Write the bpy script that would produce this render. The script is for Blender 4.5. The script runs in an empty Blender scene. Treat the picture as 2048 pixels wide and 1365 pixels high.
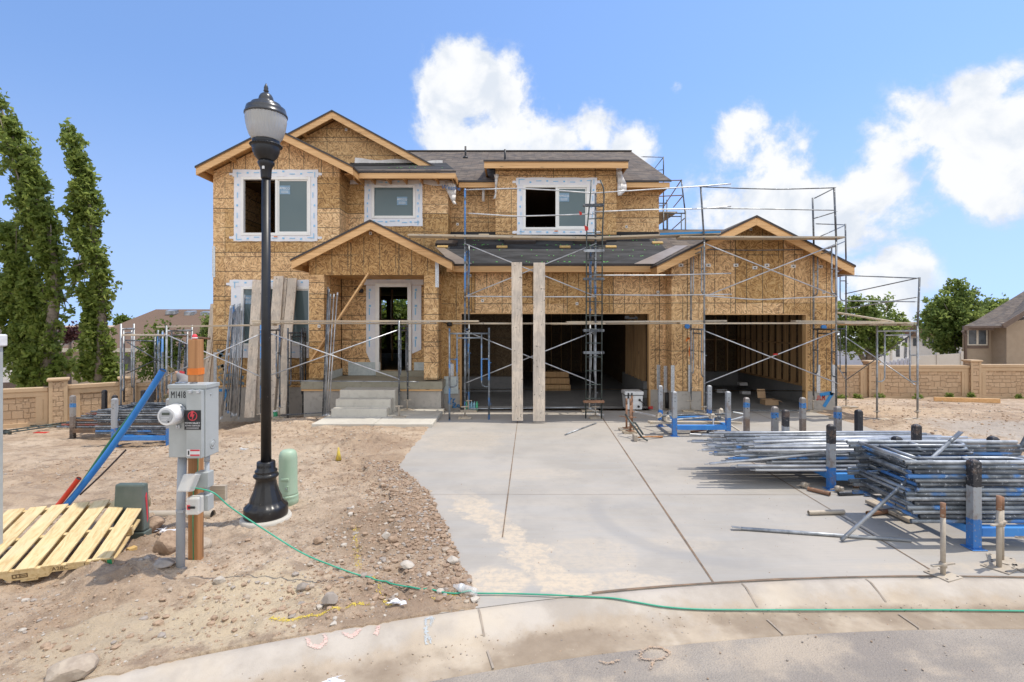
import bpy, bmesh, math, random
import numpy as np
from mathutils import Vector, Matrix, Euler
R = math.radians
random.seed(7); rng = np.random.default_rng(7)
sc = bpy.context.scene
COL = sc.collection

# ------------------------------------------------------------------ camera
CAMZ = 2.25
cam_d = bpy.data.cameras.new("camera"); cam = bpy.data.objects.new("camera", cam_d); COL.objects.link(cam)
cam.location = (0, 0, CAMZ); cam.rotation_euler = (R(90), 0, 0)
cam_d.lens = 18.0; cam_d.sensor_width = 36.0; cam_d.shift_y = -0.0183
cam_d.clip_start = 0.05; cam_d.clip_end = 3000
sc.camera = cam
sc.view_settings.view_transform = 'Standard'; sc.view_settings.look = 'None'
sc.view_settings.exposure = 0.18; sc.view_settings.gamma = 1.0
sc.render.engine = 'CYCLES'
sc.cycles.max_bounces = 8; sc.cycles.diffuse_bounces = 4; sc.cycles.transparent_max_bounces = 12
sc.cycles.use_denoising = True

# ------------------------------------------------------------------ sky and sun
SUN_DIR = Vector((1.5, 0.30, 4.0)).normalized()
sun_d = bpy.data.lights.new("sun", 'SUN'); sun = bpy.data.objects.new("sun", sun_d); COL.objects.link(sun)
sun_d.energy = 3.3; sun_d.angle = R(0.53); sun_d.color = (1.0, 0.93, 0.82)
sun.rotation_euler = (-SUN_DIR).to_track_quat('-Z', 'Y').to_euler()
sun.location = (6, 4, 30)

def pdir(px, py):
    return Vector(((px-1024)/1024, 1.0, (645-py)/1024)).normalized()

w = bpy.data.worlds.new("World"); sc.world = w; w.use_nodes = True
nt = w.node_tree; N = nt.nodes; L = nt.links; N.clear()
def wn(t, **k):
    n = N.new(t)
    for a, b in k.items(): setattr(n, a, b)
    return n
out = wn('ShaderNodeOutputWorld'); bg = wn('ShaderNodeBackground'); L.new(bg.outputs[0], out.inputs[0])
bg.inputs[1].default_value = 0.125
sky = wn('ShaderNodeTexSky', sky_type='NISHITA', sun_disc=False)
sky.sun_elevation = math.asin(SUN_DIR.z); sky.sun_rotation = math.atan2(SUN_DIR.x, SUN_DIR.y)
sky.altitude = 1400; sky.air_density = 1.0; sky.dust_density = 0.6; sky.ozone_density = 2.0
tint = wn('ShaderNodeMixRGB', blend_type='MULTIPLY'); tint.inputs[0].default_value = 1
tint.inputs[2].default_value = (1.78, 1.90, 2.02, 1)
L.new(sky.outputs[0], tint.inputs[1])
tc = wn('ShaderNodeTexCoord')
DIRV = tc.outputs['Generated']
# clear mountain air: read the sky a little above each direction, so the horizon stays blue
lift = wn('ShaderNodeVectorMath', operation='MULTIPLY_ADD'); L.new(DIRV, lift.inputs[0]); lift.inputs[1].default_value = (1, 1, .75); lift.inputs[2].default_value = (0, 0, .30)
lnrm = wn('ShaderNodeVectorMath', operation='NORMALIZE'); L.new(lift.outputs[0], lnrm.inputs[0]); L.new(lnrm.outputs[0], sky.inputs[0])
def wmath(op, a, b=None, c=None):
    n = wn('ShaderNodeMath', operation=op)
    for i, x in enumerate((a, b, c)):
        if x is None: continue
        if isinstance(x, (int, float)): n.inputs[i].default_value = x
        else: L.new(x, n.inputs[i])
    return n.outputs[0]
# cloud masses in the sky, each a direction and an angular size, broken up by noise
caps = [(930,150,75,1),(900,215,80,1),(1000,200,85,1),(880,280,60,1),(960,290,110,1),(1060,250,75,1),(1120,285,65,1),(1190,270,60,1),(1260,285,55,1),
        (1470,300,75,1),(1530,370,120,1),(1600,420,110,1),(1450,400,80,1),(1690,470,95,1),(1760,380,100,1),(1780,300,70,1),(1850,260,90,1),(1930,300,120,1),
        (1960,200,90,1),(2040,240,110,1),(2000,380,70,1),(1740,560,90,1),(1790,520,60,1),(2005,70,60,.62),(2040,130,80,.8),(1985,150,60,.7),(1380,440,60,.6),(1352,175,16,.40),(1640,620,150,.75),
        (1500,240,50,.8),(1700,620,120,.9)]
acc = None
for px, py, rp, s in caps:
    d = wn('ShaderNodeVectorMath', operation='DISTANCE'); L.new(DIRV, d.inputs[0]); d.inputs[1].default_value = pdir(px, py)
    v = pdir(px, py); k = v.y
    rr = rp/1024*k*1.6
    mr = wn('ShaderNodeMapRange', interpolation_type='SMOOTHSTEP'); L.new(d.outputs['Value'], mr.inputs[0])
    mr.inputs[1].default_value = 0; mr.inputs[2].default_value = rr; mr.inputs[3].default_value = s; mr.inputs[4].default_value = 0
    acc = mr.outputs[0] if acc is None else wmath('MAXIMUM', acc, mr.outputs[0])
# unseen cloud added behind the camera to fill-light the shaded facade
sep = wn('ShaderNodeSeparateXYZ'); L.new(DIRV, sep.inputs[0])
fill_bank = wn('ShaderNodeMapRange', interpolation_type='SMOOTHSTEP'); L.new(sep.outputs[1], fill_bank.inputs[0])
fill_bank.inputs[1].default_value = 0.05; fill_bank.inputs[2].default_value = -0.45; fill_bank.inputs[3].default_value = 0; fill_bank.inputs[4].default_value = 0.88
acc = wmath('MAXIMUM', acc, fill_bank.outputs[0])
def wnoise(scale, detail, rough, off=0):
    m = wn('ShaderNodeMapping'); L.new(DIRV, m.inputs[0]); m.inputs[1].default_value = (off, off*2, off*.5)
    n = wn('ShaderNodeTexNoise'); n.inputs['Scale'].default_value = scale; n.inputs['Detail'].default_value = detail
    n.inputs['Roughness'].default_value = rough; n.inputs['Distortion'].default_value = .25
    L.new(m.outputs[0], n.inputs['Vector']); return n.outputs['Fac']
n1 = wnoise(8, 12, .60, 3.1); n2 = wnoise(3.0, 5, .5, 9.7); n3 = wnoise(26, 8, .65, 5.3); n4 = wnoise(11, 6, .55, 7.7)
dens = wmath('ADD', acc, wmath('MULTIPLY', wmath('SUBTRACT', n1, 0.5), 3.0))
dens = wmath('ADD', dens, wmath('MULTIPLY', wmath('SUBTRACT', n3, 0.5), .7))
dens = wmath('ADD', dens, wmath('MULTIPLY', wmath('SUBTRACT', n2, 0.5), .5))
mk = wn('ShaderNodeMapRange', interpolation_type='SMOOTHSTEP'); L.new(dens, mk.inputs[0])
mk.inputs[1].default_value = .20; mk.inputs[2].default_value = .80
gate = wn('ShaderNodeMapRange'); L.new(acc, gate.inputs[0]); gate.inputs[1].default_value = 0; gate.inputs[2].default_value = .30
mask = wmath('MULTIPLY', mk.outputs[0], gate.outputs[0])
ccol = wn('ShaderNodeMixRGB'); ccol.inputs[1].default_value = (4.6, 5.2, 6.1, 1); ccol.inputs[2].default_value = (7.0, 7.1, 7.25, 1)
shd = wn('ShaderNodeMapRange', interpolation_type='SMOOTHSTEP'); L.new(n4, shd.inputs[0]); shd.inputs[1].default_value = .36; shd.inputs[2].default_value = .56; shd.inputs[3].default_value = .35; shd.inputs[4].default_value = 1
L.new(wmath('MULTIPLY', mk.outputs[0], shd.outputs[0]), ccol.inputs[0])
mx = wn('ShaderNodeMixRGB'); hz = wn('ShaderNodeMapRange', interpolation_type='SMOOTHSTEP'); L.new(sep.outputs[2], hz.inputs[0]); hz.inputs[1].default_value = .42; hz.inputs[2].default_value = 0; hz.inputs[3].default_value = 0; hz.inputs[4].default_value = .30
hzm = wn('ShaderNodeMixRGB'); L.new(hz.outputs[0], hzm.inputs[0]); L.new(tint.outputs[0], hzm.inputs[1]); hzm.inputs[2].default_value = (5.6, 6.3, 7.6, 1)
L.new(mask, mx.inputs[0]); L.new(hzm.outputs[0], mx.inputs[1])
# clouds behind the camera are brightened further, to add fill light
front = wn('ShaderNodeMapRange', interpolation_type='SMOOTHSTEP'); L.new(sep.outputs[1], front.inputs[0]); front.inputs[1].default_value = .05; front.inputs[2].default_value = -.5; front.inputs[3].default_value = 1; front.inputs[4].default_value = 1.42
cs = wn('ShaderNodeVectorMath', operation='SCALE'); L.new(ccol.outputs[0], cs.inputs[0]); L.new(front.outputs[0], cs.inputs['Scale']); L.new(cs.outputs[0], mx.inputs[2])
L.new(mx.outputs[0], bg.inputs[0])

# ------------------------------------------------------------------ helpers
F = 1024.0; CX = 1024.0; HY = 645.0
def P(px, py, Y): return Vector(((px-CX)/F*Y, Y, CAMZ+(HY-py)/F*Y))
def PX(px, Y): return (px-CX)/F*Y
def PZ(py, Y): return CAMZ+(HY-py)/F*Y
def lerp(a, b, t): return a+(b-a)*t
def sst(a, b, x):
    t = np.clip((x-a)/(b-a), 0, 1); return t*t*(3-2*t)

class MB:
    def __init__(s): s.v = []; s.f = []; s.m = []; s.s = []
    def face(s, idx, m=0, sm=False): s.f.append(tuple(idx)); s.m.append(m); s.s.append(sm)
    def poly(s, pts, m=0, sm=False):
        b = len(s.v); s.v += [tuple(p) for p in pts]; s.face(range(b, b+len(pts)), m, sm)
    def box(s, x0, x1, y0, y1, z0, z1, m=0):
        if x0 > x1: x0, x1 = x1, x0
        if y0 > y1: y0, y1 = y1, y0
        if z0 > z1: z0, z1 = z1, z0
        b = len(s.v)
        s.v += [(x0,y0,z0),(x1,y0,z0),(x1,y1,z0),(x0,y1,z0),(x0,y0,z1),(x1,y0,z1),(x1,y1,z1),(x0,y1,z1)]
        for q in ((0,3,2,1),(4,5,6,7),(0,1,5,4),(1,2,6,5),(2,3,7,6),(3,0,4,7)): s.face([b+i for i in q], m)
    def obox(s, c, u, v, w_, m=0):
        """box at centre c with half-axis vectors"""
        c, u, v, w_ = map(Vector, (c, u, v, w_)); b = len(s.v)
        for k in (-1, 1):
            for a, d in ((-1,-1),(1,-1),(1,1),(-1,1)): s.v.append(tuple(c+u*a+v*d+w_*k))
        for q in ((0,3,2,1),(4,5,6,7),(0,1,5,4),(1,2,6,5),(2,3,7,6),(3,0,4,7)): s.face([b+i for i in q], m)
    def beam(s, a, b_, wd, ht, up=(0,0,1), m=0):
        a, b_ = Vector(a), Vector(b_); d = b_-a; l = d.length; d.normalize()
        sd = d.cross(Vector(up)); sd.normalize(); u2 = sd.cross(d)
        s.obox((a+b_)/2, d*l/2, sd*wd/2, u2*ht/2, m)
    def tube(s, pts, r, n=8, m=0, caps=True, closed=False):
        pts = [Vector(p) for p in pts]; rs = r if isinstance(r, (list, tuple)) else [r]*len(pts)
        b = len(s.v); prev = None; K = len(pts)
        for i, p in enumerate(pts):
            t = (pts[min(i+1, K-1)]-pts[max(i-1, 0)]); t.normalize()
            if prev is None:
                a = Vector((0,0,1)) if abs(t.z) < .9 else Vector((1,0,0)); u = t.cross(a); u.normalize()
            else:
                u = prev-t*prev.dot(t)
                if u.length < 1e-5: u = t.orthogonal()
                u.normalize()
            prev = u; v = t.cross(u)
            for k in range(n):
                an = 2*math.pi*k/n; s.v.append(tuple(p+(u*math.cos(an)+v*math.sin(an))*rs[i]))
        for i in range(K-1):
            for k in range(n):
                k2 = (k+1) % n; s.face((b+i*n+k, b+i*n+k2, b+(i+1)*n+k2, b+(i+1)*n+k), m, True)
        if caps:
            s.face([b+k for k in range(n)][::-1], m); s.face([b+(K-1)*n+k for k in range(n)], m)
    def lathe(s, prof, c=(0,0,0), n=28, m=0, flute=None, M=None):
        """prof: (r, z) list; flute(i, ang) scales the radius"""
        b = len(s.v); c = Vector(c)
        for i, (r, z) in enumerate(prof):
            for k in range(n):
                an = 2*math.pi*k/n; rr = r*(flute(i, an) if flute else 1)
                p = Vector((rr*math.cos(an), rr*math.sin(an), z))
                if M is not None: p = M @ p
                s.v.append(tuple(c+p))
        for i in range(len(prof)-1):
            for k in range(n):
                k2 = (k+1) % n; s.face((b+i*n+k, b+i*n+k2, b+(i+1)*n+k2, b+(i+1)*n+k), m, True)
        s.face([b+k for k in range(n)][::-1], m); e = b+(len(prof)-1)*n; s.face([e+k for k in range(n)], m)
    def prism(s, pts, off, m=0, m2=None):
        pts = [Vector(p) for p in pts]; off = Vector(off); n = len(pts); b = len(s.v)
        s.v += [tuple(p) for p in pts]+[tuple(p+off) for p in pts]
        s.face(range(b, b+n), m); s.face([b+n+i for i in range(n)][::-1], m)
        for i in range(n):
            j = (i+1) % n; s.face((b+j, b+i, b+n+i, b+n+j), m if m2 is None else m2)
    def wallx(s, x0, x1, z0, z1, y, th, holes=(), m=0):
        """wall facing the street with rectangular openings"""
        xs = sorted({x0, x1, *[min(max(h[i], x0), x1) for h in holes for i in (0, 1)]})
        zs = sorted({z0, z1, *[min(max(h[i], z0), z1) for h in holes for i in (2, 3)]})
        inh = lambda x, z: any(h[0] < x < h[1] and h[2] < z < h[3] for h in holes)
        for i in range(len(xs)-1):
            for j in range(len(zs)-1):
                a, b_, c, d = xs[i], xs[i+1], zs[j], zs[j+1]
                if inh((a+b_)/2, (c+d)/2): continue
                s.poly([(a,y,c),(b_,y,c),(b_,y,d),(a,y,d)], m); s.poly([(a,y+th,d),(b_,y+th,d),(b_,y+th,c),(a,y+th,c)], m)
        def rim(a, b_, c, d):
            s.poly([(a,y,c),(a,y,d),(a,y+th,d),(a,y+th,c)], m); s.poly([(b_,y,d),(b_,y,c),(b_,y+th,c),(b_,y+th,d)], m)
            s.poly([(a,y,d),(b_,y,d),(b_,y+th,d),(a,y+th,d)], m); s.poly([(a,y+th,c),(b_,y+th,c),(b_,y,c),(a,y,c)], m)
        rim(x0, x1, z0, z1)
        for h in holes: rim(max(h[0],x0), min(h[1],x1), max(h[2],z0), min(h[3],z1))

LOC = {}
def root_loc(o):
    while o.parent is not None: o = o.parent
    return Vector(o.location)
def tag(o, label=None, cat=None, group=None, kind=None):
    if label: o['label'] = label
    if cat: o['category'] = cat
    if group: o['group'] = group
    if kind: o['kind'] = kind
    return o
def thing(name, label, cat, loc=(0,0,0), group=None):
    o = bpy.data.objects.new(name, None); COL.objects.link(o); o.location = loc; o.empty_display_size = .1
    return tag(o, label, cat, group)
def link_mesh(name, me, parent=None):
    o = bpy.data.objects.new(name, me); COL.objects.link(o)
    if parent is not None: o.parent = parent
    return o
def build(name, mb, mats, parent=None, loc=None, bevel=0, label=None):
    """one mesh object from world-space geometry; origin at the thing's base"""
    if not isinstance(mats, (list, tuple)): mats = [mats]
    off = root_loc(parent) if parent is not None else Vector(loc if loc is not None else (0,0,0))
    me = bpy.data.meshes.new(name)
    V = np.array(mb.v, dtype=float)-np.array(off)
    me.from_pydata(V.tolist(), [], mb.f)
    me.polygons.foreach_set('material_index', mb.m); me.polygons.foreach_set('use_smooth', mb.s)
    for m in mats: me.materials.append(m)
    bm = bmesh.new(); bm.from_mesh(me); bmesh.ops.recalc_face_normals(bm, faces=bm.faces); bm.to_mesh(me); bm.free()
    me.update()
    o = link_mesh(name, me, parent)
    if parent is None: o.location = off
    if bevel:
        b = o.modifiers.new('edge', 'BEVEL'); b.width = bevel; b.segments = 2; b.limit_method = 'ANGLE'; b.angle_limit = R(50)
    if label: o['label'] = label
    return o
def single(name, mb, mats, label, cat, group=None, loc=None, bevel=0, kind=None):
    if loc is None:
        V = np.array(mb.v); loc = ((V[:,0].min()+V[:,0].max())/2, (V[:,1].min()+V[:,1].max())/2, V[:,2].min())
    o = build(name, mb, mats, None, loc, bevel)
    return tag(o, label, cat, group, kind)
def copy_tree(o, parent=None):
    c = o.copy(); COL.objects.link(c)
    if parent is not None: c.parent = parent
    for ch in list(o.children): copy_tree(ch, c)
    return c
def text_mb(txt, size, M, ext=0.002, mat=0, mb=None, align='CENTER'):
    cu = bpy.data.curves.new('lettering', 'FONT'); cu.body = txt; cu.size = size; cu.extrude = ext; cu.align_x = align; cu.align_y = 'CENTER'; cu.resolution_u = 3
    o = bpy.data.objects.new('lettering', cu); COL.objects.link(o); bpy.context.view_layer.update()
    ev = o.evaluated_get(bpy.context.evaluated_depsgraph_get()); me = ev.to_mesh()
    mb = mb or MB(); b = len(mb.v)
    mb.v += [tuple(M @ v.co) for v in me.vertices]
    for p in me.polygons: mb.face([b+i for i in p.vertices], mat)
    ev.to_mesh_clear(); bpy.data.objects.remove(o); bpy.data.curves.remove(cu)
    return mb
def wallM(x, y, z, rot=0):   # lettering upright on a surface that faces the street
    return Matrix.Translation((x, y, z)) @ Matrix.Rotation(R(90), 4, 'X') @ Matrix.Rotation(R(rot), 4, 'Z')

# ------------------------------------------------------------------ materials
class NT:
    def __init__(s, name):
        s.mat = bpy.data.materials.new(name); s.mat.use_nodes = True; s.t = s.mat.node_tree; s.t.nodes.clear()
        s.out = s.n('ShaderNodeOutputMaterial'); s.b = s.n('ShaderNodeBsdfPrincipled'); s.l(s.b.outputs[0], s.out.inputs[0])
        s.tc = s.n('ShaderNodeTexCoord'); s.co = s.tc.outputs['Object']
    def n(s, t, **k):
        n = s.t.nodes.new(t)
        for a, b in k.items(): setattr(n, a, b)
        return n
    def l(s, a, b): s.t.links.new(a, b)
    def val(s, inp, x):
        if isinstance(x, (int, float)): inp.default_value = x
        elif isinstance(x, tuple): inp.default_value = (*x, 1) if len(x) == 3 and inp.type == 'RGBA' else x
        else: s.l(x, inp)
    def math(s, op, a, b=None, c=None, clamp=False):
        n = s.n('ShaderNodeMath', operation=op, use_clamp=clamp)
        for i, x in enumerate((a, b, c)):
            if x is not None: s.val(n.inputs[i], x)
        return n.outputs[0]
    def mapping(s, co=None, scale=(1,1,1), loc=(0,0,0), rot=(0,0,0)):
        n = s.n('ShaderNodeMapping'); s.l(co or s.co, n.inputs[0]); n.inputs[1].default_value = loc; n.inputs[2].default_value = rot; n.inputs[3].default_value = scale
        return n.outputs[0]
    def noise(s, scale=5, detail=4, rough=.55, co=None, dist=0):
        n = s.n('ShaderNodeTexNoise'); s.l(co or s.co, n.inputs['Vector'])
        for k, v in (('Scale', scale), ('Detail', detail), ('Roughness', rough), ('Distortion', dist)): n.inputs[k].default_value = v
        return n.outputs['Fac']
    def voro(s, scale=5, feature='F1', co=None, dist='EUCLIDEAN', rnd=1):
        n = s.n('ShaderNodeTexVoronoi', feature=feature, distance=dist) if feature != 'DISTANCE_TO_EDGE' else s.n('ShaderNodeTexVoronoi', feature=feature)
        s.l(co or s.co, n.inputs['Vector']); n.inputs['Scale'].default_value = scale; n.inputs['Randomness'].default_value = rnd
        return n
    def ramp(s, fac, stops, interp='LINEAR'):
        n = s.n('ShaderNodeValToRGB'); n.color_ramp.interpolation = interp; e = n.color_ramp.elements
        while len(e) > 1: e.remove(e[-1])
        e[0].position = stops[0][0]; e[0].color = (*stops[0][1], 1)
        for p, c in stops[1:]:
            x = e.new(p); x.color = (*c, 1)
        s.l(fac, n.inputs[0]); return n.outputs[0]
    def rng(s, fac, a, b, c=0, d=1, smooth=True):
        n = s.n('ShaderNodeMapRange', interpolation_type='SMOOTHSTEP' if smooth else 'LINEAR'); s.val(n.inputs[0], fac)
        for i, x in enumerate((a, b, c, d)): n.inputs[i+1].default_value = x
        return n.outputs[0]
    def mix(s, fac, a, b, blend='MIX'):
        n = s.n('ShaderNodeMixRGB', blend_type=blend); s.val(n.inputs[0], fac); s.val(n.inputs[1], a); s.val(n.inputs[2], b); return n.outputs[0]
    def sep(s, co=None):
        n = s.n('ShaderNodeSeparateXYZ'); s.l(co or s.co, n.inputs[0]); return n.outputs
    def comb(s, x, y, z=0.0):
        n = s.n('ShaderNodeCombineXYZ')
        for i, a in enumerate((x, y, z)): s.val(n.inputs[i], a)
        return n.outputs[0]
    def bump(s, h, strength=.3, dist=.01):
        n = s.n('ShaderNodeBump'); n.inputs['Strength'].default_value = strength; n.inputs['Distance'].default_value = dist
        s.l(h, n.inputs['Height']); s.l(n.outputs[0], s.b.inputs['Normal'])
    def fin(s, col=None, rough=.8, metal=0, **k):
        if col is not None: s.val(s.b.inputs['Base Color'], col)
        s.val(s.b.inputs['Roughness'], rough); s.val(s.b.inputs['Metallic'], metal)
        for a, v in k.items(): s.val(s.b.inputs[a.replace('_', ' ')], v)
        return s.mat

def simple(name, col, col2=None, scale=6, rough=.8, metal=0, bump=0, bscale=40, detail=5, lo=.35, hi=.65, co_scale=None, **k):
    t = NT(name); co = t.mapping(scale=co_scale) if co_scale else t.co
    c2 = col2 or tuple(x*.8 for x in col)
    oi = t.n('ShaderNodeObjectInfo')
    mp = t.n('ShaderNodeVectorMath', operation='ADD'); t.l(co, mp.inputs[0])
    sh = t.math('MULTIPLY', oi.outputs['Random'], 37.0); t.l(t.comb(sh, sh, sh), mp.inputs[1]); co = mp.outputs[0]
    f = t.rng(t.noise(scale, detail, .6, co), lo, hi)
    c = t.mix(f, col, c2)
    if bump: t.bump(t.noise(bscale, 4, .6, co), bump, .01)
    return t.fin(c, rough, metal, **k)

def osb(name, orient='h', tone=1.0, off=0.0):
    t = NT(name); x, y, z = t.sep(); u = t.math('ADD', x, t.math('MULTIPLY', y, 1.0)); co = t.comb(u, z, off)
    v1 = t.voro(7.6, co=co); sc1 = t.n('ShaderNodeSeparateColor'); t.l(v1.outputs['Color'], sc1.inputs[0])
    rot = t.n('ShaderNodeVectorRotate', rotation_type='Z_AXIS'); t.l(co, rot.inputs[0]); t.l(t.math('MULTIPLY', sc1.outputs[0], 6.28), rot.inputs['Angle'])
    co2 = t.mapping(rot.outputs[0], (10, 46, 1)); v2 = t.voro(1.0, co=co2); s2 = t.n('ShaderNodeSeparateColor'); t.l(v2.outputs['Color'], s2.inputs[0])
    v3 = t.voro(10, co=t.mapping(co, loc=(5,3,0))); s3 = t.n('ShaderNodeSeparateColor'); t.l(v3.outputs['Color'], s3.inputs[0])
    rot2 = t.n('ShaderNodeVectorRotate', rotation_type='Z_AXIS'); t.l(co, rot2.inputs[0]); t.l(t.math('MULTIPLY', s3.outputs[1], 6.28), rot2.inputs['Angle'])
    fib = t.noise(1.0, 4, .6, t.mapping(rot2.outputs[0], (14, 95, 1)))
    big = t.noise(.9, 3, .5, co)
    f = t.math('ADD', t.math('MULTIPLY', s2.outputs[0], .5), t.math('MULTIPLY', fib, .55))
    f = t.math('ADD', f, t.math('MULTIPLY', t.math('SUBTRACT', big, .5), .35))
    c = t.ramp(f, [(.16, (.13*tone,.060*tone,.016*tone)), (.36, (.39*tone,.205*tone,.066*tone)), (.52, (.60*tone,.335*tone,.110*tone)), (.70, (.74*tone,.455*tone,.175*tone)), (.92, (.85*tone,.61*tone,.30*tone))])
    # sheets differ a little in tone
    def cell(q, per, o): return t.math('FLOOR', t.math('DIVIDE', t.math('ADD', q, 50+o), per))
    qa, qb = (z, u) if orient == 'h' else (u, z)
    wnz = t.n('ShaderNodeTexWhiteNoise', noise_dimensions='2D'); t.l(t.comb(cell(qa, 1.22, .1+.61), cell(qb, 2.44, .33+.61)), wnz.inputs['Vector']); hv = t.n('ShaderNodeHueSaturation'); t.l(c, hv.inputs['Color']); t.l(t.rng(wnz.outputs['Value'], 0, 1, .74, 1.14, False), hv.inputs['Value']); t.l(t.rng(wnz.outputs['Value'], 0, 1, .98, .84, False), hv.inputs['Saturation']); c = hv.outputs[0]
    # printed stud lines and panel joints
    a, b = (z, u) if orient == 'h' else (u, z)
    wob = t.math('MULTIPLY', t.math('SUBTRACT', t.noise(3, 2, .5, co), .5), .012)
    def line(q, per, w_, o=0.0):
        return t.math('LESS_THAN', t.math('ABSOLUTE', t.math('SUBTRACT', t.math('FRACT', t.math('DIVIDE', t.math('ADD', t.math('ADD', q, wob), 50+o), per)), .5)), w_/per/2)
    l1 = t.math('MULTIPLY', line(a, .405, .018), t.rng(t.noise(1.3, 3, .6, t.mapping(co, (1,1,1), (7,1,0))), .36, .52))
    l2 = line(a, 1.22, .022, .1); l3 = t.math('MULTIPLY', line(b, 1.22, .017, .33), t.rng(t.noise(.8, 2, .5, t.mapping(co, loc=(2,9,0))), .44, .5))
    ln = t.math('MAXIMUM', l1, t.math('MAXIMUM', l2, l3))
    c = t.mix(t.math('MULTIPLY', ln, .92), c, (.085, .068, .04))
    t.bump(f, .25, .006)
    return t.fin(c, .75)

def wood(name, col, dark, axis='x', rough=.65, knots=True, weather=0.0, freq=22):
    t = NT(name); oi = t.n('ShaderNodeObjectInfo'); sh = t.math('MULTIPLY', oi.outputs['Random'], 23.0)
    ad = t.n('ShaderNodeVectorMath', operation='ADD'); t.l(t.co, ad.inputs[0]); t.l(t.comb(sh, sh, sh), ad.inputs[1])
    s = {'x': (.6, freq, freq), 'y': (freq, .6, freq), 'z': (freq, freq, .6)}[axis]
    g = t.noise(1.0, 5, .62, t.mapping(ad.outputs[0], s), 1.2)
    c = t.ramp(g, [(.3, dark), (.52, col), (.75, tuple(min(1, q*1.18) for q in col))])
    if knots:
        k = {'x': (1.2, 6, 6), 'y': (6, 1.2, 6), 'z': (6, 6, 1.2)}[axis]
        kv = t.voro(1.0, co=t.mapping(ad.outputs[0], k)).outputs['Distance']
        c = t.mix(t.rng(kv, .10, .03), c, tuple(q*.35 for q in col))
    if weather:
        c = t.mix(t.math('MULTIPLY', t.rng(t.noise(2.2, 5, .65, ad.outputs[0]), .42, .6), weather), c, (.36, .33, .29))
        c = t.mix(t.math('MULTIPLY', t.rng(t.noise(14, 3, .6, ad.outputs[0]), .64, .7), .8), c, (.09, .08, .075))
    t.bump(g, .15, .004)
    return t.fin(c, rough)

def shingle(name, axis='x'):
    t = NT(name); x, y, z = t.sep()
    co = t.comb(t.math('MULTIPLY', x, 1.25), t.math('MULTIPLY', y, 1.12)) if axis == 'x' else t.comb(y, t.math('MULTIPLY', x, 1.12))
    b = t.n('ShaderNodeTexBrick'); t.l(co, b.inputs['Vector']); b.inputs['Scale'].default_value = 1; b.inputs['Brick Width'].default_value = .31; b.inputs['Row Height'].default_value = .145
    b.inputs['Mortar Size'].default_value = .006; b.inputs['Bias'].default_value = 0; b.offset = .37; b.offset_frequency = 1
    b.inputs['Color1'].default_value = (.050,.036,.027,1); b.inputs['Color2'].default_value = (.160,.112,.078,1); b.inputs['Mortar'].default_value = (.02,.017,.016,1)
    g = t.noise(160, 2, .7); big = t.noise(1.6, 3, .5)
    c = t.mix(t.math('MULTIPLY', t.rng(big, .42, .6), .3), b.outputs['Color'], (.10,.085,.075))
    v = t.voro(3.3, co=t.mapping(co, (1, 2.1, 1))); vs_ = t.n('ShaderNodeSeparateColor'); t.l(v.outputs['Color'], vs_.inputs[0]); c = t.mix(t.math('MULTIPLY', t.rng(vs_.outputs[0], .55, .75), .5), c, (.20,.150,.100)); c = t.mix(t.math('MULTIPLY', t.rng(vs_.outputs[1], .6, .8), .5), c, (.05,.048,.052))
    hs = t.n('ShaderNodeHueSaturation'); hs.inputs['Saturation'].default_value = .8; t.l(c, hs.inputs['Color']); c = hs.outputs[0]
    c = t.mix(t.math('MULTIPLY', g, .3), c, (.135,.105,.082))
    t.bump(t.math('ADD', b.outputs['Fac'], t.math('MULTIPLY', g, -.4)), .5, .01)
    return t.fin(c, .9)

def concrete(name, col, dark, stain=.3, rough=.8, spec=.3):
    t = NT(name); a = t.noise(1.1, 7, .62); b = t.noise(9, 5, .6); g = t.noise(120, 2, .6)
    c = t.mix(t.math('MULTIPLY', t.rng(a, .38, .62), .8), col, dark)
    c = t.mix(t.math('MULTIPLY', t.rng(b, .5, .7), stain), c, tuple(q*.7 for q in dark))
    c = t.mix(t.math('MULTIPLY', g, .12), c, (.1,.1,.1))
    t.bump(t.math('ADD', g, t.math('MULTIPLY', b, .5)), .12, .006)
    return t.fin(c, rough)

M = {}
M['osb_h'] = osb('osb_sheathing', 'h'); M['osb_v'] = osb('osb_sheathing_upright', 'v', 1.0, 3.0); M['osb_dark'] = osb('osb_inside', 'h', .8, 8.0); M['osb_in'] = osb('osb_shade_dark', 'h', .20, 5.0)  # osb_in: same board darkened, interior shade put into the colour
M['fascia'] = wood('fir_fascia', (.70,.43,.20), (.54,.30,.12), 'x'); M['stud'] = wood('stud_lumber', (.60,.37,.17), (.42,.23,.09), 'z')
M['lumber_y'] = wood('joist_lumber', (.52,.29,.11), (.36,.18,.06), 'y')
M['plank_x'] = wood('scaffold_plank', (.52,.43,.31), (.33,.25,.17), 'x', .8, True, .6); M['plank_y'] = wood('scaffold_plank_across', (.52,.43,.31), (.33,.25,.17), 'y', .8, True, .6)
M['plank_z'] = wood('scaffold_plank_upright', (.66,.56,.45), (.48,.38,.29), 'z', .8, True, .45)
M['pallet'] = wood('pallet_pine', (.72,.53,.24), (.55,.36,.13), 'y', .7); M['pallet_x'] = wood('pallet_stringer', (.62,.42,.16), (.45,.27,.09), 'x', .7)
M['post_wood'] = wood('treated_post', (.43,.21,.085), (.29,.125,.045), 'z', .65)
M['shx'] = shingle('shingle_main', 'x'); M['shy'] = shingle('shingle_gable', 'y')
M['edge'] = simple('drip_edge', (.035,.028,.026), (.05,.04,.036), rough=.5)
M['felt'] = simple('roof_felt', (.010,.010,.011), (.042,.043,.046), 2.2, .85, bump=.2, bscale=14, detail=7, co_scale=(.6,2.2,1))
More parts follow.
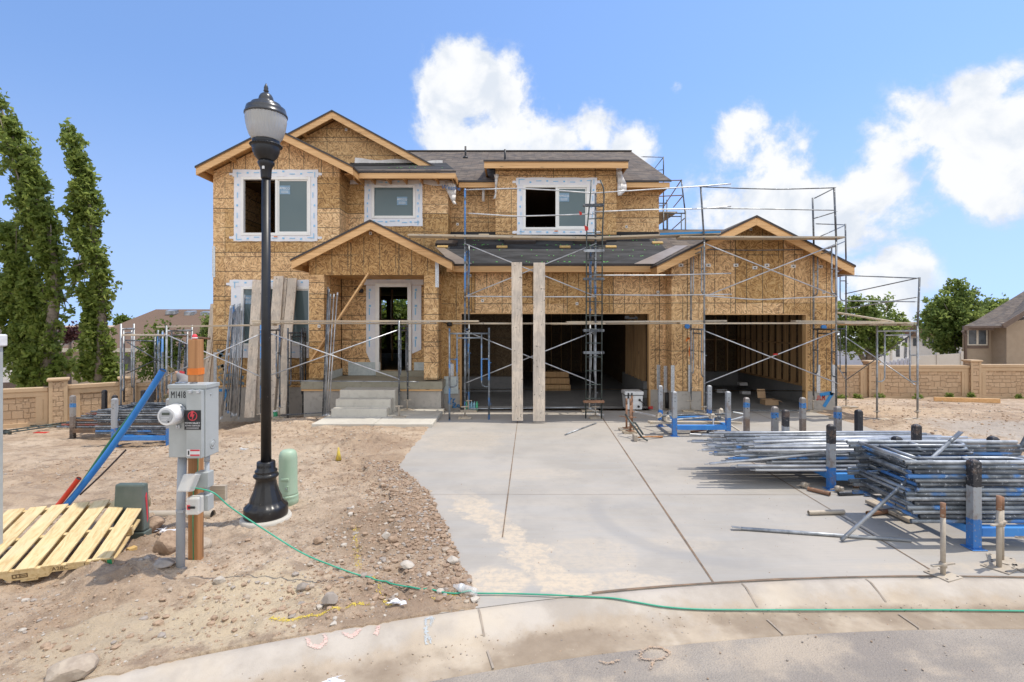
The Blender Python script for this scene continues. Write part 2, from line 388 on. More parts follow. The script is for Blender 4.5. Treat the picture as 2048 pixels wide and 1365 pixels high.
M['green_cap'] = simple('green_cap_nail', (.12,.62,.08), rough=.5); M['tapewhite'] = simple('flashing_tape', (.80,.80,.82), (.74,.75,.80), 9, .45, bump=.12, bscale=18)
M['tapeblue'] = simple('tape_print', (.22,.52,.78), (.30,.60,.85), rough=.5); M['vinyl'] = simple('vinyl_frame', (.85,.84,.80), (.80,.79,.76), 4, .35)
M['wrap'] = simple('house_wrap', (.78,.76,.74), (.66,.63,.60), 5, .6, bump=.3, bscale=7); M['wrapblue'] = simple('wrap_print', (.05,.20,.50), rough=.6)
M['found'] = concrete('foundation_concrete', (.48,.44,.39), (.38,.35,.31), .5); M['fresh'] = concrete('fresh_porch_concrete', (.37,.34,.26), (.29,.265,.195), .4)
M['padc'] = concrete('walkway_concrete', (.60,.565,.49), (.51,.475,.41), .3); M['slab'] = concrete('garage_floor_shade_dark', (.25,.24,.23), (.19,.185,.18), .3)  # garage floor: same concrete darkened to paint in its shade
M['zip'] = simple('green_membrane', (.50,.56,.56), (.60,.65,.64), 12, .6)
M['strap'] = simple('steel_strap', (.62,.64,.66), (.45,.47,.49), 30, .4, .7)

def glass_pane():
    t = NT('window_glass'); x, y, z = t.sep()
    return t.fin(t.mix(t.noise(1.2, 2, .5), (.10,.145,.155), (.13,.18,.19)), .03, 0, Specular_IOR_Level=.4)
M['glass'] = glass_pane()

def pipe(name, base, dark, splat, amount=.25, metal=.55, rough=.42, paint=None, pamt=.5):
    t = NT(name); oi = t.n('ShaderNodeObjectInfo'); sh = t.math('MULTIPLY', oi.outputs['Random'], 61.0)
    ad = t.n('ShaderNodeVectorMath', operation='ADD'); t.l(t.co, ad.inputs[0]); t.l(t.comb(sh, sh, sh), ad.inputs[1]); co = ad.outputs[0]
    c = t.mix(t.rng(t.noise(3.5, 5, .65, co), .38, .62), base, dark); mt = metal
    if paint:
        pm = t.rng(t.noise(1.7, 3, .6, co), .5-pamt*.3+.12, .5-pamt*.3+.17); c = t.mix(pm, c, paint); mt = t.math('MULTIPLY', t.math('SUBTRACT', 1.0, pm), metal)
    s = t.rng(t.noise(26, 4, .7, co), .72-amount*.4, .76-amount*.4); c = t.mix(t.math('MULTIPLY', s, .85), c, splat)
    t.bump(t.noise(60, 3, .6, co), .15, .003)
    return t.fin(c, rough, mt)
M['galv'] = pipe('galvanised_tube', (.42,.44,.46), (.20,.215,.23), (.70,.70,.69), .22, .5)
M['galvd'] = pipe('worn_dark_tube', (.17,.185,.20), (.06,.065,.075), (.52,.53,.54), .3, .4, .45)
M['galvb'] = pipe('blue_worn_tube', (.28,.31,.34), (.10,.115,.13), (.62,.64,.66), .26, .4, .42, (.07,.21,.48), .30)
M['galvl'] = pipe('bright_brace_tube', (.62,.63,.64), (.42,.43,.45), (.72,.70,.66), .15, .55, .38)
M['greenp'] = pipe('green_ladder_tube', (.075,.095,.085), (.04,.05,.05), (.30,.31,.30), .2, .3, .45)
M['bluepaint'] = pipe('blue_rack_paint', (.035,.20,.58), (.05,.25,.62), (.30,.38,.46), .2, 0, .5)
M['rackgrey'] = pipe('grey_rack_post', (.50,.52,.54), (.38,.40,.43), (.07,.07,.08), .12, .3, .5); M['rackblack'] = pipe('black_rack_paint', (.03,.03,.034), (.045,.045,.05), (.35,.34,.33), .16, .1, .45)
M['rust'] = pipe('rusted_steel', (.32,.17,.10), (.22,.12,.07), (.45,.36,.28), .3, .25, .7); M['rackbrown'] = pipe('rusty_rack_paint', (.12,.09,.07), (.20,.12,.07), (.40,.37,.33), .25, .2, .6)
M['duststeel'] = pipe('dusty_jack_steel', (.50,.44,.36), (.40,.34,.27), (.62,.58,.50), .05, .25, .65)
M['blackpole'] = pipe('black_lamp_paint', (.008,.008,.009), (.014,.014,.016), (.26,.25,.24), .12, .0, .42); M['blackdust'] = pipe('dusty_black_lamp_base', (.012,.012,.014), (.022,.021,.02), (.36,.28,.18), .1, .1, .3)
M['black'] = simple('black_plastic', (.02,.02,.022), rough=.5); M['red'] = simple('red_plastic', (.60,.03,.02), rough=.5); M['orange'] = simple('orange_marking', (.85,.22,.03), rough=.7)
M['bluegraf'] = simple('blue_spray', (.04,.22,.52), (.05,.26,.56), rough=.8); M['redgraf'] = simple('red_spray', (.55,.06,.05), rough=.8); M['white'] = simple('white_plastic', (.80,.80,.79), rough=.4)

# ------------------------------------------------------------------ ground
CC = Vector((3.7, -12.0)); CR = 16.5          # centre and back-of-kerb radius of the turning circle
DRIVE = [(-1.75, 13.5), (-1.75, 8.0), (-1.08, 6.78), (-.62, 5.3), (-.26, 4.16)]   # dirt edge of the driveway, garage to kerb
def hash2(i, j, k): 
    n = np.sin(i*127.1+j*311.7+k*74.7)*43758.5453; return n-np.floor(n)
def vnoise(x, y, k=0):
    i, j = np.floor(x), np.floor(y); u, v = x-i, y-j; u = u*u*(3-2*u); v = v*v*(3-2*v)
    return (hash2(i,j,k)*(1-u)+hash2(i+1,j,k)*u)*(1-v)+(hash2(i,j+1,k)*(1-u)+hash2(i+1,j+1,k)*u)*v-.5
def gbase(x, y):
    x = np.asarray(x, float); y = np.asarray(y, float)
    left = sst(-5.2, -7.4, x)*(.50*sst(7.6, 13.2, y)+1.5*sst(14.5, 30, y))+.28*sst(-3.5, -5.2, x)*sst(11.5, 14, y)*(1-sst(-5.2, -7.4, x))
    right = sst(7.7, 9.2, x)*.55*np.clip((y-11.5)/7.5, 0, 1)
    far = 1.1*sst(24, 48, y)
    return -left-right-far
def gfull(x, y):
    x = np.asarray(x, float); y = np.asarray(y, float)
    z = gbase(x, y)
    near = 1-sst(25, 60, y)
    z = z+near*(.085*vnoise(x*.9, y*.9, 1)+.055*vnoise(x*2.3, y*2.3, 2)+.040*vnoise(x*6, y*6, 3)*(.4+vnoise(x*1.1,y*1.1,9)+.5)+.032*vnoise(x*13, y*13, 4)*(.5+1.2*np.clip(vnoise(x*.7, y*.7, 8)+.4, 0, 1))+.016*vnoise(x*29, y*29, 5))
    z = z-near*.035*np.exp(-((y-8.55-.10*x+.25*vnoise(x*.8, y*.8, 31))/.13)**2)*sst(-.8, -1.6, x)-near*.03*np.exp(-((y-7.1+.06*x+.2*vnoise(x*.9, y*.9, 32))/.12)**2)*sst(-1.2, -2.4, x)
    # ridges of loose soil
    for (cx_, cy_, rx_, ry_, h_) in ((-1.5,5.6,.55,.9,.07), (-2.6,9.6,.6,.35,.12), (-1.7,8.5,.7,.25,.09), (-4.6,5.9,.5,.4,.10), (-3.5,4.55,.35,.3,.10), (-1.1,3.95,.5,.15,.06), (-4.8,8.5,.9,.5,.05), (9.5,9.5,.9,.5,.10), (8.4,10.6,.5,1.2,.07)):
        d = ((x-cx_)/rx_)**2+((y-cy_)/ry_)**2; z = z+h_*np.exp(-d)*(1+1.2*vnoise(x*9, y*9, 6))
    # made level under the paving and the house
    wob = .10*vnoise(x*1.7, y*1.7, 11)+.12*vnoise(x*7, y*7, 12)+.05*vnoise(x*19, y*19, 13)
    px = np.array([p[0] for p in DRIVE][::-1]); py = np.array([p[1] for p in DRIVE][::-1])
    ex = np.interp(y, py, px)
    ins = np.minimum(np.minimum(x-ex+wob*.6+.05, 7.60-x+wob*.8), 30-y)
    z = z*(1-sst(-.5, .0, ins))+(.018+.02*vnoise(x*12,y*12,14))*sst(-.5, -.02, ins)
    z = np.where(ins > 0, np.minimum(z, -.05*sst(0, .07, ins)+.018), z)
    z = np.where((ins <= 0) & (ins > -.5) & (x < 2) & (y < 13), np.maximum(z, .014+.02*vnoise(x*9, y*9, 16)+.012), z)
    pad = np.minimum(np.minimum(x+4.35, -1.6-x), np.minimum(y-10.95, 13-y))
    z = np.where(pad > 0, np.minimum(z, -.03), z)
    hs = np.minimum(np.minimum(x+8.2, 8.2-x), np.minimum(y-14.3, 24.4-y)); z = np.where(hs > 0, np.minimum(z, -.35), z)
    gs = np.minimum(np.minimum(x+1.75, 8.2-x), np.minimum(y-13.1, 19.4-y)); z = np.where(gs > 0, np.minimum(z, -.12), z)
    rr = np.hypot(x-CC.x, y-CC.y)-CR+.05*vnoise(x*4, y*4, 15)
    z = np.where((rr < .35) & (ins < 0), z*sst(.0, .35, rr)+.012, z); z = np.where(rr < -.01, -.30, z)
    return z
def gz(x, y): return float(gfull(np.array([x]), np.array([y]))[0])
def G(px, py, dz=0.0):
    Y = F*CAMZ/(py-HY)
    for _ in range(12): Y = Y*.5+.5*F*(CAMZ-float(gbase(PX(px, Y), Y)))/(py-HY)
    x = PX(px, Y); return Vector((x, Y, float(gbase(x, Y))+dz))

def dirt_mat():
    t = NT('dry_dirt'); a = t.noise(.55, 8, .62); b = t.noise(4.5, 8, .68); c_ = t.noise(30, 5, .7); d = t.noise(150, 3, .7)
    c = t.ramp(a, [(.30, (.34,.235,.155)), (.45, (.455,.335,.232)), (.58, (.565,.44,.32)), (.72, (.64,.52,.39))])
    c = t.mix(t.math('MULTIPLY', t.rng(b, .46, .62), .7), c, (.285,.205,.145)); c = t.mix(t.math('MULTIPLY', t.rng(c_, .52, .68), .5), c, (.20,.14,.10))
    c = t.mix(t.math('MULTIPLY', t.rng(d, .56, .7), .6), c, (.54,.48,.40))
    v = t.voro(26); c = t.mix(t.math('MULTIPLY', t.rng(v.outputs['Distance'], .30, .12), t.rng(t.noise(1.3, 4, .6), .42, .6)), c, t.mix(t.noise(40, 1), (.28,.23,.19), (.56,.49,.40)))
    # grey gravel towards the house corner and a pale silty patch by the kerb
    x, y, z = t.sep()
    def blot(cx, cy, r, col, amt, c):
        dd = t.math('SQRT', t.math('ADD', t.math('POWER', t.math('SUBTRACT', x, cx), 2.0), t.math('POWER', t.math('SUBTRACT', y, cy), 2.0)))
        return t.mix(t.math('MULTIPLY', t.rng(t.math('ADD', dd, t.math('MULTIPLY', t.math('SUBTRACT', b, .5), r*1.6)), r, r*.45), amt), c, col)
    c = blot(-2.1, 4.05, .75, (.60,.49,.335), .75, c); c = blot(-2.9, 3.6, .6, (.57,.47,.33), .6, c); c = blot(-4.2, 8.6, 1.6, (.55,.45,.34), .5, c)
    c = blot(10.5, 10.5, 2.2, (.42,.39,.355), .6, c); c = blot(-1.25, 5.5, .95, (.29,.205,.14), .75, c); c = blot(-.9, 4.3, .5, (.31,.22,.155), .6, c); c = blot(-3.7, 5.0, .5, (.30,.215,.15), .5, c); c = blot(-2.3, 9.4, .6, (.30,.21,.145), .5, c); c = blot(10.5, 15.0, 2.6, (.56,.42,.28), .6, c)
    t.bump(t.math('ADD', t.math('ADD', c_, t.math('MULTIPLY', d, .6)), t.math('MULTIPLY', v.outputs['Distance'], .6)), .75, .03)
    return t.fin(c, .95, Specular_IOR_Level=.15)
M['dirt'] = dirt_mat()
def seq(*segs):
    out = []
    for a, b, st in segs: out += list(np.arange(a, b, st))
    return np.array(sorted(set(np.round(out, 4))))
gx = seq((-700,-60,80), (-60,-16,4), (-16,-8,.25), (-8,-4.6,.06), (-4.6,.5,.035), (.5,7.2,.25), (7.2,11.5,.07), (11.5,20,.4), (20,60,4), (60,701,80))
gy = seq((-60,0,6), (0,2.6,.4), (2.6,6.2,.03), (6.2,11,.055), (11,16,.09), (16,24,.5), (24,60,3), (60,1500,90))
XX, YY = np.meshgrid(gx, gy); ZZ = gfull(XX.ravel(), YY.ravel())
nx, ny = len(gx), len(gy)
me = bpy.data.meshes.new('ground'); nv = nx*ny
me.vertices.add(nv); co = np.stack([XX.ravel(), YY.ravel(), ZZ], 1); me.vertices.foreach_set('co', co.ravel())
ii, jj = np.meshgrid(np.arange(nx-1), np.arange(ny-1)); a0 = (jj*nx+ii).ravel()
fa = np.stack([a0, a0+1, a0+1+nx, a0+nx], 1); nf = len(fa)
me.loops.add(nf*4); me.loops.foreach_set('vertex_index', fa.ravel().astype(np.int32))
me.polygons.add(nf); me.polygons.foreach_set('loop_start', np.arange(0, nf*4, 4, dtype=np.int32)); me.polygons.foreach_set('use_smooth', np.ones(nf, bool))
me.update(calc_edges=True); me.materials.append(M['dirt']); go = link_mesh('ground', me); go['kind'] = 'structure'

def drive_mat():
    t = NT('driveway_concrete'); x, y, z = t.sep(); a = t.noise(.7, 7, .62); b = t.noise(5, 6, .65); g = t.noise(170, 2, .6); st = t.noise(1.0, 4, .6, t.mapping(scale=(.5, 4, 1)), .4)
    c = t.mix(t.rng(a, .36, .64), (.44,.40,.35), (.365,.335,.295)); c = t.mix(t.math('MULTIPLY', t.rng(st, .45, .65), .35), c, (.39,.38,.365))
    c = t.mix(t.math('MULTIPLY', t.rng(b, .58, .72), .25), c, (.34,.32,.29)); c = t.mix(t.math('MULTIPLY', g, .1), c, (.12,.12,.12))
    def dist(cx, cy, sx=1, sy=1): return t.math('SQRT', t.math('ADD', t.math('POWER', t.math('DIVIDE', t.math('SUBTRACT', x, cx), sx), 2.0), t.math('POWER', t.math('DIVIDE', t.math('SUBTRACT', y, cy), sy), 2.0)))
    nz = t.math('MULTIPLY', t.math('SUBTRACT', t.noise(1.6, 8, .66), .5), 1.5)
    mot = t.rng(t.noise(14, 6, .7), .38, .58, .35, 1)
    # silt washed down beside the dirt edge and along the kerb
    along = t.math('ADD', t.math('MULTIPLY', t.math('ADD', x, .6), .45), t.math('MULTIPLY', t.math('SUBTRACT', 6.5, y), .893)); off = t.math('SUBTRACT', t.math('MULTIPLY', t.math('ADD', x, .6), .893), t.math('MULTIPLY', t.math('SUBTRACT', 6.5, y), .45))
    nf = t.math('MULTIPLY', t.math('SUBTRACT', t.noise(2.4, 9, .68), .5), .95)
    bandw = t.math('ADD', t.math('ABSOLUTE', off), nf); c = t.mix(t.math('MULTIPLY', t.math('MULTIPLY', t.rng(bandw, .24, .13), t.rng(along, -.6, .4)), t.math('MULTIPLY', mot, .85)), c, (.58,.48,.36))
    for cx, cy, sx, sy, amt in ((-.15,4.45,.34,.30,.9), (.75,4.45,.8,.16,.6), (.75,5.0,.5,.4,.35), (-.9,9.8,.9,.9,.3), (1.7,5.2,.5,.2,.25), (.4,7.6,.8,.3,.2), (4.5,4.7,1.5,.12,.3)):
        c = t.mix(t.math('MULTIPLY', t.math('MULTIPLY', t.rng(t.math('ADD', dist(cx, cy, sx, sy), nz), 1.05, .70), mot), amt), c, (.58,.48,.36))
    crk = t.voro(.55, 'DISTANCE_TO_EDGE', co=t.mapping(t.comb(t.math('ADD', x, t.math('MULTIPLY', nz, .25)), t.math('ADD', y, t.math('MULTIPLY', nz, .2)))))
    c = t.mix(t.math('MULTIPLY', t.rng(t.noise(60, 2, .5, t.mapping(scale=(.04, 1, 1))), .45, .62), .10), c, (.25,.24,.23))
    c = t.mix(t.math('MULTIPLY', t.math('MULTIPLY', t.rng(t.noise(1.3, 7, .62, t.mapping(loc=(9,2,0))), .54, .62), t.rng(b, .35, .6)), .28), c, (.30,.285,.265))
    # tyre scuff: a faint dark arc
    arc = t.math('ABSOLUTE', t.math('SUBTRACT', dist(2.35, 6.1), 1.35)); fade = t.math('MULTIPLY', t.rng(y, 6.9, 6.0), t.rng(x, 2.6, 1.7))
    c = t.mix(t.math('MULTIPLY', t.math('MULTIPLY', t.rng(arc, .16, .04), fade), .4), c, (.27,.265,.26))
    sp = t.voro(7); c = t.mix(t.rng(sp.outputs['Distance'], .045, .025), c, (.22,.17,.12))
    t.bump(t.math('ADD', g, t.math('MULTIPLY', b, .4)), .1, .005)
    return t.fin(c, .75, Specular_IOR_Level=.3)
M['drive'] = drive_mat(); M['joint'] = simple('dirt_filled_joint', (.15,.115,.085), (.25,.17,.11), 9, .95); M['kjoint'] = simple('kerb_joint', (.28,.23,.18), (.36,.30,.24), 9, .95)
mb = MB()
arcp = []
for k in range(40):
    x = lerp(-.60, 7.62, k/39); arcp.append((x, CC.y+math.sqrt(CR**2-(x-CC.x)**2)))
outl = [(7.62, 13.02), (-1.95, 13.02), (-1.92, 7.95), (-1.22, 6.75), (-.76, 5.3)]+arcp
mb.prism([(x, y+.018, 0) for x, y in outl], (0,0,-.12), 0)
def strip(a, b, wd, z=.004, n=14, jag=.003):
    a, b = Vector(a), Vector(b); d = (b-a).normalized(); s = Vector((-d.y, d.x)); pr = None
    for i in range(n+1):
        p = a.lerp(b, i/n); w1 = wd/2+random.uniform(-jag, jag); cur = ((p.x+s.x*w1, p.y+s.y*w1, z), (p.x-s.x*w1, p.y-s.y*w1, z))
        if pr: mb.poly([pr[0], pr[1], cur[1], cur[0]], 1)
        pr = cur
strip((-.10,5.35), (.17,12.9), .016); strip((1.74,4.42), (2.17,12.9), .02); strip((3.80,4.5), (3.88,10.3), .016); strip((5.75,4.5), (6.05,12.9), .012)
strip((-1.2,6.68), (7.55,6.68), .004, .006, jag=.0015); strip((-1.7,10.05), (7.55,10.05), .0035, .006, jag=.0012)
pr = None
for k in range(40):
    x, y = arcp[k]
    if x < .55: continue
    w1 = .016+random.uniform(-.004, .004); cur = ((x, y+.03+w1, .005), (x, y+.03-w1*.6, .005))
    if pr: mb.poly([pr[0], pr[1], cur[1], cur[0]], 1)
    pr = cur
o = build('driveway', mb, [M['drive'], M['joint']]); o['kind'] = 'structure'

# rolled kerb, gutter and road round the turning circle
def kerb_mat():
    t = NT('kerb_concrete'); x, y, z = t.sep(); a = t.noise(1.4, 7, .62); b = t.noise(8, 5, .65); g = t.noise(150, 2, .6)
    c = t.mix(t.rng(a, .38, .62), (.49,.435,.37), (.385,.335,.28)); c = t.mix(t.math('MULTIPLY', t.rng(b, .55, .7), .35), c, (.36,.31,.26))
    low = t.math('ADD', t.math('MULTIPLY', z, -9.0), t.math('MULTIPLY', t.math('SUBTRACT', t.noise(2.2, 6, .65), .5), 2.4))
    c = t.mix(t.math('MULTIPLY', t.rng(low, .25, .9), .92), c, t.mix(b, (.30,.235,.17), (.50,.41,.31)))
    c = t.mix(t.math('MULTIPLY', t.rng(t.noise(.9, 4, .6, t.mapping(loc=(4,1,0))), .5, .65), .5), c, (.58,.49,.37))
    gut = t.math('MULTIPLY', t.rng(t.math('ADD', z, t.math('MULTIPLY', t.math('SUBTRACT', t.noise(5, 7, .7), .5), .05)), -.075, -.097), t.rng(t.noise(1.5, 5, .6, t.mapping(loc=(2,5,0))), .36, .56))
    c = t.mix(t.math('MULTIPLY', gut, .85), c, t.mix(b, (.20,.15,.105), (.33,.26,.19)))
    t.bump(t.math('ADD', g, b), .25, .008); return t.fin(c, .85, Specular_IOR_Level=.2)
M['kerb'] = kerb_mat()
def ring(prof, a0, a1, n):
    m = MB()
    for i in range(n+1):
        an = lerp(a0, a1, i/n)
        for r, z in prof: m.v.append((CC.x+math.sin(an)*(CR+r), CC.y+math.cos(an)*(CR+r), z))
    k = len(prof)
    for i in range(n):
        for j in range(k-1): m.face((i*k+j, i*k+j+1, (i+1)*k+j+1, (i+1)*k+j), 0, True)
    return m
mb = ring([(.012,-.3), (.012,-.008), (0,.004), (-.07,.000), (-.16,-.035), (-.25,-.078), (-.30,-.094), (-.36,-.102), (-.56,-.096), (-.58,-.11), (-.58,-.3)], R(-42), R(42), 260)
def rad(an, r0, r1, w_, z0, z1):
    d = Vector((math.sin(an), math.cos(an))); s = Vector((d.y, -d.x))*w_/2
    a = Vector((CC.x, CC.y))+d*(CR+r0); b = Vector((CC.x, CC.y))+d*(CR+r1)
    mb.poly([(a.x-s.x,a.y-s.y,z0),(a.x+s.x,a.y+s.y,z0),(b.x+s.x,b.y+s.y,z1),(b.x-s.x,b.y-s.y,z1)], 1)
for an in (-13.9, -6.0, -2.1, 5.0):
    an = R(an); rad(an, -.01, -.08, .016, .008, .004); rad(an, -.08, -.24, .016, .004, -.068); rad(an, -.37, -.57, .016, -.094, -.088)
o = build('kerb', mb, [M['kerb'], M['kjoint']]); o['kind'] = 'structure'
t = NT('dusty_asphalt'); a = t.noise(1.0, 6, .6); g = t.noise(90, 3, .75); v = t.voro(70)
c = t.mix(t.rng(a, .38, .62), (.28,.243,.21), (.365,.317,.265)); c = t.mix(t.math('MULTIPLY', t.rng(g, .45, .7), .5), c, (.20,.185,.17)); c = t.mix(t.math('MULTIPLY', t.rng(v.outputs['Distance'], .22, .1), .6), c, (.50,.45,.39))
c = t.mix(t.math('MULTIPLY', t.rng(t.noise(2.0, 6, .6, t.mapping(loc=(3,8,1))), .48, .66), .7), c, (.47,.39,.30)); pv_ = t.voro(38); c = t.mix(t.math('MULTIPLY', t.rng(pv_.outputs['Distance'], .16, .08), .55), c, (.12,.11,.10)); c = t.mix(t.math('MULTIPLY', t.rng(t.noise(1.1, 5, .6, t.mapping(scale=(.3, 2.2, 1))), .52, .64), .4), c, (.22,.20,.18))
t.bump(t.math('ADD', g, v.outputs['Distance']), .5, .012); M['asphalt'] = t.fin(c, .9, Specular_IOR_Level=.2)
mb = MB(); n = 120
for i in range(n): mb.v.append((CC.x+math.sin(2*math.pi*i/n)*(CR-.565), CC.y+math.cos(2*math.pi*i/n)*(CR-.565), -.104))
mb.face(range(n)); o = build('road', mb, M['asphalt']); o['kind'] = 'structure'

# loose stones, clods and grit
def rock_verts(s, seed):
    r = random.Random(seed); m = bmesh.new(); bmesh.ops.create_icosphere(m, subdivisions=1, radius=1)
    vs = [(v.co*Vector((1,1,1))) for v in m.verts]; fs = [[v.index for v in f.verts] for f in m.faces]; m.free()
    vs = [v*(.72+.5*r.random()) for v in vs]; return np.array([list(v) for v in vs]), fs
PROT = [rock_verts(1, k) for k in range(9)]
def scatter_mesh(name, pts, sizes, mats, label, flat=.7):
    vs, fs, ms = [], [], []; b = 0
    for (x, y, z), s in zip(pts, sizes):
        V, Fc = PROT[random.randrange(9)]; an = random.uniform(0, 6.28); c, s_ = math.cos(an), math.sin(an)
        q = V*np.array([s*random.uniform(.8, 1.3), s, s*random.uniform(.45, .85)*flat/.7]); q = np.stack([q[:,0]*c-q[:,1]*s_, q[:,0]*s_+q[:,1]*c, q[:,2]], 1)+np.array([x, y, z+s*.12])
        vs.append(q); k = random.randrange(len(mats))
        for f in Fc: fs.append([i+b for i in f]); ms.append(k)
        b += len(q)
    me = bpy.data.meshes.new(name); me.from_pydata(np.concatenate(vs).tolist(), [], fs); me.polygons.foreach_set('material_index', ms)
    for m in mats: me.materials.append(m)
    o = link_mesh(name, me); return tag(o, label, None, None, 'stuff')
M['clod'] = simple('dirt_clod', (.42,.30,.205), (.29,.20,.135), 20, .95, bump=.5, bscale=60); M['stone'] = simple('grey_stone', (.36,.31,.265), (.27,.23,.195), 12, .85, bump=.3)
M['stone2'] = simple('tan_stone', (.46,.38,.29), (.35,.28,.215), 12, .85, bump=.3); M['stone3'] = simple('pale_stone', (.52,.465,.395), (.42,.37,.31), 12, .85, bump=.3)
pts, szs = [], []
def sow(n, x0, x1, y0, y1, s0, s1, dens=None):
    X = rng.uniform(x0, x1, n); Y = rng.uniform(y0, y1, n); Z = gfull(X, Y)
    for x, y, z in zip(X, Y, Z):
        rr = math.hypot(x-CC.x, y-CC.y)-CR
        if rr < .05 or z < -1.2: continue
        ex = np.interp(y, [p[1] for p in DRIVE][::-1], [p[0] for p in DRIVE][::-1])
        if ex+.10 < x < 7.5: continue
        if -4.3 < x < -1.6 and y > 10.9: continue
        if vnoise(np.array(x*1.3), np.array(y*1.3), 21) < random.uniform(-.5, .25): continue
        pts.append((x, y, z)); szs.append(s0*(s1/s0)**(random.random()**2.2))
sow(16000, -5.2, 0, 3.2, 7.5, .004, .016); sow(1800, -1.9, -.2, 3.9, 7.6, .010, .040); sow(7000, -7.5, -1.3, 7, 13, .007, .026); sow(500, -4.6, -2.6, 3.3, 5.2, .010, .038)
sow(3200, 7.7, 15, 8, 18, .010, .035); sow(260, -3, -.3, 3.6, 4.4, .012, .035)
scatter_mesh('loose_gravel', pts, szs, [M['clod'], M['clod'], M['clod'], M['clod'], M['stone'], M['stone2'], M['clod'], M['clod'], M['stone3']], 'loose stones and clods strewn over the bare dirt')
M['crumb'] = simple('crumbled_soil', (.36,.255,.175), (.25,.17,.115), 20, .95, bump=.5, bscale=60)
pts, szs = [], []
for _ in range(2600):
    y = random.uniform(4.1, 8.2); ex = float(np.interp(y, [p[1] for p in DRIVE][::-1], [p[0] for p in DRIVE][::-1])); x = ex-abs(random.gauss(-.02, .38)); z = gz(x, y)
    if math.hypot(x-CC.x, y-CC.y)-CR > .06: pts.append((x, y, z)); szs.append(.006*(6.0)**(random.random()**2.0))
scatter_mesh('crumbled_soil', pts, szs, [M['crumb'], M['crumb'], M['crumb'], M['crumb'], M['crumb'], M['stone']], 'crumbly dark soil spilled along the driveway edge')
pts, szs = [], []
for k in range(1500):
    an = R(random.uniform(-22, 20)); r = CR-random.uniform(.18, 2.2) if random.random() < .5 else CR-random.uniform(.22, .5)
    x, y = CC.x+math.sin(an)*r, CC.y+math.cos(an)*r; d = r-CR; pts.append((x, y, float(np.interp(d, [-9,-.565,-.36,-.25,-.16,0], [-.104,-.098,-.102,-.078,-.035,0])))); szs.append(random.choice([.002,.003,.003,.004,.005,.008]))
for k in range(500):
    x, y = random.uniform(-.9, 7), random.uniform(4.6, 12.5)
    if x > -1.6+max(0, (8-y))*.4: pts.append((x, y, 0)); szs.append(random.choice([.003,.004,.005,.007]))
scatter_mesh('gutter_grit', pts, szs, [M['clod'], M['stone'], M['stone2']], 'grit and pebbles lying on the kerb, road and driveway')

def rock(px, py, wpx, label, mat, hr=.6, seed=0, group='larger rocks on the dirt'):
    g = G(px, py); s = wpx/2/F*g.y; r = random.Random(seed); m = bmesh.new(); bmesh.ops.create_icosphere(m, subdivisions=3, radius=1)
    offs = [(Vector((r.uniform(-1,1), r.uniform(-1,1), r.uniform(-1,1))).normalized(), r.uniform(.55, .85)) for _ in range(9)]
    mb = MB()
    for v in m.verts:
        p = v.co.copy()
        for n_, d in offs:
            e = p.dot(n_)
            if e > d: p -= n_*(e-d)*.85
        p *= 1+.05*(random.Random(v.index+seed).random()-.5)
        mb.v.append((g.x+p.x*s*1.1, g.y+p.y*s, gz(g.x, g.y)+(p.z*.95+.5)*s*hr))
    for f in m.faces: mb.face([v.index for v in f.verts], 0, False)
    m.free(); single('rock', mb, mat, label, 'rock', group, loc=(g.x, g.y, gz(g.x, g.y)))
for a in ((140,1350,85,'big flat tan rock in the dirt just behind the kerb',M['stone2'],.55,1), (270,1345,52,'rounded brown rock between two larger rocks near the kerb',M['stone2'],.8,2), (318,1335,66,'pale angular rock near the kerb with a split face',M['stone3'],.7,3),
          (440,1168,26,'pale stone in the dirt below the pallet corner',M['stone3'],.7,4), (815,1140,27,'smooth grey oval stone beside a hole in the dirt',M['stone3'],.6,5), (610,1322,30,'dusty angular rock sitting against the kerb top',M['stone2'],.8,6),
          (658,1222,32,'square grey rock by the yellow paint line',M['stone'],.9,7), (305,1060,42,'muddy brown rock beside the green utility box',M['clod'],.9,8), (332,1112,46,'big dirt clod leaning on the grey conduit',M['clod'],1.4,9),
          (490,830,36,'tan boulder at the foot of the leaning braces',M['stone2'],.9,10), (455,832,40,'half buried tan boulder by the house corner',M['stone2'],.8,11), (785,1095,22,'brown cobble among the clods near the driveway edge',M['clod'],.8,12),
          (772,1092,17,'pale upright pebble among the clods near the driveway edge',M['stone3'],1.2,13), (905,1132,22,'pair of light stones by the driveway edge',M['stone3'],.8,14), (638,1098,20,'brown round stone under the green cord',M['clod'],.8,15),
          (400,1095,40,'stack of flat stones at the foot of the timber post',M['stone2'],.8,16), (325,1150,44,'flat grey slab of rock between pallet and post',M['stone'],.4,17), (605,1180,22,'grey rounded stone below the sagging green cord',M['stone'],.7,18), (1955,1300,14,'small dark stone lying on the road edge',M['stone'],.8,19)):
    rock(*a)

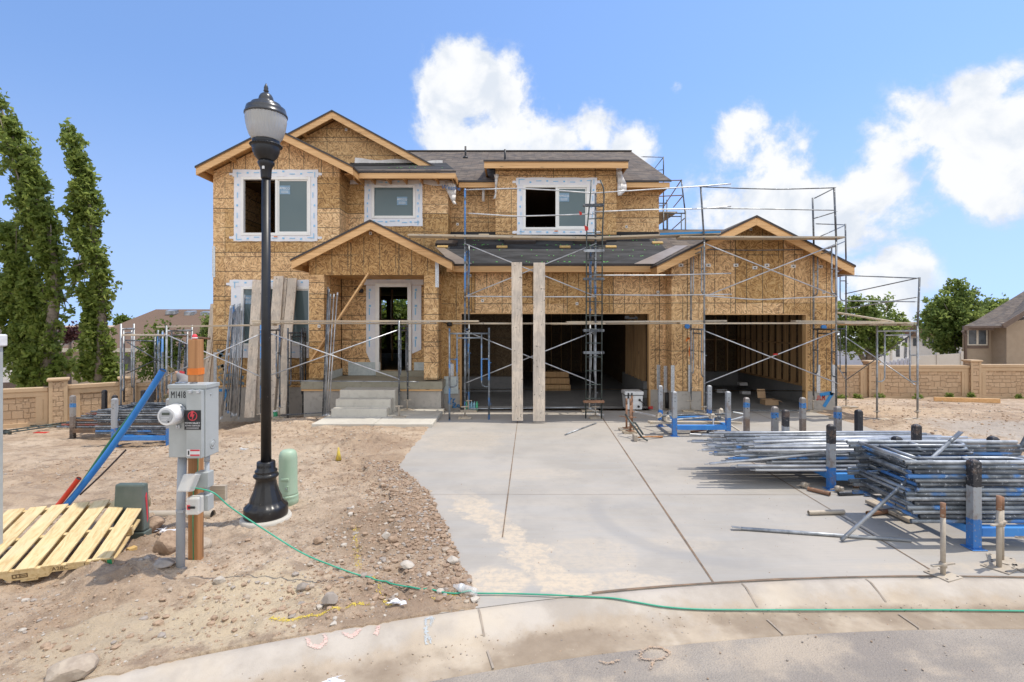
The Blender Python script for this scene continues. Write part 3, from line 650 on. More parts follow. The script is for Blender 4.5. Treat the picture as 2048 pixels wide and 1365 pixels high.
# sprayed utility marks: broken flakes of paint lying on the surface
M['ypaint'] = simple('yellow_spray', (.66,.50,.05), (.52,.38,.10), 20, .9); M['ppaint'] = simple('pink_spray', (.66,.43,.37), (.60,.47,.40), 20, .9); M['opaint'] = simple('orange_spray', (.50,.35,.23), (.45,.35,.27), 20, .9); M['bpaint'] = simple('pale_blue_spray', (.45,.49,.51), (.48,.48,.46), 20, .9)
def kerbz(x, y):
    d = math.hypot(x-CC.x, y-CC.y)-CR
    return float(np.interp(d, [-9,-.565,-.36,-.25,-.16,-.07,0], [-.104,-.098,-.102,-.078,-.035,0,.004])) if d < 0 else gz(x, y)
def paint(strokes, wpx, dens, mat, label, zf=kerbz, lift=.004, size=.0042, zg=0.0):
    mb = MB()
    for st in strokes:
        for (a, b) in zip(st[:-1], st[1:]):
            l = math.hypot(b[0]-a[0], b[1]-a[1])
            for k in range(int(l*dens*1.5)):
                t_ = random.random(); px = lerp(a[0], b[0], t_)+random.gauss(0, wpx*.42); py = lerp(a[1], b[1], t_)+random.gauss(0, wpx*.22)
                Y = F*(CAMZ-zg)/(py-HY); x = PX(px, Y); z = zf(x, Y)+lift; s = size*random.uniform(.5, 1.3); an = random.uniform(0, 6.28)
                mb.poly([(x+math.cos(an+q)*s*random.uniform(.6,1.2), Y+math.sin(an+q)*s*random.uniform(.6,1.2), zf(x+math.cos(an+q)*s, Y+math.sin(an+q)*s)+lift) for q in (0, 1.3, 2.5, 3.8, 5.1)])
    single('paint_mark', mb, mat, label, 'paint mark', 'sprayed utility marks')
paint([[(708,1070),(714,1105),(716,1142)]], 9, 3.2, M['ypaint'], 'short yellow spray line across the dirt behind the green cord')
paint([[(745,1160),(760,1180),(768,1205),(780,1216)],[(778,1214),(815,1208)]], 9, 3.0, M['ypaint'], 'bent yellow spray mark crossing under the green cord')
paint([[(540,1248),(590,1245),(650,1234),(700,1224),(745,1216)]], 6, 2.2, M['ypaint'], 'long faint yellow spray line running along behind the kerb')
paint([[(868,1206),(890,1201),(912,1195)]], 6, 3, M['ypaint'], 'small yellow spray dash beside the clear bottle')
paint([[(614,1290),(620,1300),(640,1301),(652,1292),(650,1282)]], 5, 6, M['ppaint'], 'pink spray curve on the kerb face, the lower bowl of a numeral', size=.004, zg=-.04)
paint([[(686,1276),(700,1281),(712,1276),(720,1269)]], 5, 6, M['ppaint'], 'faded pink spray arc on the kerb beside the numeral', size=.004, zg=-.03)
paint([[(752,1275),(758,1262)]], 5, 6, M['ppaint'], 'short pink spray tick on the kerb', size=.004, zg=-.03)
paint([[(852,1285),(852,1252),(866,1250),(862,1262)],[(850,1266),(862,1282)]], 4, 3, M['bpaint'], 'pale blue spray letter fading on the kerb', size=.004, zg=-.05)
paint([[(1280,1322),(1282,1305),(1300,1297),(1325,1298),(1340,1308),(1325,1320),(1300,1322),(1285,1320)],[(1308,1322),(1300,1342)]], 4, 2.6, M['opaint'], 'orange spray loop with a tail on the dusty road', size=.004, zg=-.104)
paint([[(1200,1325),(1215,1330),(1240,1322)]], 4, 1.5, M['opaint'], 'faint orange spray dash on the dusty road beside the loop', size=.004, zg=-.104)

# ------------------------------------------------------------------ the house under construction
house = thing('unfinished_house', 'large two storey house being framed, bare strand board walls and half shingled roofs', 'house', (-.3, 16, 0))
def hp(name, mb, mats, label=None, bevel=0, parent=None): return build(name, mb, mats, parent or house, bevel=bevel, label=label)
YW, YM, YB, YD, YG, YR, YP = 14.2, 14.9, 15.5, 14.8, 13.55, 13.0, 13.0
def openw(a, b, c, d, Y): return (PX(a, Y), PX(b, Y), PZ(d, Y), PZ(c, Y))
UW = openw(485, 619, 357, 469, YW); LW = openw(485, 622, 576, 690, YW); MW = openw(746, 829, 373, 435, YM); DW = openw(1048.5, 1176, 373, 458, YD)
DOOR = (-3.72, -2.93, .86, 3.24)
LG = (-1.335, 3.62, -.2, 2.47); RG = (4.86, 7.46, -.2, 2.44)
# left wing with its gable
RX, RZ = -6.42, 7.51                              # wing ridge
mb = MB(); mb.wallx(-8.29, -4.785, .45, 6.28, YW, .14, [UW, LW]); hp('front_wall', mb, M['osb_h'], 'tall strand board wing wall with two wide windows')
mb = MB(); mb.prism([(-8.29,YW,6.28),(-4.785,YW,6.28),(-4.785,YW,6.55),(RX,YW,7.36),(-8.29,YW,6.43)], (0,.14,0)); hp('gable_wall', mb, M['osb_v'])
mb = MB(); mb.box(-4.925, -4.785, YW+.14, 17.0, 3.6, 6.6); mb.box(-8.29, -8.15, YW+.14, 24.5, .45, 6.6); hp('side_wall', mb, M['osb_h'])
# recessed middle wall, main wall, dormer
mb = MB(); mb.wallx(-4.785, -1.86, 3.6, 6.45, YM, .14, [MW]); mb.box(-2.0, -1.86, YM+.14, YB, 3.6, 6.45); hp('front_wall', mb, M['osb_h'])
mb = MB(); mb.wallx(-1.86, 4.45, 4.3, 6.55, YB, .14, [(-.33, 2.87, 3.0, 7.0)]); mb.box(4.31, 4.45, YB+.14, 24.5, 4.0, 6.6); hp('front_wall', mb, M['osb_h'])
mb = MB(); mb.prism([(4.45,YB,6.55),(4.45,20,8.75),(4.45,24.5,6.55)], (-.14,0,0)); hp('gable_wall', mb, M['osb_v'])
mb = MB(); mb.prism([(-8.5,YB,6.6),(-2.4,YB,6.6),(-2.4,YB,6.8),(-5.3,YB,8.36),(-8.5,YB,6.7)], (0,.12,0)); hp('gable_wall', mb, M['osb_h'])
mb = MB(); mb.wallx(-.477, 3.02, 4.35, 6.78, YD, .14, [DW]); mb.box(-.477, -.337, YD+.14, 16.5, 4.35, 6.75); mb.box(2.88, 3.02, YD+.14, 16.5, 4.35, 6.75); hp('dormer_wall', mb, M['osb_h'])
# garage fronts
mb = MB(); mb.wallx(-1.866, 4.05, .47, 3.70, YG, .14, [(LG[0]-.043, LG[1]+.043, .2, LG[3]+.028)]); hp('garage_wall', mb, M['osb_v'])
mb = MB(); mb.wallx(4.05, 8.265, .50, 3.62, YR, .14, [(RG[0]-.043, RG[1]+.043, .2, RG[3]+.028)]); mb.box(4.05, 4.19, YR+.14, YG, .5, 3.6); mb.box(8.125, 8.265, YR+.14, 18.3, .5, 3.62)
mb.prism([(4.05,YR,3.62),(8.265,YR,3.62),(8.265,YR,3.70),(5.98,YR,4.80),(4.05,YR,3.84)], (0,.14,0)); hp('garage_wall', mb, M['osb_v'])
# porch front, side and back
mb = MB(); mb.prism([(-5.155,YP,3.45),(-1.866,YP,3.45),(-1.866,YP,3.90),(-3.48,YP,4.71),(-5.155,YP,3.88)], (0,.3,0)); hp('gable_wall', mb, M['osb_v'])
mb = MB(); mb.box(-5.155, -4.77, YP, YP+.36, .80, 3.45); hp('porch_post', mb, M['osb_h']); mb = MB(); mb.box(-2.236, -1.866, YP, YP+.36, .80, 3.45); hp('porch_post', mb, M['osb_h'])
mb = MB(); mb.box(-4.90, -4.77, YP+.36, YW, .80, 3.45); hp('side_wall', mb, M['osb_h'])
mb = MB(); mb.wallx(-4.785, -1.866, .78, 3.7, 14.4, .14, [DOOR]); mb.box(-1.99, -1.866, YP+.36, 14.4, .78, 3.5); hp('porch_back_wall', mb, M['osb_h'])
mb = MB(); mb.box(-4.77, -2.0, YP+.3, 14.4, 3.452, 3.5); hp('porch_ceiling', mb, M['lumber_y'])
# foundations
mb = MB(); mb.box(-8.27, -4.8, YW+.02, YW+.2, -.6, .45); mb.box(-8.27, -8.1, YW+.2, 24.5, -1.5, .45); hp('foundation', mb, M['found']); mb = MB()
for a, b, c in ((-1.85, LG[0]-.045, YG), (LG[1]+.045, 4.06, YG)): mb = MB(); mb.box(a, b, c+.015, c+.2, -.3, .47); hp('foundation', mb, M['found'])
mb = MB()
mb.box(4.065, RG[0]-.045, YR+.015, YR+.2, -.3, .5); mb.box(4.065, 4.2, YR+.2, YG+.015, -.3, .5); hp('foundation', mb, M['found']); mb = MB(); mb.box(RG[1]+.045, 8.25, YR+.015, YR+.2, -.3, .5); mb.box(8.1, 8.25, YR+.2, 18.3, -.6, .5)
hp('foundation', mb, M['found']); mb = MB(); mb.box(-5.28, -1.80, 12.98, 13.2, -.3, .51); mb.box(-5.28, -5.1, 13.2, YW, -.5, .51); mb.box(-1.98, -1.80, 13.2, YG+.01, -.3, .51)
hp('foundation', mb, M['found'])
mb = MB(); mb.box(-5.33, -1.75, 12.90, 14.4, .56, .755); hp('porch_slab', mb, M['fresh'], bevel=.012)
mb = MB(); mb.box(-5.32, -1.77, 12.93, 13.02, .515, .558); hp('form_board', mb, M['fascia'])
st = MB(); st.box(-4.16, -2.82, 12.36, 12.93, -.05, .615); hp('step', st, M['padc'], bevel=.012)
st = MB(); st.box(-4.16, -2.86, 12.07, 12.36, -.05, .435); hp('step', st, M['padc'], bevel=.012)
st = MB(); st.box(-4.16, -2.88, 11.77, 12.07, -.05, .258); hp('step', st, M['padc'], bevel=.012)
mb = MB(); mb.box(-4.28, -2.96, 10.92, 11.80, -.2, .083); mb.box(-2.952, -1.70, 10.92, 12.95, -.2, .081); mb.box(-4.28, -2.954, 11.80, 12.9, -.2, .08); hp('entry_pad', mb, M['padc'], bevel=.01)
mb = MB(); mb.box(-3.75, -2.1, 14.1, 14.4, .757, .90); hp('door_step', mb, M['fresh'])
# green waterproof membrane strips by the porch floor and garage corner
for q in ((-4.6, -3.7, 14.375, 14.398, .76, 1.13), (-2.75, -2.24, 14.375, 14.398, .76, 1.13), (-1.795, -1.42, 13.53, 13.548, .36, .82), (-4.768, -4.755, 13.4, 14.36, .76, .96)): mb = MB(); mb.box(*q); hp('membrane_strip', mb, M['zip'])
# garage openings trimmed in lumber
for (a, b, c, d), Y in ((LG, YG), (RG, YR)):
    mb = MB(); mb.box(a-.045, a, Y-.004, Y+.16, 0, d); mb.box(b, b+.045, Y-.004, Y+.16, 0, d); mb.box(a-.045, b+.045, Y-.004, Y+.16, d, d+.03); hp('garage_door_frame', mb, M['stud'])
# inside
M['stud_in'] = wood('stud_lumber_shade_dark', (.46,.28,.13), (.28,.16,.07), 'z'); M['ceil_in'] = wood('joist_lumber_shade_dark', (.14,.085,.04), (.09,.05,.022), 'y')  # stud and joist colours darkened to paint in the indoor shade
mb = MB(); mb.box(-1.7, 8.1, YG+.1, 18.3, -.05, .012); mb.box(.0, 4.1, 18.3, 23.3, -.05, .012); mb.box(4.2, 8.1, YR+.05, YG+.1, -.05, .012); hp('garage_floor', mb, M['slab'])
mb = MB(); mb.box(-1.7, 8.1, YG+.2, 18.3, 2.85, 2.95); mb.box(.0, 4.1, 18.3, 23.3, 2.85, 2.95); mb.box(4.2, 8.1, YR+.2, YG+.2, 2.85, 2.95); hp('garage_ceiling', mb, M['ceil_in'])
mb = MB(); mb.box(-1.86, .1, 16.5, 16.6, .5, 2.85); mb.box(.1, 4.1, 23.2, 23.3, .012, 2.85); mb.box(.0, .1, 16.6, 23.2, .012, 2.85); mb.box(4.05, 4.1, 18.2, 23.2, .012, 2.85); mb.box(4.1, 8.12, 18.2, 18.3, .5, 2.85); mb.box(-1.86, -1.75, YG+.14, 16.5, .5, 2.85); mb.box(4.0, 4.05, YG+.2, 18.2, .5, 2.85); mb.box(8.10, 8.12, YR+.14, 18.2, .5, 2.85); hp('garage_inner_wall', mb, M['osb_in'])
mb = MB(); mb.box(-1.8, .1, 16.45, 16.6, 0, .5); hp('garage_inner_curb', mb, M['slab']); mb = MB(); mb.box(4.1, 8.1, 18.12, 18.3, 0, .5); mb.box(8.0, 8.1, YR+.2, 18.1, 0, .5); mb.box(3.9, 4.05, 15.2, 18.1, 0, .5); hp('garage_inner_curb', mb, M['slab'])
mb = MB()
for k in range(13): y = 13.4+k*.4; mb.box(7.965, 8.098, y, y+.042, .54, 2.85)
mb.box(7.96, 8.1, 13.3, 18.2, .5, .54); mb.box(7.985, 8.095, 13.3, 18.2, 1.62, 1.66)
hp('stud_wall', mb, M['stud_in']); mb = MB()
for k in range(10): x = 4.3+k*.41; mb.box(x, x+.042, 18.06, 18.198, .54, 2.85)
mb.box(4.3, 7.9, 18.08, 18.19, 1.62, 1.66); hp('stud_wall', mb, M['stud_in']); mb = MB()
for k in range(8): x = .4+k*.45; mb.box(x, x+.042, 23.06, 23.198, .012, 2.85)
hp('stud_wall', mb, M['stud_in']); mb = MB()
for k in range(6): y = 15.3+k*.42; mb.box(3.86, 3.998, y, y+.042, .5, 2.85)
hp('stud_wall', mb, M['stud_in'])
for k in range(3):
    mb = MB(); mb.box(.95, 1.95, 17.5-k*.0, 17.55+.0, .02, .02); mb = MB(); mb.box(.98, 1.92, 16.8+k*.28, 17.9, .012+k*.19, .19+k*.19); hp('inside_step', mb, M['stud'])
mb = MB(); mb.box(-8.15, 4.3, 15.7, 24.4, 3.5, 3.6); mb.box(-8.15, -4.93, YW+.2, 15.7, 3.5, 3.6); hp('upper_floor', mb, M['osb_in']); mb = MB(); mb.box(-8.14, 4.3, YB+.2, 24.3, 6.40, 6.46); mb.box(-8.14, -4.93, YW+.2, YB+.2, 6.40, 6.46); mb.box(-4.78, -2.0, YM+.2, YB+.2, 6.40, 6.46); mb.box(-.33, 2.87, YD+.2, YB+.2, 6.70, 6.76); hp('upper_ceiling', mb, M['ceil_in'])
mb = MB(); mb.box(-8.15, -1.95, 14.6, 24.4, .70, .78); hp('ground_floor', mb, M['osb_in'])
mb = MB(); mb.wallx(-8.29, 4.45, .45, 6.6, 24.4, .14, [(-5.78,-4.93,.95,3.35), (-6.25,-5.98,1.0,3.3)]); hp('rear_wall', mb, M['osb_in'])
mb = MB(); mb.box(-5.78, -4.93, 24.38, 24.5, 2.3, 2.42); mb.box(-5.78, -4.93, 24.38, 24.5, 1.3, 1.36); mb.box(-6.25, -5.98, 24.38, 24.5, 2.3, 2.42)
hp('window_bar', mb, M['stud'])
for x in (-6.9, -4.6, -3.9, -3.2, -2.5): mb = MB(); mb.box(x, x+.05, 19.5, 19.64, .78, 3.5); hp('stud', mb, M['stud'])
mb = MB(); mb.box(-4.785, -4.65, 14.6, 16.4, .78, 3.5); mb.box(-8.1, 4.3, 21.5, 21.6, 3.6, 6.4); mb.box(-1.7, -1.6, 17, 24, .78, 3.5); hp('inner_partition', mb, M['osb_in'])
for k in range(7):
    pass
mb = MB()
for x in (-8.0,-7.4,-6.8,-6.2,-5.6,-5.1,-.1,.4,.9,1.4,1.9,2.4): mb.box(x, x+.04, 21.36, 21.49, 3.6, 6.3)
hp('stud_wall', mb, M['stud'])

# roofs
def slab(name, pts, top, th=.05, deck=True):
    mb = MB(); mb.prism(pts, (0,0,-th), 0, 1); o = hp(name, mb, [top, M['edge']])
    if deck:
        mb = MB(); c = sum((Vector(p) for p in pts), Vector())/len(pts); q = [Vector(p)+(c-Vector(p)).normalized()*.025-Vector((0,0,th)) for p in pts]; mb.prism(q, (0,0,-.018)); build('roof_deck', mb, M['lumber_y'], o)
    return o
def rake(xa, za, xb, zb, y, name='fascia', h=.17, drop=.068, th=.04):
    mb = MB(); mb.prism([(xa,y,za-drop),(xb,y,zb-drop),(xb,y,zb-drop-h),(xa,y,za-drop-h)], (0,th,0)); return hp(name, mb, M['fascia'])
def gable(xr, zr, xl, zl, xR, zR, y0, yb, ybl, ybr, mat, wall_y, blocks=3):
    slab('roof', [(xl,y0,zl),(xr,y0,zr),(xr,yb,zr),(xl,ybl,zl)], mat); slab('roof', [(xR,y0,zR),(xR,ybr,zR),(xr,yb,zr),(xr,y0,zr)], mat)
    rake(xl+.02, zl+.0, xr-.001, zr, y0+.025); rake(xr+.001, zr, xR-.02, zR, y0+.025)
    for x, z, yy in ((xl+.02, zl, ybl), (xR-.06, zR, ybr)):
        mb = MB(); mb.box(x, x+.04, y0+.07, yy, z-.068-.165, z-.07); hp('fascia', mb, M['lumber_y'])
    mb = MB()
    for sgn, xe, ze in ((-1, xl, zl), (1, xR, zR)):
        for k in range(1, blocks+1):
            t_ = k/(blocks+.35); x = lerp(xr, xe, t_); z = lerp(zr, ze, t_); mb.box(x-.02, x+.02, y0+.066, wall_y, z-.19-.02, z-.075)
    hp('lookout', mb, M['lumber_y'])
gable(RX, RZ, PX(389,13.72), 6.44, PX(706,13.72), 6.45, 13.72, 17.2, 15.0, 15.0, M['shy'], YW)
gable(-5.3, 8.50, -8.39, 6.86, -2.2, 6.82, 15.05, 19.2, 15.9, 15.9, M['shy'], YB)
gable(-3.48, 4.775, -5.44, 3.80, -1.45, 3.765, 12.55, 14.88, 14.18, 13.6, M['shy'], YP)
gable(5.98, 4.87, 3.53, 3.665, 8.40, 3.645, 12.5, 15.7, 13.3, 15.5, M['shy'], YR)
slab('roof', [(-8.6,14.95,6.40),(-4.6,14.95,6.40),(-4.6,20,8.92),(-8.6,20,8.92)], M['shx'])
slab('roof', [(-4.6,14.95,6.40),(4.66,14.95,6.40),(4.66,20,8.92),(-4.6,20,8.92)], M['shx'], deck=False)
slab('roof', [(-8.6,20,8.92),(4.66,20,8.92),(4.66,25.0,6.42),(-8.6,25.0,6.42)], M['shx'])
mb = MB(); mb.box(-8.6, 4.66, 19.9, 20.1, 8.90, 8.945); hp('ridge_cap', mb, M['edge'])
mb = MB(); mb.box(-1.56, -.5, 14.99, 15.03, 6.20, 6.345); mb.box(3.04, 4.62, 14.99, 15.03, 6.20, 6.345); hp('fascia', mb, M['fascia'])
mb = MB(); mb.box(4.56, 4.60, 15.03, 20, 6.2, 6.3); hp('fascia', mb, M['lumber_y'])
mb = MB(); mb.box(3.05, 4.45, 15.03, 15.5, 6.2, 6.23); hp('soffit', mb, M['lumber_y'])
# pent roof between the two front gables
zp0, zp1 = 6.47, 7.08
mb = MB(); mb.prism([(-4.32,14.28,zp0),(-1.56,14.28,zp0),(-2.0,YB,zp1),(-4.9,YB,zp1)], (0,0,-.045), 0, 1)
for k in range(22):
    x, tt = random.uniform(-4.3,-2.0), random.choice([.35,.62,.85]); y = lerp(14.28, YB, tt); z = lerp(zp0, zp1, tt)+.004; mb.poly([(x-.014,y-.014,z),(x+.014,y-.014,z),(x+.014,y+.014,z+.013),(x-.014,y+.014,z+.013)], 2)
hp('roof', mb, [M['felt'], M['edge'], M['green_cap']])
mb = MB(); mb.box(-4.30, -1.58, 14.30, 14.34, 6.27, 6.42); hp('fascia', mb, M['fascia'])
mb = MB(); mb.box(-1.62, -1.58, 14.34, 14.98, 6.25, 6.42); hp('fascia', mb, M['lumber_y'])
mb = MB(); mb.prism([(-4.35,14.29,6.49),(-1.57,14.29,6.49),(-1.60,14.42,6.555),(-4.35,14.42,6.555)], (0,0,-.014)); hp('starter_shingle', mb, M['shx'])
for k in range(7):
    mb = MB(); x = -4.45+k*.46; mb.box(x, x+.04, 14.345, YM, 6.25, 6.38); hp('rafter_tail', mb, M['lumber_y'])
mb = MB(); mb.box(-4.7, -1.6, 14.345, YM, 6.385, 6.42); hp('soffit', mb, M['lumber_y'])
mb = MB()
xs = np.linspace(-4.75, -2.1, 24)
for a, b in zip(xs[:-1], xs[1:]):
    za, zb = 7.20+.03*math.sin(a*5)-.03*(a+4.75), 7.20+.03*math.sin(b*5)-.03*(b+4.75); mb.poly([(a,YB-.02-.03*math.sin(a*7)**2,za-.17),(b,YB-.02-.03*math.sin(b*7)**2,zb-.17),(b,YB-.015,zb),(a,YB-.015,za)], 0, True)
hp('house_wrap_strip', mb, M['wrap'])
# garage roof in black felt, shingled beyond the house corner
zg = lambda y: 3.75+.475*(y-13.05)
mb = MB(); mb.prism([(-1.75,13.05,zg(13.05)),(4.25,13.05,zg(13.05)),(4.25,YB,zg(YB)),(-1.9,YB,zg(YB))], (0,0,-.06), 0, 1)
for k in range(95):
    x = random.uniform(-1.6, 4.2); y = 13.15+random.choice([0,.45,.9,1.35,1.75])+random.uniform(-.03,.03); z = zg(y)+.006; s = .013; mb.poly([(x-s,y-s,z-.006),(x+s,y-s,z-.006),(x+s,y+s,z+.008),(x-s,y+s,z+.008)], 2)
hp('roof', mb, [M['felt'], M['edge'], M['green_cap']], 'low garage roof in black felt with green cap nails')
slab('roof', [(4.25,13.05,zg(13.05)),(8.40,13.05,zg(13.05)),(8.40,16,zg(16)),(4.25,16,zg(16))], M['shx']); slab('roof', [(4.25,16,zg(16)),(8.40,16,zg(16)),(8.40,18.9,3.75),(4.25,18.9,3.75)], M['shx'])
mb = MB(); mb.box(-1.67, 3.9, 13.08, 13.12, 3.535, 3.688); hp('fascia', mb, M['fascia'])
mb = MB(); mb.box(-1.6, 4.0, 13.12, YG, 3.56, 3.60); hp('soffit', mb, M['lumber_y'])
# metal valley flashings where the gables meet the garage roof
M['flash'] = simple('brown_valley_metal', (.30,.255,.22), (.24,.20,.17), 3, .4, .3)
def valley(pts):
    mb = MB(); mb.prism([(x, y, zg(y)+.02) for x, y in pts], (0,0,-.012)); hp('valley_flashing', mb, M['flash'])
valley([(-1.50,12.98),(-1.02,12.98),(-1.95,14.3),(-2.15,14.3)]); valley([(3.10,12.98),(3.60,12.98),(4.95,14.4),(4.60,14.4)])
mb = MB()
for a, b, y in ((-1.86,-.48,YB), (3.03,4.44,YB), (-.477,3.02,YD)):
    z = zg(y); mb.box(a, b, y-.02, y-.004, z-.02, z+(.20 if y == YD else .07))
for k in range(18):
    x = random.choice([random.uniform(-.4,.3), random.uniform(2.4,3.0)]); z = zg(YD)+random.uniform(.04,.17); mb.poly([(x-.015,YD-.024,z-.015),(x+.015,YD-.024,z-.015),(x+.015,YD-.024,z+.015),(x-.015,YD-.024,z+.015)], 1)
hp('wall_flashing', mb, [M['felt'], M['green_cap']])
# dormer shed roof
slab('roof', [(-.80,14.33,6.80),(3.28,14.33,6.80),(3.28,17.2,7.51),(-.80,17.2,7.51)], M['shx'])
mb = MB(); mb.box(-.78, 3.26, 14.36, 14.40, 6.575, 6.735); hp('fascia', mb, M['fascia'])
mb = MB(); mb.box(-.78, -.74, 14.40, 16.6, 6.6, 6.74); mb.box(3.22, 3.26, 14.40, 16.6, 6.6, 6.74); hp('fascia', mb, M['lumber_y'])

# plumbing vents on the main roof
for px, yb in ((931, 18.6), (1010, 17.9)):
    x = PX(px, yb); z = 6.4+(yb-14.95)*.499; mb = MB(); mb.tube([(x,yb,z-.1),(x,yb,z+.42)], .035, 10); mb.lathe([(.11,z-.04),(.09,z+.03),(.04,z+.07)], (x,yb,0), 12); hp('vent_pipe', mb, M['black'])

# windows and door with their flashing tape
M['screen'] = simple('window_gasket', (.10,.11,.115), rough=.6)
def stickers(mb, x, z, Y, m=0):
    return
def window(op, Y, tape, kind, sticker=None, open_side=True, ears=True):
    x0, x1, z0, z1 = op; t = .055
    fr = MB()
    def rect(mb_, a, b, c, d, ya, yb, th, m=0):
        mb_.box(a, a+th, ya, yb, c, d, m); mb_.box(b-th, b, ya, yb, c, d, m); mb_.box(a+th, b-th, ya, yb, c, c+th, m); mb_.box(a+th, b-th, ya, yb, d-th, d, m)
    rect(fr, x0-.035, x1+.035, z0-.035, z1+.035, Y-.032, Y+.075, .075)
    xm = lerp(x0, x1, .51)
    if kind == 'slider': fr.box(xm-.035, xm+.035, Y-.02, Y+.06, z0+.04, z1-.04)
    w_ = hp('window', fr, M['vinyl'], bevel=.006)
    pn = MB(); a = xm+.035 if kind == 'slider' else x0+.04
    pn.box(a, x1-.04, Y+.02, Y+.028, z0+.04, z1-.04); build('pane', pn, M['glass'], w_)
    if kind == 'slider':
        sh = MB(); rect(sh, xm+.036, x1-.041, z0+.041, z1-.041, Y+.005, Y+.0195, .035, 0); build('sash', sh, M['vinyl'], w_)
    if not open_side:
        pn = MB(); pn.box(x0+.04, xm-.035, Y+.02, Y+.028, z0+.04, z1-.04); build('pane', pn, M['glass'], w_)
    tp = MB(); a, b, c, d = PX(tape[0], Y), PX(tape[1], Y), PZ(tape[3], Y), PZ(tape[2], Y)
    r_ = random.Random(int(abs(x0)*100))
    def sheet(xa, xb, za, zb, y):
        n = max(2, int((xb-xa)/.15)); k = max(2, int((zb-za)/.15)); idx = len(tp.v)
        for j in range(k+1):
            for i in range(n+1): tp.v.append((lerp(xa,xb,i/n)+r_.uniform(-.004,.004), y-r_.uniform(0,.010), lerp(za,zb,j/k)+(r_.uniform(-.008,.008) if j in (0,k) else 0)))
        for j in range(k):
            for i in range(n): q = idx+j*(n+1)+i; tp.face((q, q+1, q+n+2, q+n+1), 0, True)
    zt, zb_, xl, xr = z1+.034, z0-.034, x0-.034, x1+.034
    sheet(a+.03, xl, c, d-.02, Y-.006); sheet(xr, b-.03, c+.01, d-.02, Y-.006); sheet(a+.02, b-.02, c, zb_, Y-.010); sheet(a, b, zt, d, Y-.014)
    if ears:
        for zz in (d-.12, c+.10):
            sheet(a-.10, a+.02, zz-.035, zz+.035, Y-.004); sheet(b-.02, b+.10, zz-.035, zz+.035, Y-.004)
    def mark(x, z, w2, h2): tp.box(x-w2, x+w2, Y-.030, Y-.027, z-h2, z+h2, 1)
    for k in range(9):
        f = (k+.5)/9; hh = .022 if k % 2 else .010; ww = .028 if k % 2 else .075
        mark(lerp(a+.05, b-.1, f), lerp(zt, d, r_.uniform(.3,.75)), ww, hh); mark(lerp(a+.05, b-.1, f), lerp(c, zb_, r_.uniform(.3,.7)), ww, hh)
    for k in range(7):
        f = (k+.5)/7; hh = .028 if k % 2 else .075; ww = .02 if k % 2 else .009
        mark(lerp(a+.03, xl, r_.uniform(.3,.7)), lerp(c, d, f), ww, hh); mark(lerp(xr, b-.03, r_.uniform(.3,.7)), lerp(c, d, f), ww, hh)
    build('flashing_tape', tp, [M['tapewhite'], M['tapeblue']], w_)
    if sticker:
        sx, sz = PX(sticker[0], Y), PZ(sticker[1], Y); s = MB(); s.box(sx-.15, sx+.15, Y+.012, Y+.019, sz-.12, sz+.12, 0); s = text_mb('AMSCO', .085, wallM(sx, Y+.011, sz+.04, -3), .001, 1, s)
        for q in range(3): s.box(sx-.10, sx+.10, Y+.0095, Y+.0115, sz-.035-q*.025, sz-.028-q*.025, 1)
        build('sticker', s, [M['bluestk'], M['white']], w_)
    if kind == 'slider':
        o_ = MB(); ox = lerp(x0, x1, .5); o_.box(ox-.05, ox+.05, Y-.036, Y-.033, z0-.085, z0-.06); build('orange_tag', o_, M['orange'], w_)
M['bluestk'] = simple('pale_blue_sticker', (.22,.36,.50), rough=.5)
window(UW, YW, (466, 637, 340, 483), 'slider', (569, 380))
window(MW, YM, (727, 847, 362, 453), 'fixed', (804, 402), ears=False)
window(DW, YD, (1032, 1194, 356, 472), 'slider', (1128, 395))
window(LW, YW, (460, 640, 560, 716), 'slider', (497, 600), open_side=False)
x0, x1, z0, z1 = DOOR
fr = MB(); fr.box(x0-.11, x0, 14.33, 14.52, z0, z1+.11); fr.box(x1, x1+.11, 14.33, 14.52, z0, z1+.11); fr.box(x0, x1, 14.33, 14.52, z1, z1+.11)
df = hp('door_frame', fr, M['vinyl'], bevel=.008); th = MB(); th.box(x0, x1-.1, 14.36, 14.5, z0+.0, z0+.035); build('threshold', th, M['stud'], df)
tp = MB(); Y = 14.39
tp.poly([(x0-.38,Y,z1+.05),(x0-.11,Y,z1+.05),(x0-.11,Y,z0+.05),(x0-.16,Y,z0+.06),(x0-.38,Y,z0+.55)]); tp.poly([(x1+.11,Y,z0+.5),(x1+.38,Y-.01,z0+.62),(x1+.38,Y,z1+.05),(x1+.11,Y,z1+.05)]); tp.box(x0-.44, x1+.44, Y-.012, Y-.004, z1+.06, z1+.36)
for k in range(8):
    z = lerp(z0+.7, z1, k/7.5)
    for x in (x0-.3, x1+.2): tp.box(x, x+(.06 if k % 2 else .03), Y-.016, Y-.012, z, z+(.06 if k % 2 else .2), 1)
for k in range(6): tp.box(x0-.35+k*.27, x0-.22+k*.27, Y-.018, Y-.013, z1+.2+.03*(k%2), z1+.24+.03*(k%2), 1)
build('flashing_tape', tp, [M['tapewhite'], M['tapeblue']], df)
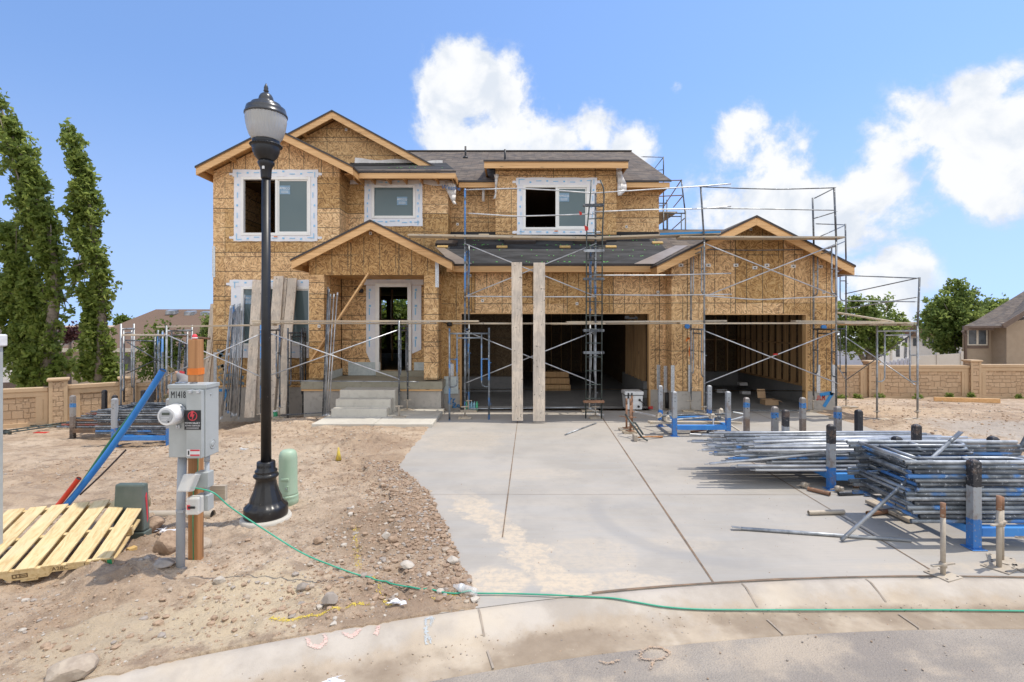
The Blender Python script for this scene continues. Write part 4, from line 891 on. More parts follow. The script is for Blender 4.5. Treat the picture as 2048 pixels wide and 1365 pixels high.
# loose wrap flaps
def flap(pts, Y, depth, label=None, txt=None):
    mb = MB(); n = len(pts)
    for k in range(n-1):
        (xa, xb, z), (xc, xd, z2) = pts[k], pts[k+1]; ya, yb = Y-.02-depth*k/n, Y-.02-depth*(k+1)/n; m_ = 4
        for j in range(m_):
            f0, f1 = j/m_, (j+1)/m_; bow = lambda f, s: -.06*math.sin(f*3.1416)*s
            mb.poly([(lerp(xa,xb,f0),ya+bow(f0,1),z),(lerp(xa,xb,f1),ya+bow(f1,1),z),(lerp(xc,xd,f1),yb+bow(f1,1),z2),(lerp(xc,xd,f0),yb+bow(f0,1),z2)], 0, True)
    o = hp('house_wrap_flap', mb, M['wrap'], label); o.modifiers.new('thick', 'SOLIDIFY').thickness = .004
    if txt:
        t_ = text_mb(txt, .17, wallM((pts[1][0]+pts[1][1])/2+.02, Y-.145, pts[1][2]+.02, -6), .002); build('wrap_lettering', t_, M['wrapblue'], o)
X_ = lambda p: PX(p, 14.85)
Z_ = lambda p: PZ(p, 14.85)
flap([(X_(891),X_(912),Z_(364)),(X_(892),X_(912),Z_(380)),(X_(898),X_(912),Z_(392)),(X_(904),X_(911),Z_(404)),(X_(908),X_(914),Z_(411))], 14.85, .10, 'torn wrap flap with blue lettering', 'Weathe')
X_ = lambda p: PX(p, 14.75); Z_ = lambda p: PZ(p, 14.75)
flap([(X_(1233),X_(1243),Z_(340)),(X_(1234),X_(1244),Z_(352)),(X_(1234),X_(1252),Z_(370)),(X_(1233),X_(1252),Z_(382)),(X_(1234),X_(1240),Z_(394))], 14.75, .12)
flap([(X_(988),X_(998),Z_(350)),(X_(990),X_(996),Z_(358)),(X_(990),X_(994),Z_(375)),(X_(990),X_(993),Z_(390)),(X_(986),X_(992),Z_(400))], 14.75, .06)
mb = MB()
for k in range(20):
    a, b = lerp(-4.7,-1.8,k/20), lerp(-4.7,-1.8,(k+1)/20); f = lambda x: 6.235+.03*math.sin(x*4)+.015*math.sin(x*9); mb.poly([(a,YM-.05,f(a)),(b,YM-.05,f(b)),(b,YM-.012,f(b)+.16),(a,YM-.012,f(a)+.16)], 0, True)
hp('house_wrap_strip', mb, M['wrap'])
# white vent stubs hanging under the eave
for px, z1 in ((967, 404), (955, 378)):
    x = PX(px, 15.35); mb = MB(); mb.tube([(x,15.3,6.3),(x,15.3,PZ(z1,15.35))], .045, 10); hp('vent_stub', mb, M['wrap'])
# steel hold-down straps and nailing tags on the sheathing
mb = MB()
for px, ya, yb, Y in ((874, 521, 575, YP), (427, 493, 555, YW), (1317, 730, 778, YG), (1331, 732, 785, YG-.27), (1345.5, 731, 785, YR), (1380, 730, 784, YR), (1637, 730, 786, YR), (1667, 730, 786, YR), (430, 705, 765, YW), (904, 728, 752, YG)):
    x = PX(px, Y-.01); mb = MB(); mb.box(x-.045, x+.045, Y-.010, Y-.003, PZ(yb, Y), PZ(ya, Y)); hp('strap', mb, M['strap'])
mb = MB()
for px, py, Y in ((741,467,YP),(965,602,YG),(1154,608,YG),(940,552,YG),(1316,585,YG),(1502,459,YR),(638,653,YP),(856,646,YP),(1253,454,YB),(915,449,YB),(1362,531,YR),(1417,531,YR),(1472,531,YR),(1510,536,YR),(1534,531,YR),(1587,533,YR),(1641,534,YR),(1648,585,YR),(692,260,YB)):
    p = P(px, py, Y-.01); s = .035 if py not in (531,533,534,536) else .06; mb.box(p.x-s, p.x+s, Y-.009, Y-.003, p.z-.035, p.z+.04); mb.box(p.x-s*.4, p.x+s*.4, Y-.012, Y-.008, p.z-.015, p.z+.015, 1)
hp('tag', mb, [M['white'], M['black']])
# sprayed lot numbers and initials
def stroke(mb, pts, Y, wd, m=0):
    pp = [P(px, py, Y) for px, py in pts]
    for a, b in zip(pp[:-1], pp[1:]):
        d = (b-a).normalized(); s = Vector((-d.z, 0, d.x))*wd/2; a2, b2 = a-d*wd*.35, b+d*wd*.35; mb.prism([a2-s, b2-s, b2+s, a2+s], (0,-.003,0), m)
mb = MB(); stroke(mb, [(1642,790),(1663,786),(1664,788),(1649,812)], YR+.008, .085); hp('painted_numeral', mb, M['bluegraf'], 'blue sprayed seven on the garage foundation')
mb = MB()
for s in ([(1636,792),(1636,800),(1633,800)], [(1640,792),(1640,800),(1643,800)], [(1645,800),(1645,792),(1647,796),(1649,792),(1649,800)]): stroke(mb, s, YR+.008, .022)
hp('painted_initials', mb, M['redgraf'])
mb = MB(); stroke(mb, [(440,781),(455,781),(447,800)], YW+.012, .07); hp('painted_numeral', mb, M['bluegraf'])
mb = MB()
for s in ([(904,797),(898,801),(897,806),(902,808)], [(910,798),(907,800),(906,806),(911,807)], [(906,810),(911,810),(905,815),(912,815)], [(916,810),(914,813),(918,815),(920,811),(916,810)]): stroke(mb, s, YG+.01, .03)
for s in ([(1340,793),(1338,797),(1341,799),(1338,804)], [(1338,795),(1337,803)]): stroke(mb, s, YG-.1, .03)
hp('painted_initials', mb, M['bluegraf'])
mb = MB(); stroke(mb, [(1373,682),(1376,677),(1381,678),(1382,690),(1379,700),(1380,712)], YR-.002, .04); hp('painted_arrow', mb, M['orange'])
M['fadegraf'] = simple('faded_blue_spray', (.10,.19,.27), (.35,.25,.12), 9, .85)
mb = MB()
for s in ([(437,700),(446,704),(440,712),(449,714)], [(437,735),(445,732),(450,740),(441,746)], [(452,752),(470,750),(485,755)], [(440,755),(448,765),(470,762),(486,768)]): stroke(mb, s, YW-.002, .09)
hp('painted_scribble', mb, M['fadegraf'])
# wall conduit stubs and vents
for px, py, Y in ((899,649,YG-.1),(722,582,14.3)):
    p = P(px, py, Y); mb = MB(); mb.lathe([(.02,-.06),(.06,-.05),(.075,0),(.06,.05),(.02,.06)], p, 12); q = P(px-14, py-5, Y+.1); mb.tube([p, q], .012, 6); hp('porch_light_stub', mb, M['black'])
p = P(1373, 653, YR-.1); mb = MB(); mb.lathe([(.06,0),(.06,.08)], p, 14, M=Matrix.Rotation(R(90),3,'X')); hp('outlet_box', mb, M['bluepaint'])
p = P(1645, 655, YR-.1); mb = MB(); mb.lathe([(.06,0),(.06,.08)], p, 14, M=Matrix.Rotation(R(90),3,'X')); hp('outlet_box', mb, M['bluepaint'])
p = P(1334, 815, YG-.25); mb = MB(); mb.tube([(p.x,p.y,.02),(p.x,p.y,.42)], .05, 12); hp('drain_stub', mb, M['black'])

# ------------------------------------------------------------------ scaffolding
TR = .0225
def frame_mb(A, B, z0, h, arch=True, lean=(0,0)):
    mb = MB(); A, B = Vector((A[0],A[1],z0)), Vector((B[0],B[1],z0)); d = (B-A); d.normalize(); up = Vector((lean[0], lean[1], 1))
    W = (B-A).length; T = lambda s, z: A+d*s+up*z
    mb.tube([T(0,0), T(0,h)], TR); mb.tube([T(W,0), T(W,h)], TR); mb.tube([T(0,h-.13), T(W,h-.13)], TR*.95)
    if arch:
        i = W*.19; zb = h*.36
        for s0, s1 in ((0, i), (W, W-i)):
            mb.tube([T(s1,h-.13), T(s1,zb+.09), T(lerp(s1,s0,.12),zb+.035), T(lerp(s1,s0,.4),zb), T(s0,zb)], TR*.75); mb.tube([T(s0,h*.66), T(s1,h*.66)], TR*.7)
        mb.tube([T(i,h-.23), T(W-i,h-.23)], TR*.8)
    else:
        for f in (.3, .62): mb.tube([T(0,h*f), T(W,h*f)], TR*.8)
    for s in (0, W):
        for z in (h*.17, h*.62): p = T(s, z); mb.tube([p, p+Vector((.055,-.02,0))], .008, 6)
    return mb
def jack_mb(x, y, z0, z1, block=True):
    mb = MB(); mb.tube([(x,y,z0+.05),(x,y,z1+.12)], .017, 8); mb.box(x-.075, x+.075, y-.075, y+.075, z0+.045, z0+.054); mb.beam((x-.09,y-.02,z1-.01),(x+.09,y+.02,z1-.01), .022, .02); mb.tube([(x,y,z1-.03),(x,y,z1+.01)], .03, 8)
    return mb
def flat_brace(mb, a, b, r=.0135):
    a, b = Vector(a), Vector(b); d = (b-a).normalized(); mb.tube([a+d*.05, b-d*.05], r, 7)
    for p, s in ((a, 1), (b, -1)): mb.beam(p-d*.02*s, p+d*.09*s, .034, .006)
def brace_pair(mb, A, B, z0, z1, o=0):
    flat_brace(mb, (A[0],A[1]-.03,z0), (B[0],B[1]-.03,z1)); flat_brace(mb, (A[0],A[1]-.045,z1), (B[0],B[1]-.045,z0))
def block(x, y, z, label, group='sole blocks under the scaffold legs', l=.30, w_=.14, rot=0):
    mb = MB(); c, s = math.cos(rot), math.sin(rot); mb.obox((x,y,z+.022), (c*l/2,s*l/2,0), (-s*w_/2,c*w_/2,0), (0,0,.021)); single('wood_block', mb, M['plank_x'], label, 'wood block', group, bevel=.004)
FY, BY = 11.95, 12.87
fx = [PX(930,FY), PX(1191,FY), PX(1408.5,FY), PX(1672.5,FY)]
scaf = thing('scaffold', 'two level tube scaffold with guard rails across the garage front', 'scaffold', (3.2, 12.4, 0), 'scaffolds around the house')
def sp(root, name, mb, m, label=None): return build(name, mb, m, root, label=label)
mats = [M['galvb'], M['galv'], M['galv'], M['galvd']]; where = ['beside the front entry', 'under the ladder', 'between the two garage doors', 'at the outer garage corner']
for i, x in enumerate(fx):
    sp(scaf, 'scaffold_frame', frame_mb((x,FY), (x+.012,BY), .28, 1.93), mats[i])
    sp(scaf, 'scaffold_frame', frame_mb((x,FY), (x+.012,BY), 2.23, 1.93), mats[(i+3) % 4 if i else 0])
    for y in (FY, BY): sp(scaf, 'base_jack', jack_mb(x, y, .0, .29), M['duststeel'])
    block(x, FY, 0, 'wood block under the street-side scaffold leg '+where[i], rot=.1*i); block(x+.01, BY, 0, 'wood block under the house-side scaffold leg '+where[i], l=.42)
LX = [0, 0, -.085, -.05]
for i, x in enumerate(fx):
    zt = PZ([378, 386, 372, 375][i], FY); mb = MB(); mb.tube([(x,FY,4.13),(x+LX[i],FY,zt)], TR); sp(scaf, 'guard_post', mb, M['galvb'] if i in (0,) else M['galvd'])
mb = MB(); xb = fx[3]+.02; mb.tube([(xb,BY,4.13),(xb-.03,BY,PZ(396,BY))], TR); sp(scaf, 'guard_post', mb, M['galvd'])
def rail(root, pts, Y, m, r=.014, name='guard_rail'):
    mb = MB(); pp = [P(px, py, Y) for px, py in pts]; q = []
    for a, b in zip(pp[:-1], pp[1:]):
        for k in range(6): q.append(a.lerp(b, k/6))
    q.append(pp[-1]); q2 = [q[0]]+[(q[i-1]+q[i]*2+q[i+1])/4 for i in range(1, len(q)-1)]+[q[-1]]
    mb.tube(q2, r, 7); d = (q2[1]-q2[0]).normalized(); mb.beam(q2[0]-d*.03, q2[0]+d*.06, .036, .007); mb.beam(q2[-1]-(q2[-1]-q2[-2]).normalized()*.06, q2[-1], .036, .007); return sp(root, name, mb, m)
Yr = FY-.035
for pts, m in (([(932,380),(1031,377),(1110,381),(1190,387)],'galvl'), ([(1180,387),(1290,380),(1401,373),(1462,368)],'galvl'), ([(1402,374),(1480,377),(1560,379),(1668,376)],'galvd'),
               ([(938,427),(1031,433),(1110,431),(1191,428)],'galvl'), ([(1188,424),(1290,420),(1404,418),(1462,413)],'galvl'), ([(1404,417),(1520,418),(1668,421)],'galv'),
               ([(934,593),(1060,594),(1190,594)],'galvl'), ([(1188,551),(1330,551),(1462,547)],'galvl'), ([(1188,590),(1330,591),(1463,589)],'galvl'), ([(1411,592),(1515,600),(1600,596),(1672,593)],'galvl'), ([(942,818),(1050,817),(1170,815)],'galv')):
    rail(scaf, pts, Yr, M[m])
rail(scaf, [(1388,499),(1510,501),(1634,499)], BY, M['galvd']); rail(scaf, [(1390,822),(1500,822),(1620,822)], 12.7, M['galvd'])
rail(scaf, [(1670,376),(1629,397)], 12.4, M['galvd']); rail(scaf, [(1672,424),(1626,438)], 12.4, M['galvd'])
for i in (0, 2):
    for z0, z1 in ((.83, 2.05), (2.85, 4.08)):
        mb = MB(); brace_pair(mb, (fx[i],FY), (fx[i+1],FY), z0, z1); sp(scaf, 'cross_brace', mb, M['galvl'])
# access ladder clamped to the frame by the garage door
lad = MB(); Yl = FY-.14; xl0, xl1 = PX(1171.5,Yl), PX(1203,Yl)
lad.tube([(xl0,Yl,.03),(xl0+.02,Yl,4.3),(xl0+.10,Yl,PZ(398,Yl)),(xl0+.14,Yl+.05,PZ(359,Yl))], .016, 8); lad.tube([(xl1,Yl,.03),(xl1+.02,Yl,4.3),(xl1+.06,Yl,PZ(392,Yl)),(xl1+.045,Yl,PZ(376,Yl)),(xl1-.02,Yl+.05,PZ(359,Yl))], .016, 8)
z = .18
while z < 5.2:
    t_ = max(0, (z-4.3)/1.2); lad.tube([(xl0+.02*z/4.3+t_*.08,Yl,z),(xl1+.02*min(1,z/4.3)+t_*.03,Yl,z+t_*.06)], .012, 7); z += .318
lo = sp(scaf, 'ladder', lad, M['greenp'])
for zz, m in ((.42,'rust'), (1.55,'galvd'), (2.06,'galvd'), (3.25,'galvd'), (3.9,'galv'), (4.95,'galvd')):
    mb = MB(); mb.box(xl0-.05, xl1+.06, Yl-.02, Yl+.05, zz-.03, zz+.03)
    for x in (xl0-.04, xl1+.04): mb.tube([(x,Yl-.05,zz),(x,Yl+.09,zz)], .022, 6)
    build('clamp', mb, M[m], lo)
for px, py, s in ((1160.5,427,1), (1172,457,1.4)):
    p = P(px, py, Yl-.05); mb = MB(); mb.poly([p+Vector((-.03,0,.05))*s, p+Vector((.035,-.01,.02))*s, p+Vector((.04,0,-.03))*s, p+Vector((-.01,.01,-.045))*s]); o = sp(scaf, 'flag_tape', mb, M['red']); o.modifiers.new('t','SOLIDIFY').thickness = .003
mb = MB(); p = P(1551, 711, FY-.06); mb.tube([p-Vector((.05,0,-.022)), p+Vector((.05,0,.024))], .0155, 8); sp(scaf, 'red_tape', mb, M['red'])

# porch side scaffold
PF, PB = 11.7, 12.62
gxs = [PX(333,PF), PX(522,PF), PX(798,PF)]
ps = thing('scaffold', 'single level tube scaffold running past the front porch', 'scaffold', (-5.5, 12.2, 0), 'scaffolds around the house')
for i, x in enumerate(gxs):
    zb = [-.22, -.1, .085][i]; sp(ps, 'scaffold_frame', frame_mb((x,PF), (x+.01,PB), zb+.25, 1.95-zb*.9 if i < 2 else 1.95), [M['galv'], M['galvb'], M['galvd']][i])
    for y in (PF, PB): sp(ps, 'base_jack', jack_mb(x, y, zb-.03, zb+.26), M['duststeel'])
    block(x, PF, zb-.03, 'wood block under the porch scaffold leg '+['behind the power pedestal','beside the lamp post','on the entry pad'][i]); block(x, PB, zb-.03, 'wood block under the inner porch scaffold leg '+['behind the power pedestal','beside the lamp post','by the concrete steps'][i])
for i, (za, zb_) in enumerate(((1.14, 1.97), (.96, 2.08))):
    mb = MB(); brace_pair(mb, (gxs[i],PF), (gxs[i+1],PF), za, zb_) if i else brace_pair(mb, (gxs[0],PF), (gxs[1],PF), 1.02, 1.98); sp(ps, 'cross_brace', mb, M['galvl'])
rail(ps, [(579,762),(700,763),(838,764)], PB, M['galv']); rail(ps, [(562,831),(700,822),(760,818)], 12.5, M['galvd'])
# frames parked between the porch scaffold and the wing
for (ax, ay, bx, by, zb, h, lab) in ((576,13.35,606,13.9,-.25,2.35,'spare scaffold frame standing behind the porch scaffold near the green cup'), (604,13.5,611,14.05,.35,1.75,'spare dark scaffold frame hung beside the porch post')):
    o = single('scaffold_upright', frame_mb((PX(ax,ay),ay), (PX(bx,by)+.0,by), zb, h), M['galvd'], lab, 'scaffold frame', 'spare scaffold frames')
f = frame_mb((PX(899,11.75),11.75), (PX(978,11.85),11.85), .0, 2.12); single('scaffold_upright', f, M['galvb'], 'spare scaffold frame standing on edge in front of the open garage', 'scaffold frame', 'spare scaffold frames')

# scaffold beyond the outer garage corner
ss = thing('scaffold', 'scaffold with a low guard rail standing on dirt beyond the garage corner', 'scaffold', (9.3, 13.6, 0), 'scaffolds around the house')
sA, sB = (PX(1754,12.3), 12.3), (PX(1835,12.3), 12.3); sC, sD = (PX(1630,15.3), 15.3), (PX(1692,15.3), 15.3)
z1, z2 = -.08, -.27
for a, b, zb, h, m in ((sA, sB, z1+.15, 2.1, 'galv'), (sC, sD, z2+.2, 2.25, 'galvd'), (sC, sD, 2.2, 1.95, 'galvd')): sp(ss, 'scaffold_frame', frame_mb(a, b, zb, h), M[m])
for q, zb in ((sA, z1), (sB, z1), (sC, z2), (sD, z2)):
    sp(ss, 'base_jack', jack_mb(q[0], q[1], zb-.03, zb+.2), M['duststeel'])
for q, zb, t_ in ((sA,z1,'in front, nearer the garage'), (sB,z1,'in front, nearer the stone wall'), (sD,z2,'towards the stone wall')): block(q[0], q[1], zb-.03, 'sole plank under the corner scaffold leg '+t_, l=.62, w_=.2)
mb = MB(); mb.tube([(sB[0],sB[1],2.1),(sB[0]+.05,sB[1],PZ(555,12.3))], TR); sp(ss, 'guard_post', mb, M['galvd'])
mb = MB(); mb.tube([(sD[0],sD[1],4.1),(sD[0]-.02,sD[1],PZ(448,15.3))], TR); sp(ss, 'guard_post', mb, M['galvd'])
def tube2(root, name, a, b, m, r=.014):
    mb = MB(); flat_brace(mb, a, b, r); return sp(root, name, mb, m)
tube2(ss, 'cross_brace', P(1693,676,15.2), P(1829,769,12.35), M['galv']); tube2(ss, 'cross_brace', P(1690,762,15.2), P(1829,665,12.35), M['galvd'])
tube2(ss, 'guard_rail', (fx[3],FY+.05,PZ(550,FY)), P(1838,557,12.3), M['galvd']); tube2(ss, 'guard_rail', P(1676,602,12.1), P(1834,604,12.25), M['galv']); tube2(ss, 'guard_rail', P(1690,588,15.2), P(1838,556,12.33), M['galvd'])
tube2(ss, 'guard_rail', P(1690,618,15.2), P(1834,595,12.33), M['galv']); tube2(ss, 'guard_rail', P(1632,448,13.2), P(1690,450,15.2), M['galvd']); tube2(ss, 'guard_rail', P(1690,451,15.2), P(1641,473,13.0), M['galvd']); tube2(ss, 'guard_rail', P(1690,483,15.2), P(1656,498,13.0), M['galvd'])
tube2(ss, 'cross_brace', P(1676,735,15.1), P(1693,762,15.2), M['galv'])

# scaffold tower standing beyond the main house gable
rs = thing('scaffold', 'blue scaffold tower with planks rising past the main roof end', 'scaffold', (5.0, 17.5, 4.2), 'scaffolds around the house')
q = [(PX(1327,16.0),16.0), (PX(1371,16.0),16.0), (PX(1327,19.0),19.0), (PX(1371,19.0)-.1,19.0)]
sp(rs, 'scaffold_frame', frame_mb(q[0], q[1], 3.75, PZ(427,16)-3.75+.13), M['galvd']); sp(rs, 'scaffold_frame', frame_mb((5.0,19.0), (5.75,19.0), 3.6, 3.2), M['galvd'])
mb = MB(); mb.tube([(q[1][0],16.0,PZ(430,16)),(q[1][0]-.13,16.0,PZ(360,16))], TR); sp(rs, 'guard_post', mb, M['galvd']); mb = MB(); mb.tube([P(1327,350,20.0), P(1327,314,20.0)], TR); mb.tube([P(1327,420,20.0), P(1327,350,20.0)], TR); sp(rs, 'guard_post', mb, M['galvd'])
for a, b in ((P(1363,360,16), P(1325,417,18.5)), (P(1365,393,16), P(1347,415,18.5)), (P(1363,361,16), P(1300,362,18.9)), (P(1365,391,16), P(1300,394,19)), (P(1369,437,16), P(1340,463,18.5)), (P(1327,315,20), P(1283,314,20.4)), (P(1326,316,20), P(1308,339,22)), (P(1326,340,20), P(1316,341,21))): tube2(rs, 'guard_rail', a, b, M['rust'] if a.y < 17 else M['galvd'], .016)
mbp = MB(); pts = [P(1298,421,16), P(1362,422,16)]; z = pts[0].z
def plank(pa, pb, w_, th, mat, label, group='scaffold planks', tilt=None, name='scaffold_plank', up=(0,0,1), b=.004):
    mb = MB(); mb.beam(pa, pb, w_, th, up); return single(name, mb, mat, label, 'plank', group, bevel=b)
zz = PZ(424, 16); 
for k, nm in enumerate(('against the wall', 'along the outer edge')): plank((4.72+k*.32,16.05,zz), (4.72+k*.32,19.4,zz), .29, .04, M['plank_y'], 'orange-brown plank on the tower beyond the main roof, '+nm)
plank((4.6,18.9,PZ(385,18.9)), (5.35,18.9,PZ(385,18.9)), .4, .04, M['plank_x'], 'upper short plank on the tower just under the main eave')

# planks on the scaffold decks
def deckplank(px0, px1, py0, py1, Y, w_, label, mat='plank_x', th=.04, y2=None):
    a, b = P(px0, py0, Y), P(px1, py1, y2 or Y); a.y += w_/2; b.y += w_/2; a.z -= th/2; b.z -= th/2; return plank(a, b, w_, th, M[mat], label)
deckplank(312, 546, 652.5, 648.5, PF+.1, .28, 'lower level plank from behind the power pedestal to the lamp post')
deckplank(503, 957, 641, 641, PF+.02, .28, 'long lower level plank passing in front of the porch columns'); deckplank(505, 870, 645.5, 645.5, PF+.42, .28, 'second plank behind the porch scaffold edge, ending short of the door')
deckplank(906, 1211, 645.5, 646, FY-.02, .28, 'lower level plank crossing the double garage door towards the ladder'); deckplank(1134, 1454, 643, 640.5, FY+.04, .28, 'lower plank from the ladder past the single garage door jamb'); deckplank(1105, 1400, 647.0, 645.0, FY+.4, .28, 'house-side plank between the two garage doors')
deckplank(1361, 1690, 645.5, 645, FY, .28, 'lower plank across the single garage door opening'); deckplank(1592, 1788, 641, 643, FY+.32, .24, 'lower plank resting past the outer garage corner')
deckplank(906, 1211, 645.5, 646, FY+.36, .28, 'house-side plank across the double garage door')
deckplank(815, 1203, 468.5, 475.5, FY-.06, .30, 'upper level street-side plank reaching over the porch roof'); deckplank(818, 1215, 468.0, 475, FY+.28, .30, 'upper level middle plank over the porch roof'); deckplank(818, 1215, 468.0, 474, FY+.61, .30, 'upper level house-side plank over the porch roof')
M['blueplank'] = wood('blue_edged_plank', (.035,.24,.52), (.03,.20,.44), 'x', .7, False)
def upper(px0, px1, py0, py1, Y, lab): return deckplank(px0, px1, py0, py1, Y, .30, lab)
o = upper(1193, 1442, 473, 464.5, FY+.05, 'upper plank with a blue painted edge between ladder and gable'); a, b = P(1320, 467.3, FY+.045), P(1441, 463.2, FY+.045); mb = MB(); mb.beam(a-Vector((0,0,.012)), b-Vector((0,0,.012)), .012, .045); build('painted_edge', mb, M['blueplank'], o)
upper(1193, 1430, 474, 466, FY+.38, 'upper middle plank between ladder and gable'); upper(1360, 1690, 472, 473, FY-.03, 'upper street-side plank in front of the garage gable'); upper(1360, 1688, 472.5, 473, FY+.30, 'upper middle plank in front of the garage gable'); upper(1362, 1686, 473, 473.5, FY+.62, 'upper house-side plank in front of the garage gable')
zz = 2.19
plank((8.72,12.25,zz), (9.25,15.35,zz), .28, .04, M['plank_y'], 'plank on the corner scaffold running back beside the garage wall'); plank((9.05,12.25,zz), (9.6,15.35,zz), .28, .04, M['plank_y'], 'middle plank on the corner scaffold'); plank((9.45,12.25,zz), (9.85,15.35,zz), .28, .04, M['plank_y'], 'outer plank on the corner scaffold')
plank((fx[3]+.03,11.85,2.235), (9.65,12.35,2.235), .24, .035, M['plank_x'], 'plank bridging the two scaffolds at the garage corner')
plank(P(1675,626,13.2), P(1786,644,12.3), .24, .04, M['plank_x'], 'loose plank tilted down onto the corner scaffold')
# planks leaning upright
def leaner(px0, py0, Y0, px1, py1, Y1, wpx, th, label, mat='plank_z'):
    a, b = P(px0, py0, Y0), P(px1, py1, Y1); w_ = wpx/F*Y0; d = (b-a).normalized(); n = d.cross(Vector((1,0,0))).normalized(); mb = MB(); s = d.cross(n).normalized(); mb.obox((a+b)/2, d*(b-a).length/2, s*w_/2, n*th/2); return single('leaning_plank', mb, M[mat], label, 'plank', 'planks leaning upright', bevel=.004)
leaner(1035, 842, 11.42, 1033.5, 525, 11.86, 22, .04, 'tall upright plank nearer the front door, leaning on the garage scaffold'); leaner(1078, 843, 11.38, 1078.5, 526, 11.86, 24, .04, 'tall upright plank with wavy grain, nearer the ladder')
leaner(499, 836, 13.3, 515, 561, 14.08, 20, .04, 'spattered plank leaning on the wing beside the braces'); leaner(515, 830, 13.45, 530, 570, 14.1, 17, .04, 'plank mostly behind the lamp post, leaning on the wing')
leaner(537, 835, 13.3, 558, 553, 14.05, 21, .05, 'split-topped plank leaning on the wing just past the lamp post'); leaner(562, 829, 13.35, 585, 557, 14.08, 19, .04, 'plank leaning on the wing window nearest the porch'); leaner(546, 832, 13.45, 569, 556, 14.1, 12, .04, 'narrow plank edge behind the split-topped plank')
for k, (a, b) in enumerate(((408, 436), (411, 428), (415, 432))): leaner(a, 775, 14.6, b-3, 596+k*12, 14.9, 7, .04, ['tall','middle','short'][k]+' board leaning at the far side of the wing corner')
mb = MB(); a, b = P(622, 722, 12.94), P(738, 547, 12.94); mb.beam(a, b, .04, .14, (0,1,0)); single('diagonal_board', mb, M['fascia'], 'orange diagonal board nailed across the porch opening', 'board')
# braces leaning
def lean_brace(px0, py0, px1, py1, Y0, Y1, m, label, group='braces leaning on the house', r=.0135):
    mb = MB(); flat_brace(mb, P(px0, py0, Y0), P(px1, py1, Y1), r*1.15); single('leaning_brace', mb, M[m], label, 'brace', group)
lab1 = 'cross brace leaning in the bundle beside the wing window'
for a, b, c, d, m in ((441,838,461,613,'galvl'), (444,836,464,612,'galv'), (452,824,467,612,'galvb'), (456,826,469,610,'galvb'), (460,827,473,612,'galvl'), (464,830,476,611,'galv'), (467,831,477,610,'galvl'), (470,832,480,609,'galv'), (477,838,489,592,'galv'), (479,832,490,590,'galvd'), (473,830,483,618,'galvl'), (462,834,471,620,'galvd')):
    lean_brace(a, b, c, d, 13.35+random.uniform(-.08,.1), 14.05+random.uniform(-.1,.04), m, lab1)
lab2 = 'cross brace leaning in the bundle against the porch column'
for a, b, c, d, m in ((645,834,656,576,'galvd'), (650,833,661,590,'galv'), (653,832,668,590,'galvl'), (657,832,675,587,'galvl'), (648,834,658,580,'galv')): lean_brace(a, b, c, d, 12.3, 12.93, m, lab2)

# scaffold tower behind the rack at the far side
ts = thing('scaffold', 'open scaffold tower with a short plank behind the tube stacks', 'scaffold', (-8.9, 12.6, -.4), 'scaffolds around the house')
for a, b, za, h, m in (((242,12.5), (268,13.3), -.35, None, 'galv'), ((325,12.5), (316,13.3), -.35, None, 'galvb')):
    A = (PX(a[0],a[1]), a[1]); B = (PX(b[0],b[1]), b[1]); top = PZ(648 if a[0] < 300 else 662, a[1]); sp(ts, 'scaffold_frame', frame_mb(A, B, za, top-za), M[m])
mb = MB(); a, b = P(248,805,12.9), P(248,672,12.9); mb.tube([a, b], TR); a, b = P(310,800,12.9), P(310,674,12.9); mb.tube([a, b], TR); mb.tube([P(250,681,12.9), P(312,683,12.9)], TR*.8); sp(ts, 'inner_frame', mb, M['galvd'])
tube2(ts, 'cross_brace', P(255,685,12.9), P(322,725,12.6), M['galvd']); tube2(ts, 'cross_brace', P(252,748,12.9), P(330,712,12.6), M['galvd'])
deckplank(243, 324, 669, 669.5, 12.45, .28, 'short weathered plank on the tower behind the tube stacks')
rail(ts, [(325,667),(420,678)], 13.6, M['rust'], .03, 'ledger')
f = frame_mb((PX(350,13.4),13.4), (PX(365,13.7),13.7), -.3, 2.1, lean=(.06,.0)); single('scaffold_upright', f, M['galvd'], 'spare frame leaning behind the timber post top', 'scaffold frame', 'spare scaffold frames')

# ------------------------------------------------------------------ racks, tube stacks and site clutter
ORD = ['topmost','second','third','fourth','fifth','sixth','seventh','eighth','ninth','tenth','eleventh','twelfth','thirteenth','fourteenth','fifteenth','sixteenth']
def rack(x0, x1, y0, y1, z, h, base, posts, label, group='tube racks', pw=.085):
    t = thing('tube_rack', label, 'rack', ((x0+x1)/2, (y0+y1)/2, z), group)
    mb = MB(); b = .09
    for y in (y0, y1): mb.box(x0+pw/2+.002, x1-pw/2-.002, y-b/2, y+b/2, z+.13, z+.22)
    for x in (x0, x1): mb.box(x-b/2+.004, x+b/2-.004, y0+pw/2+.002, y1-pw/2-.002, z+.135, z+.215)
    build('base_frame', mb, base, t, bevel=.005)
    for (x, y), m in zip(((x0,y0),(x1,y0),(x0,y1),(x1,y1)), posts):
        p = MB(); p.box(x-pw/2, x+pw/2, y-pw/2, y+pw/2, z+.01, z+h); p.lathe([(pw*.70,z+h+.001),(pw*.45,z+h+.022),(pw*.12,z+h+.030)], (x,y,0), 4, M=Matrix.Rotation(R(45),3,'Z')); p.box(x-.075, x+.075, y-.075, y+.075, z+.002, z+.0095)
        for q in (.10, .17): p.tube([(x-pw/2-.001,y,z+h-q),(x-pw/2+.004,y,z+h-q)], .011, 8, 1); p.tube([(x,y-pw/2-.001,z+h-q),(x,y-pw/2+.004,z+h-q)], .011, 8, 1)
        if m == 'two': pass
        po = build('post', p, [M[m], M['black']], t, bevel=.006)
    return t
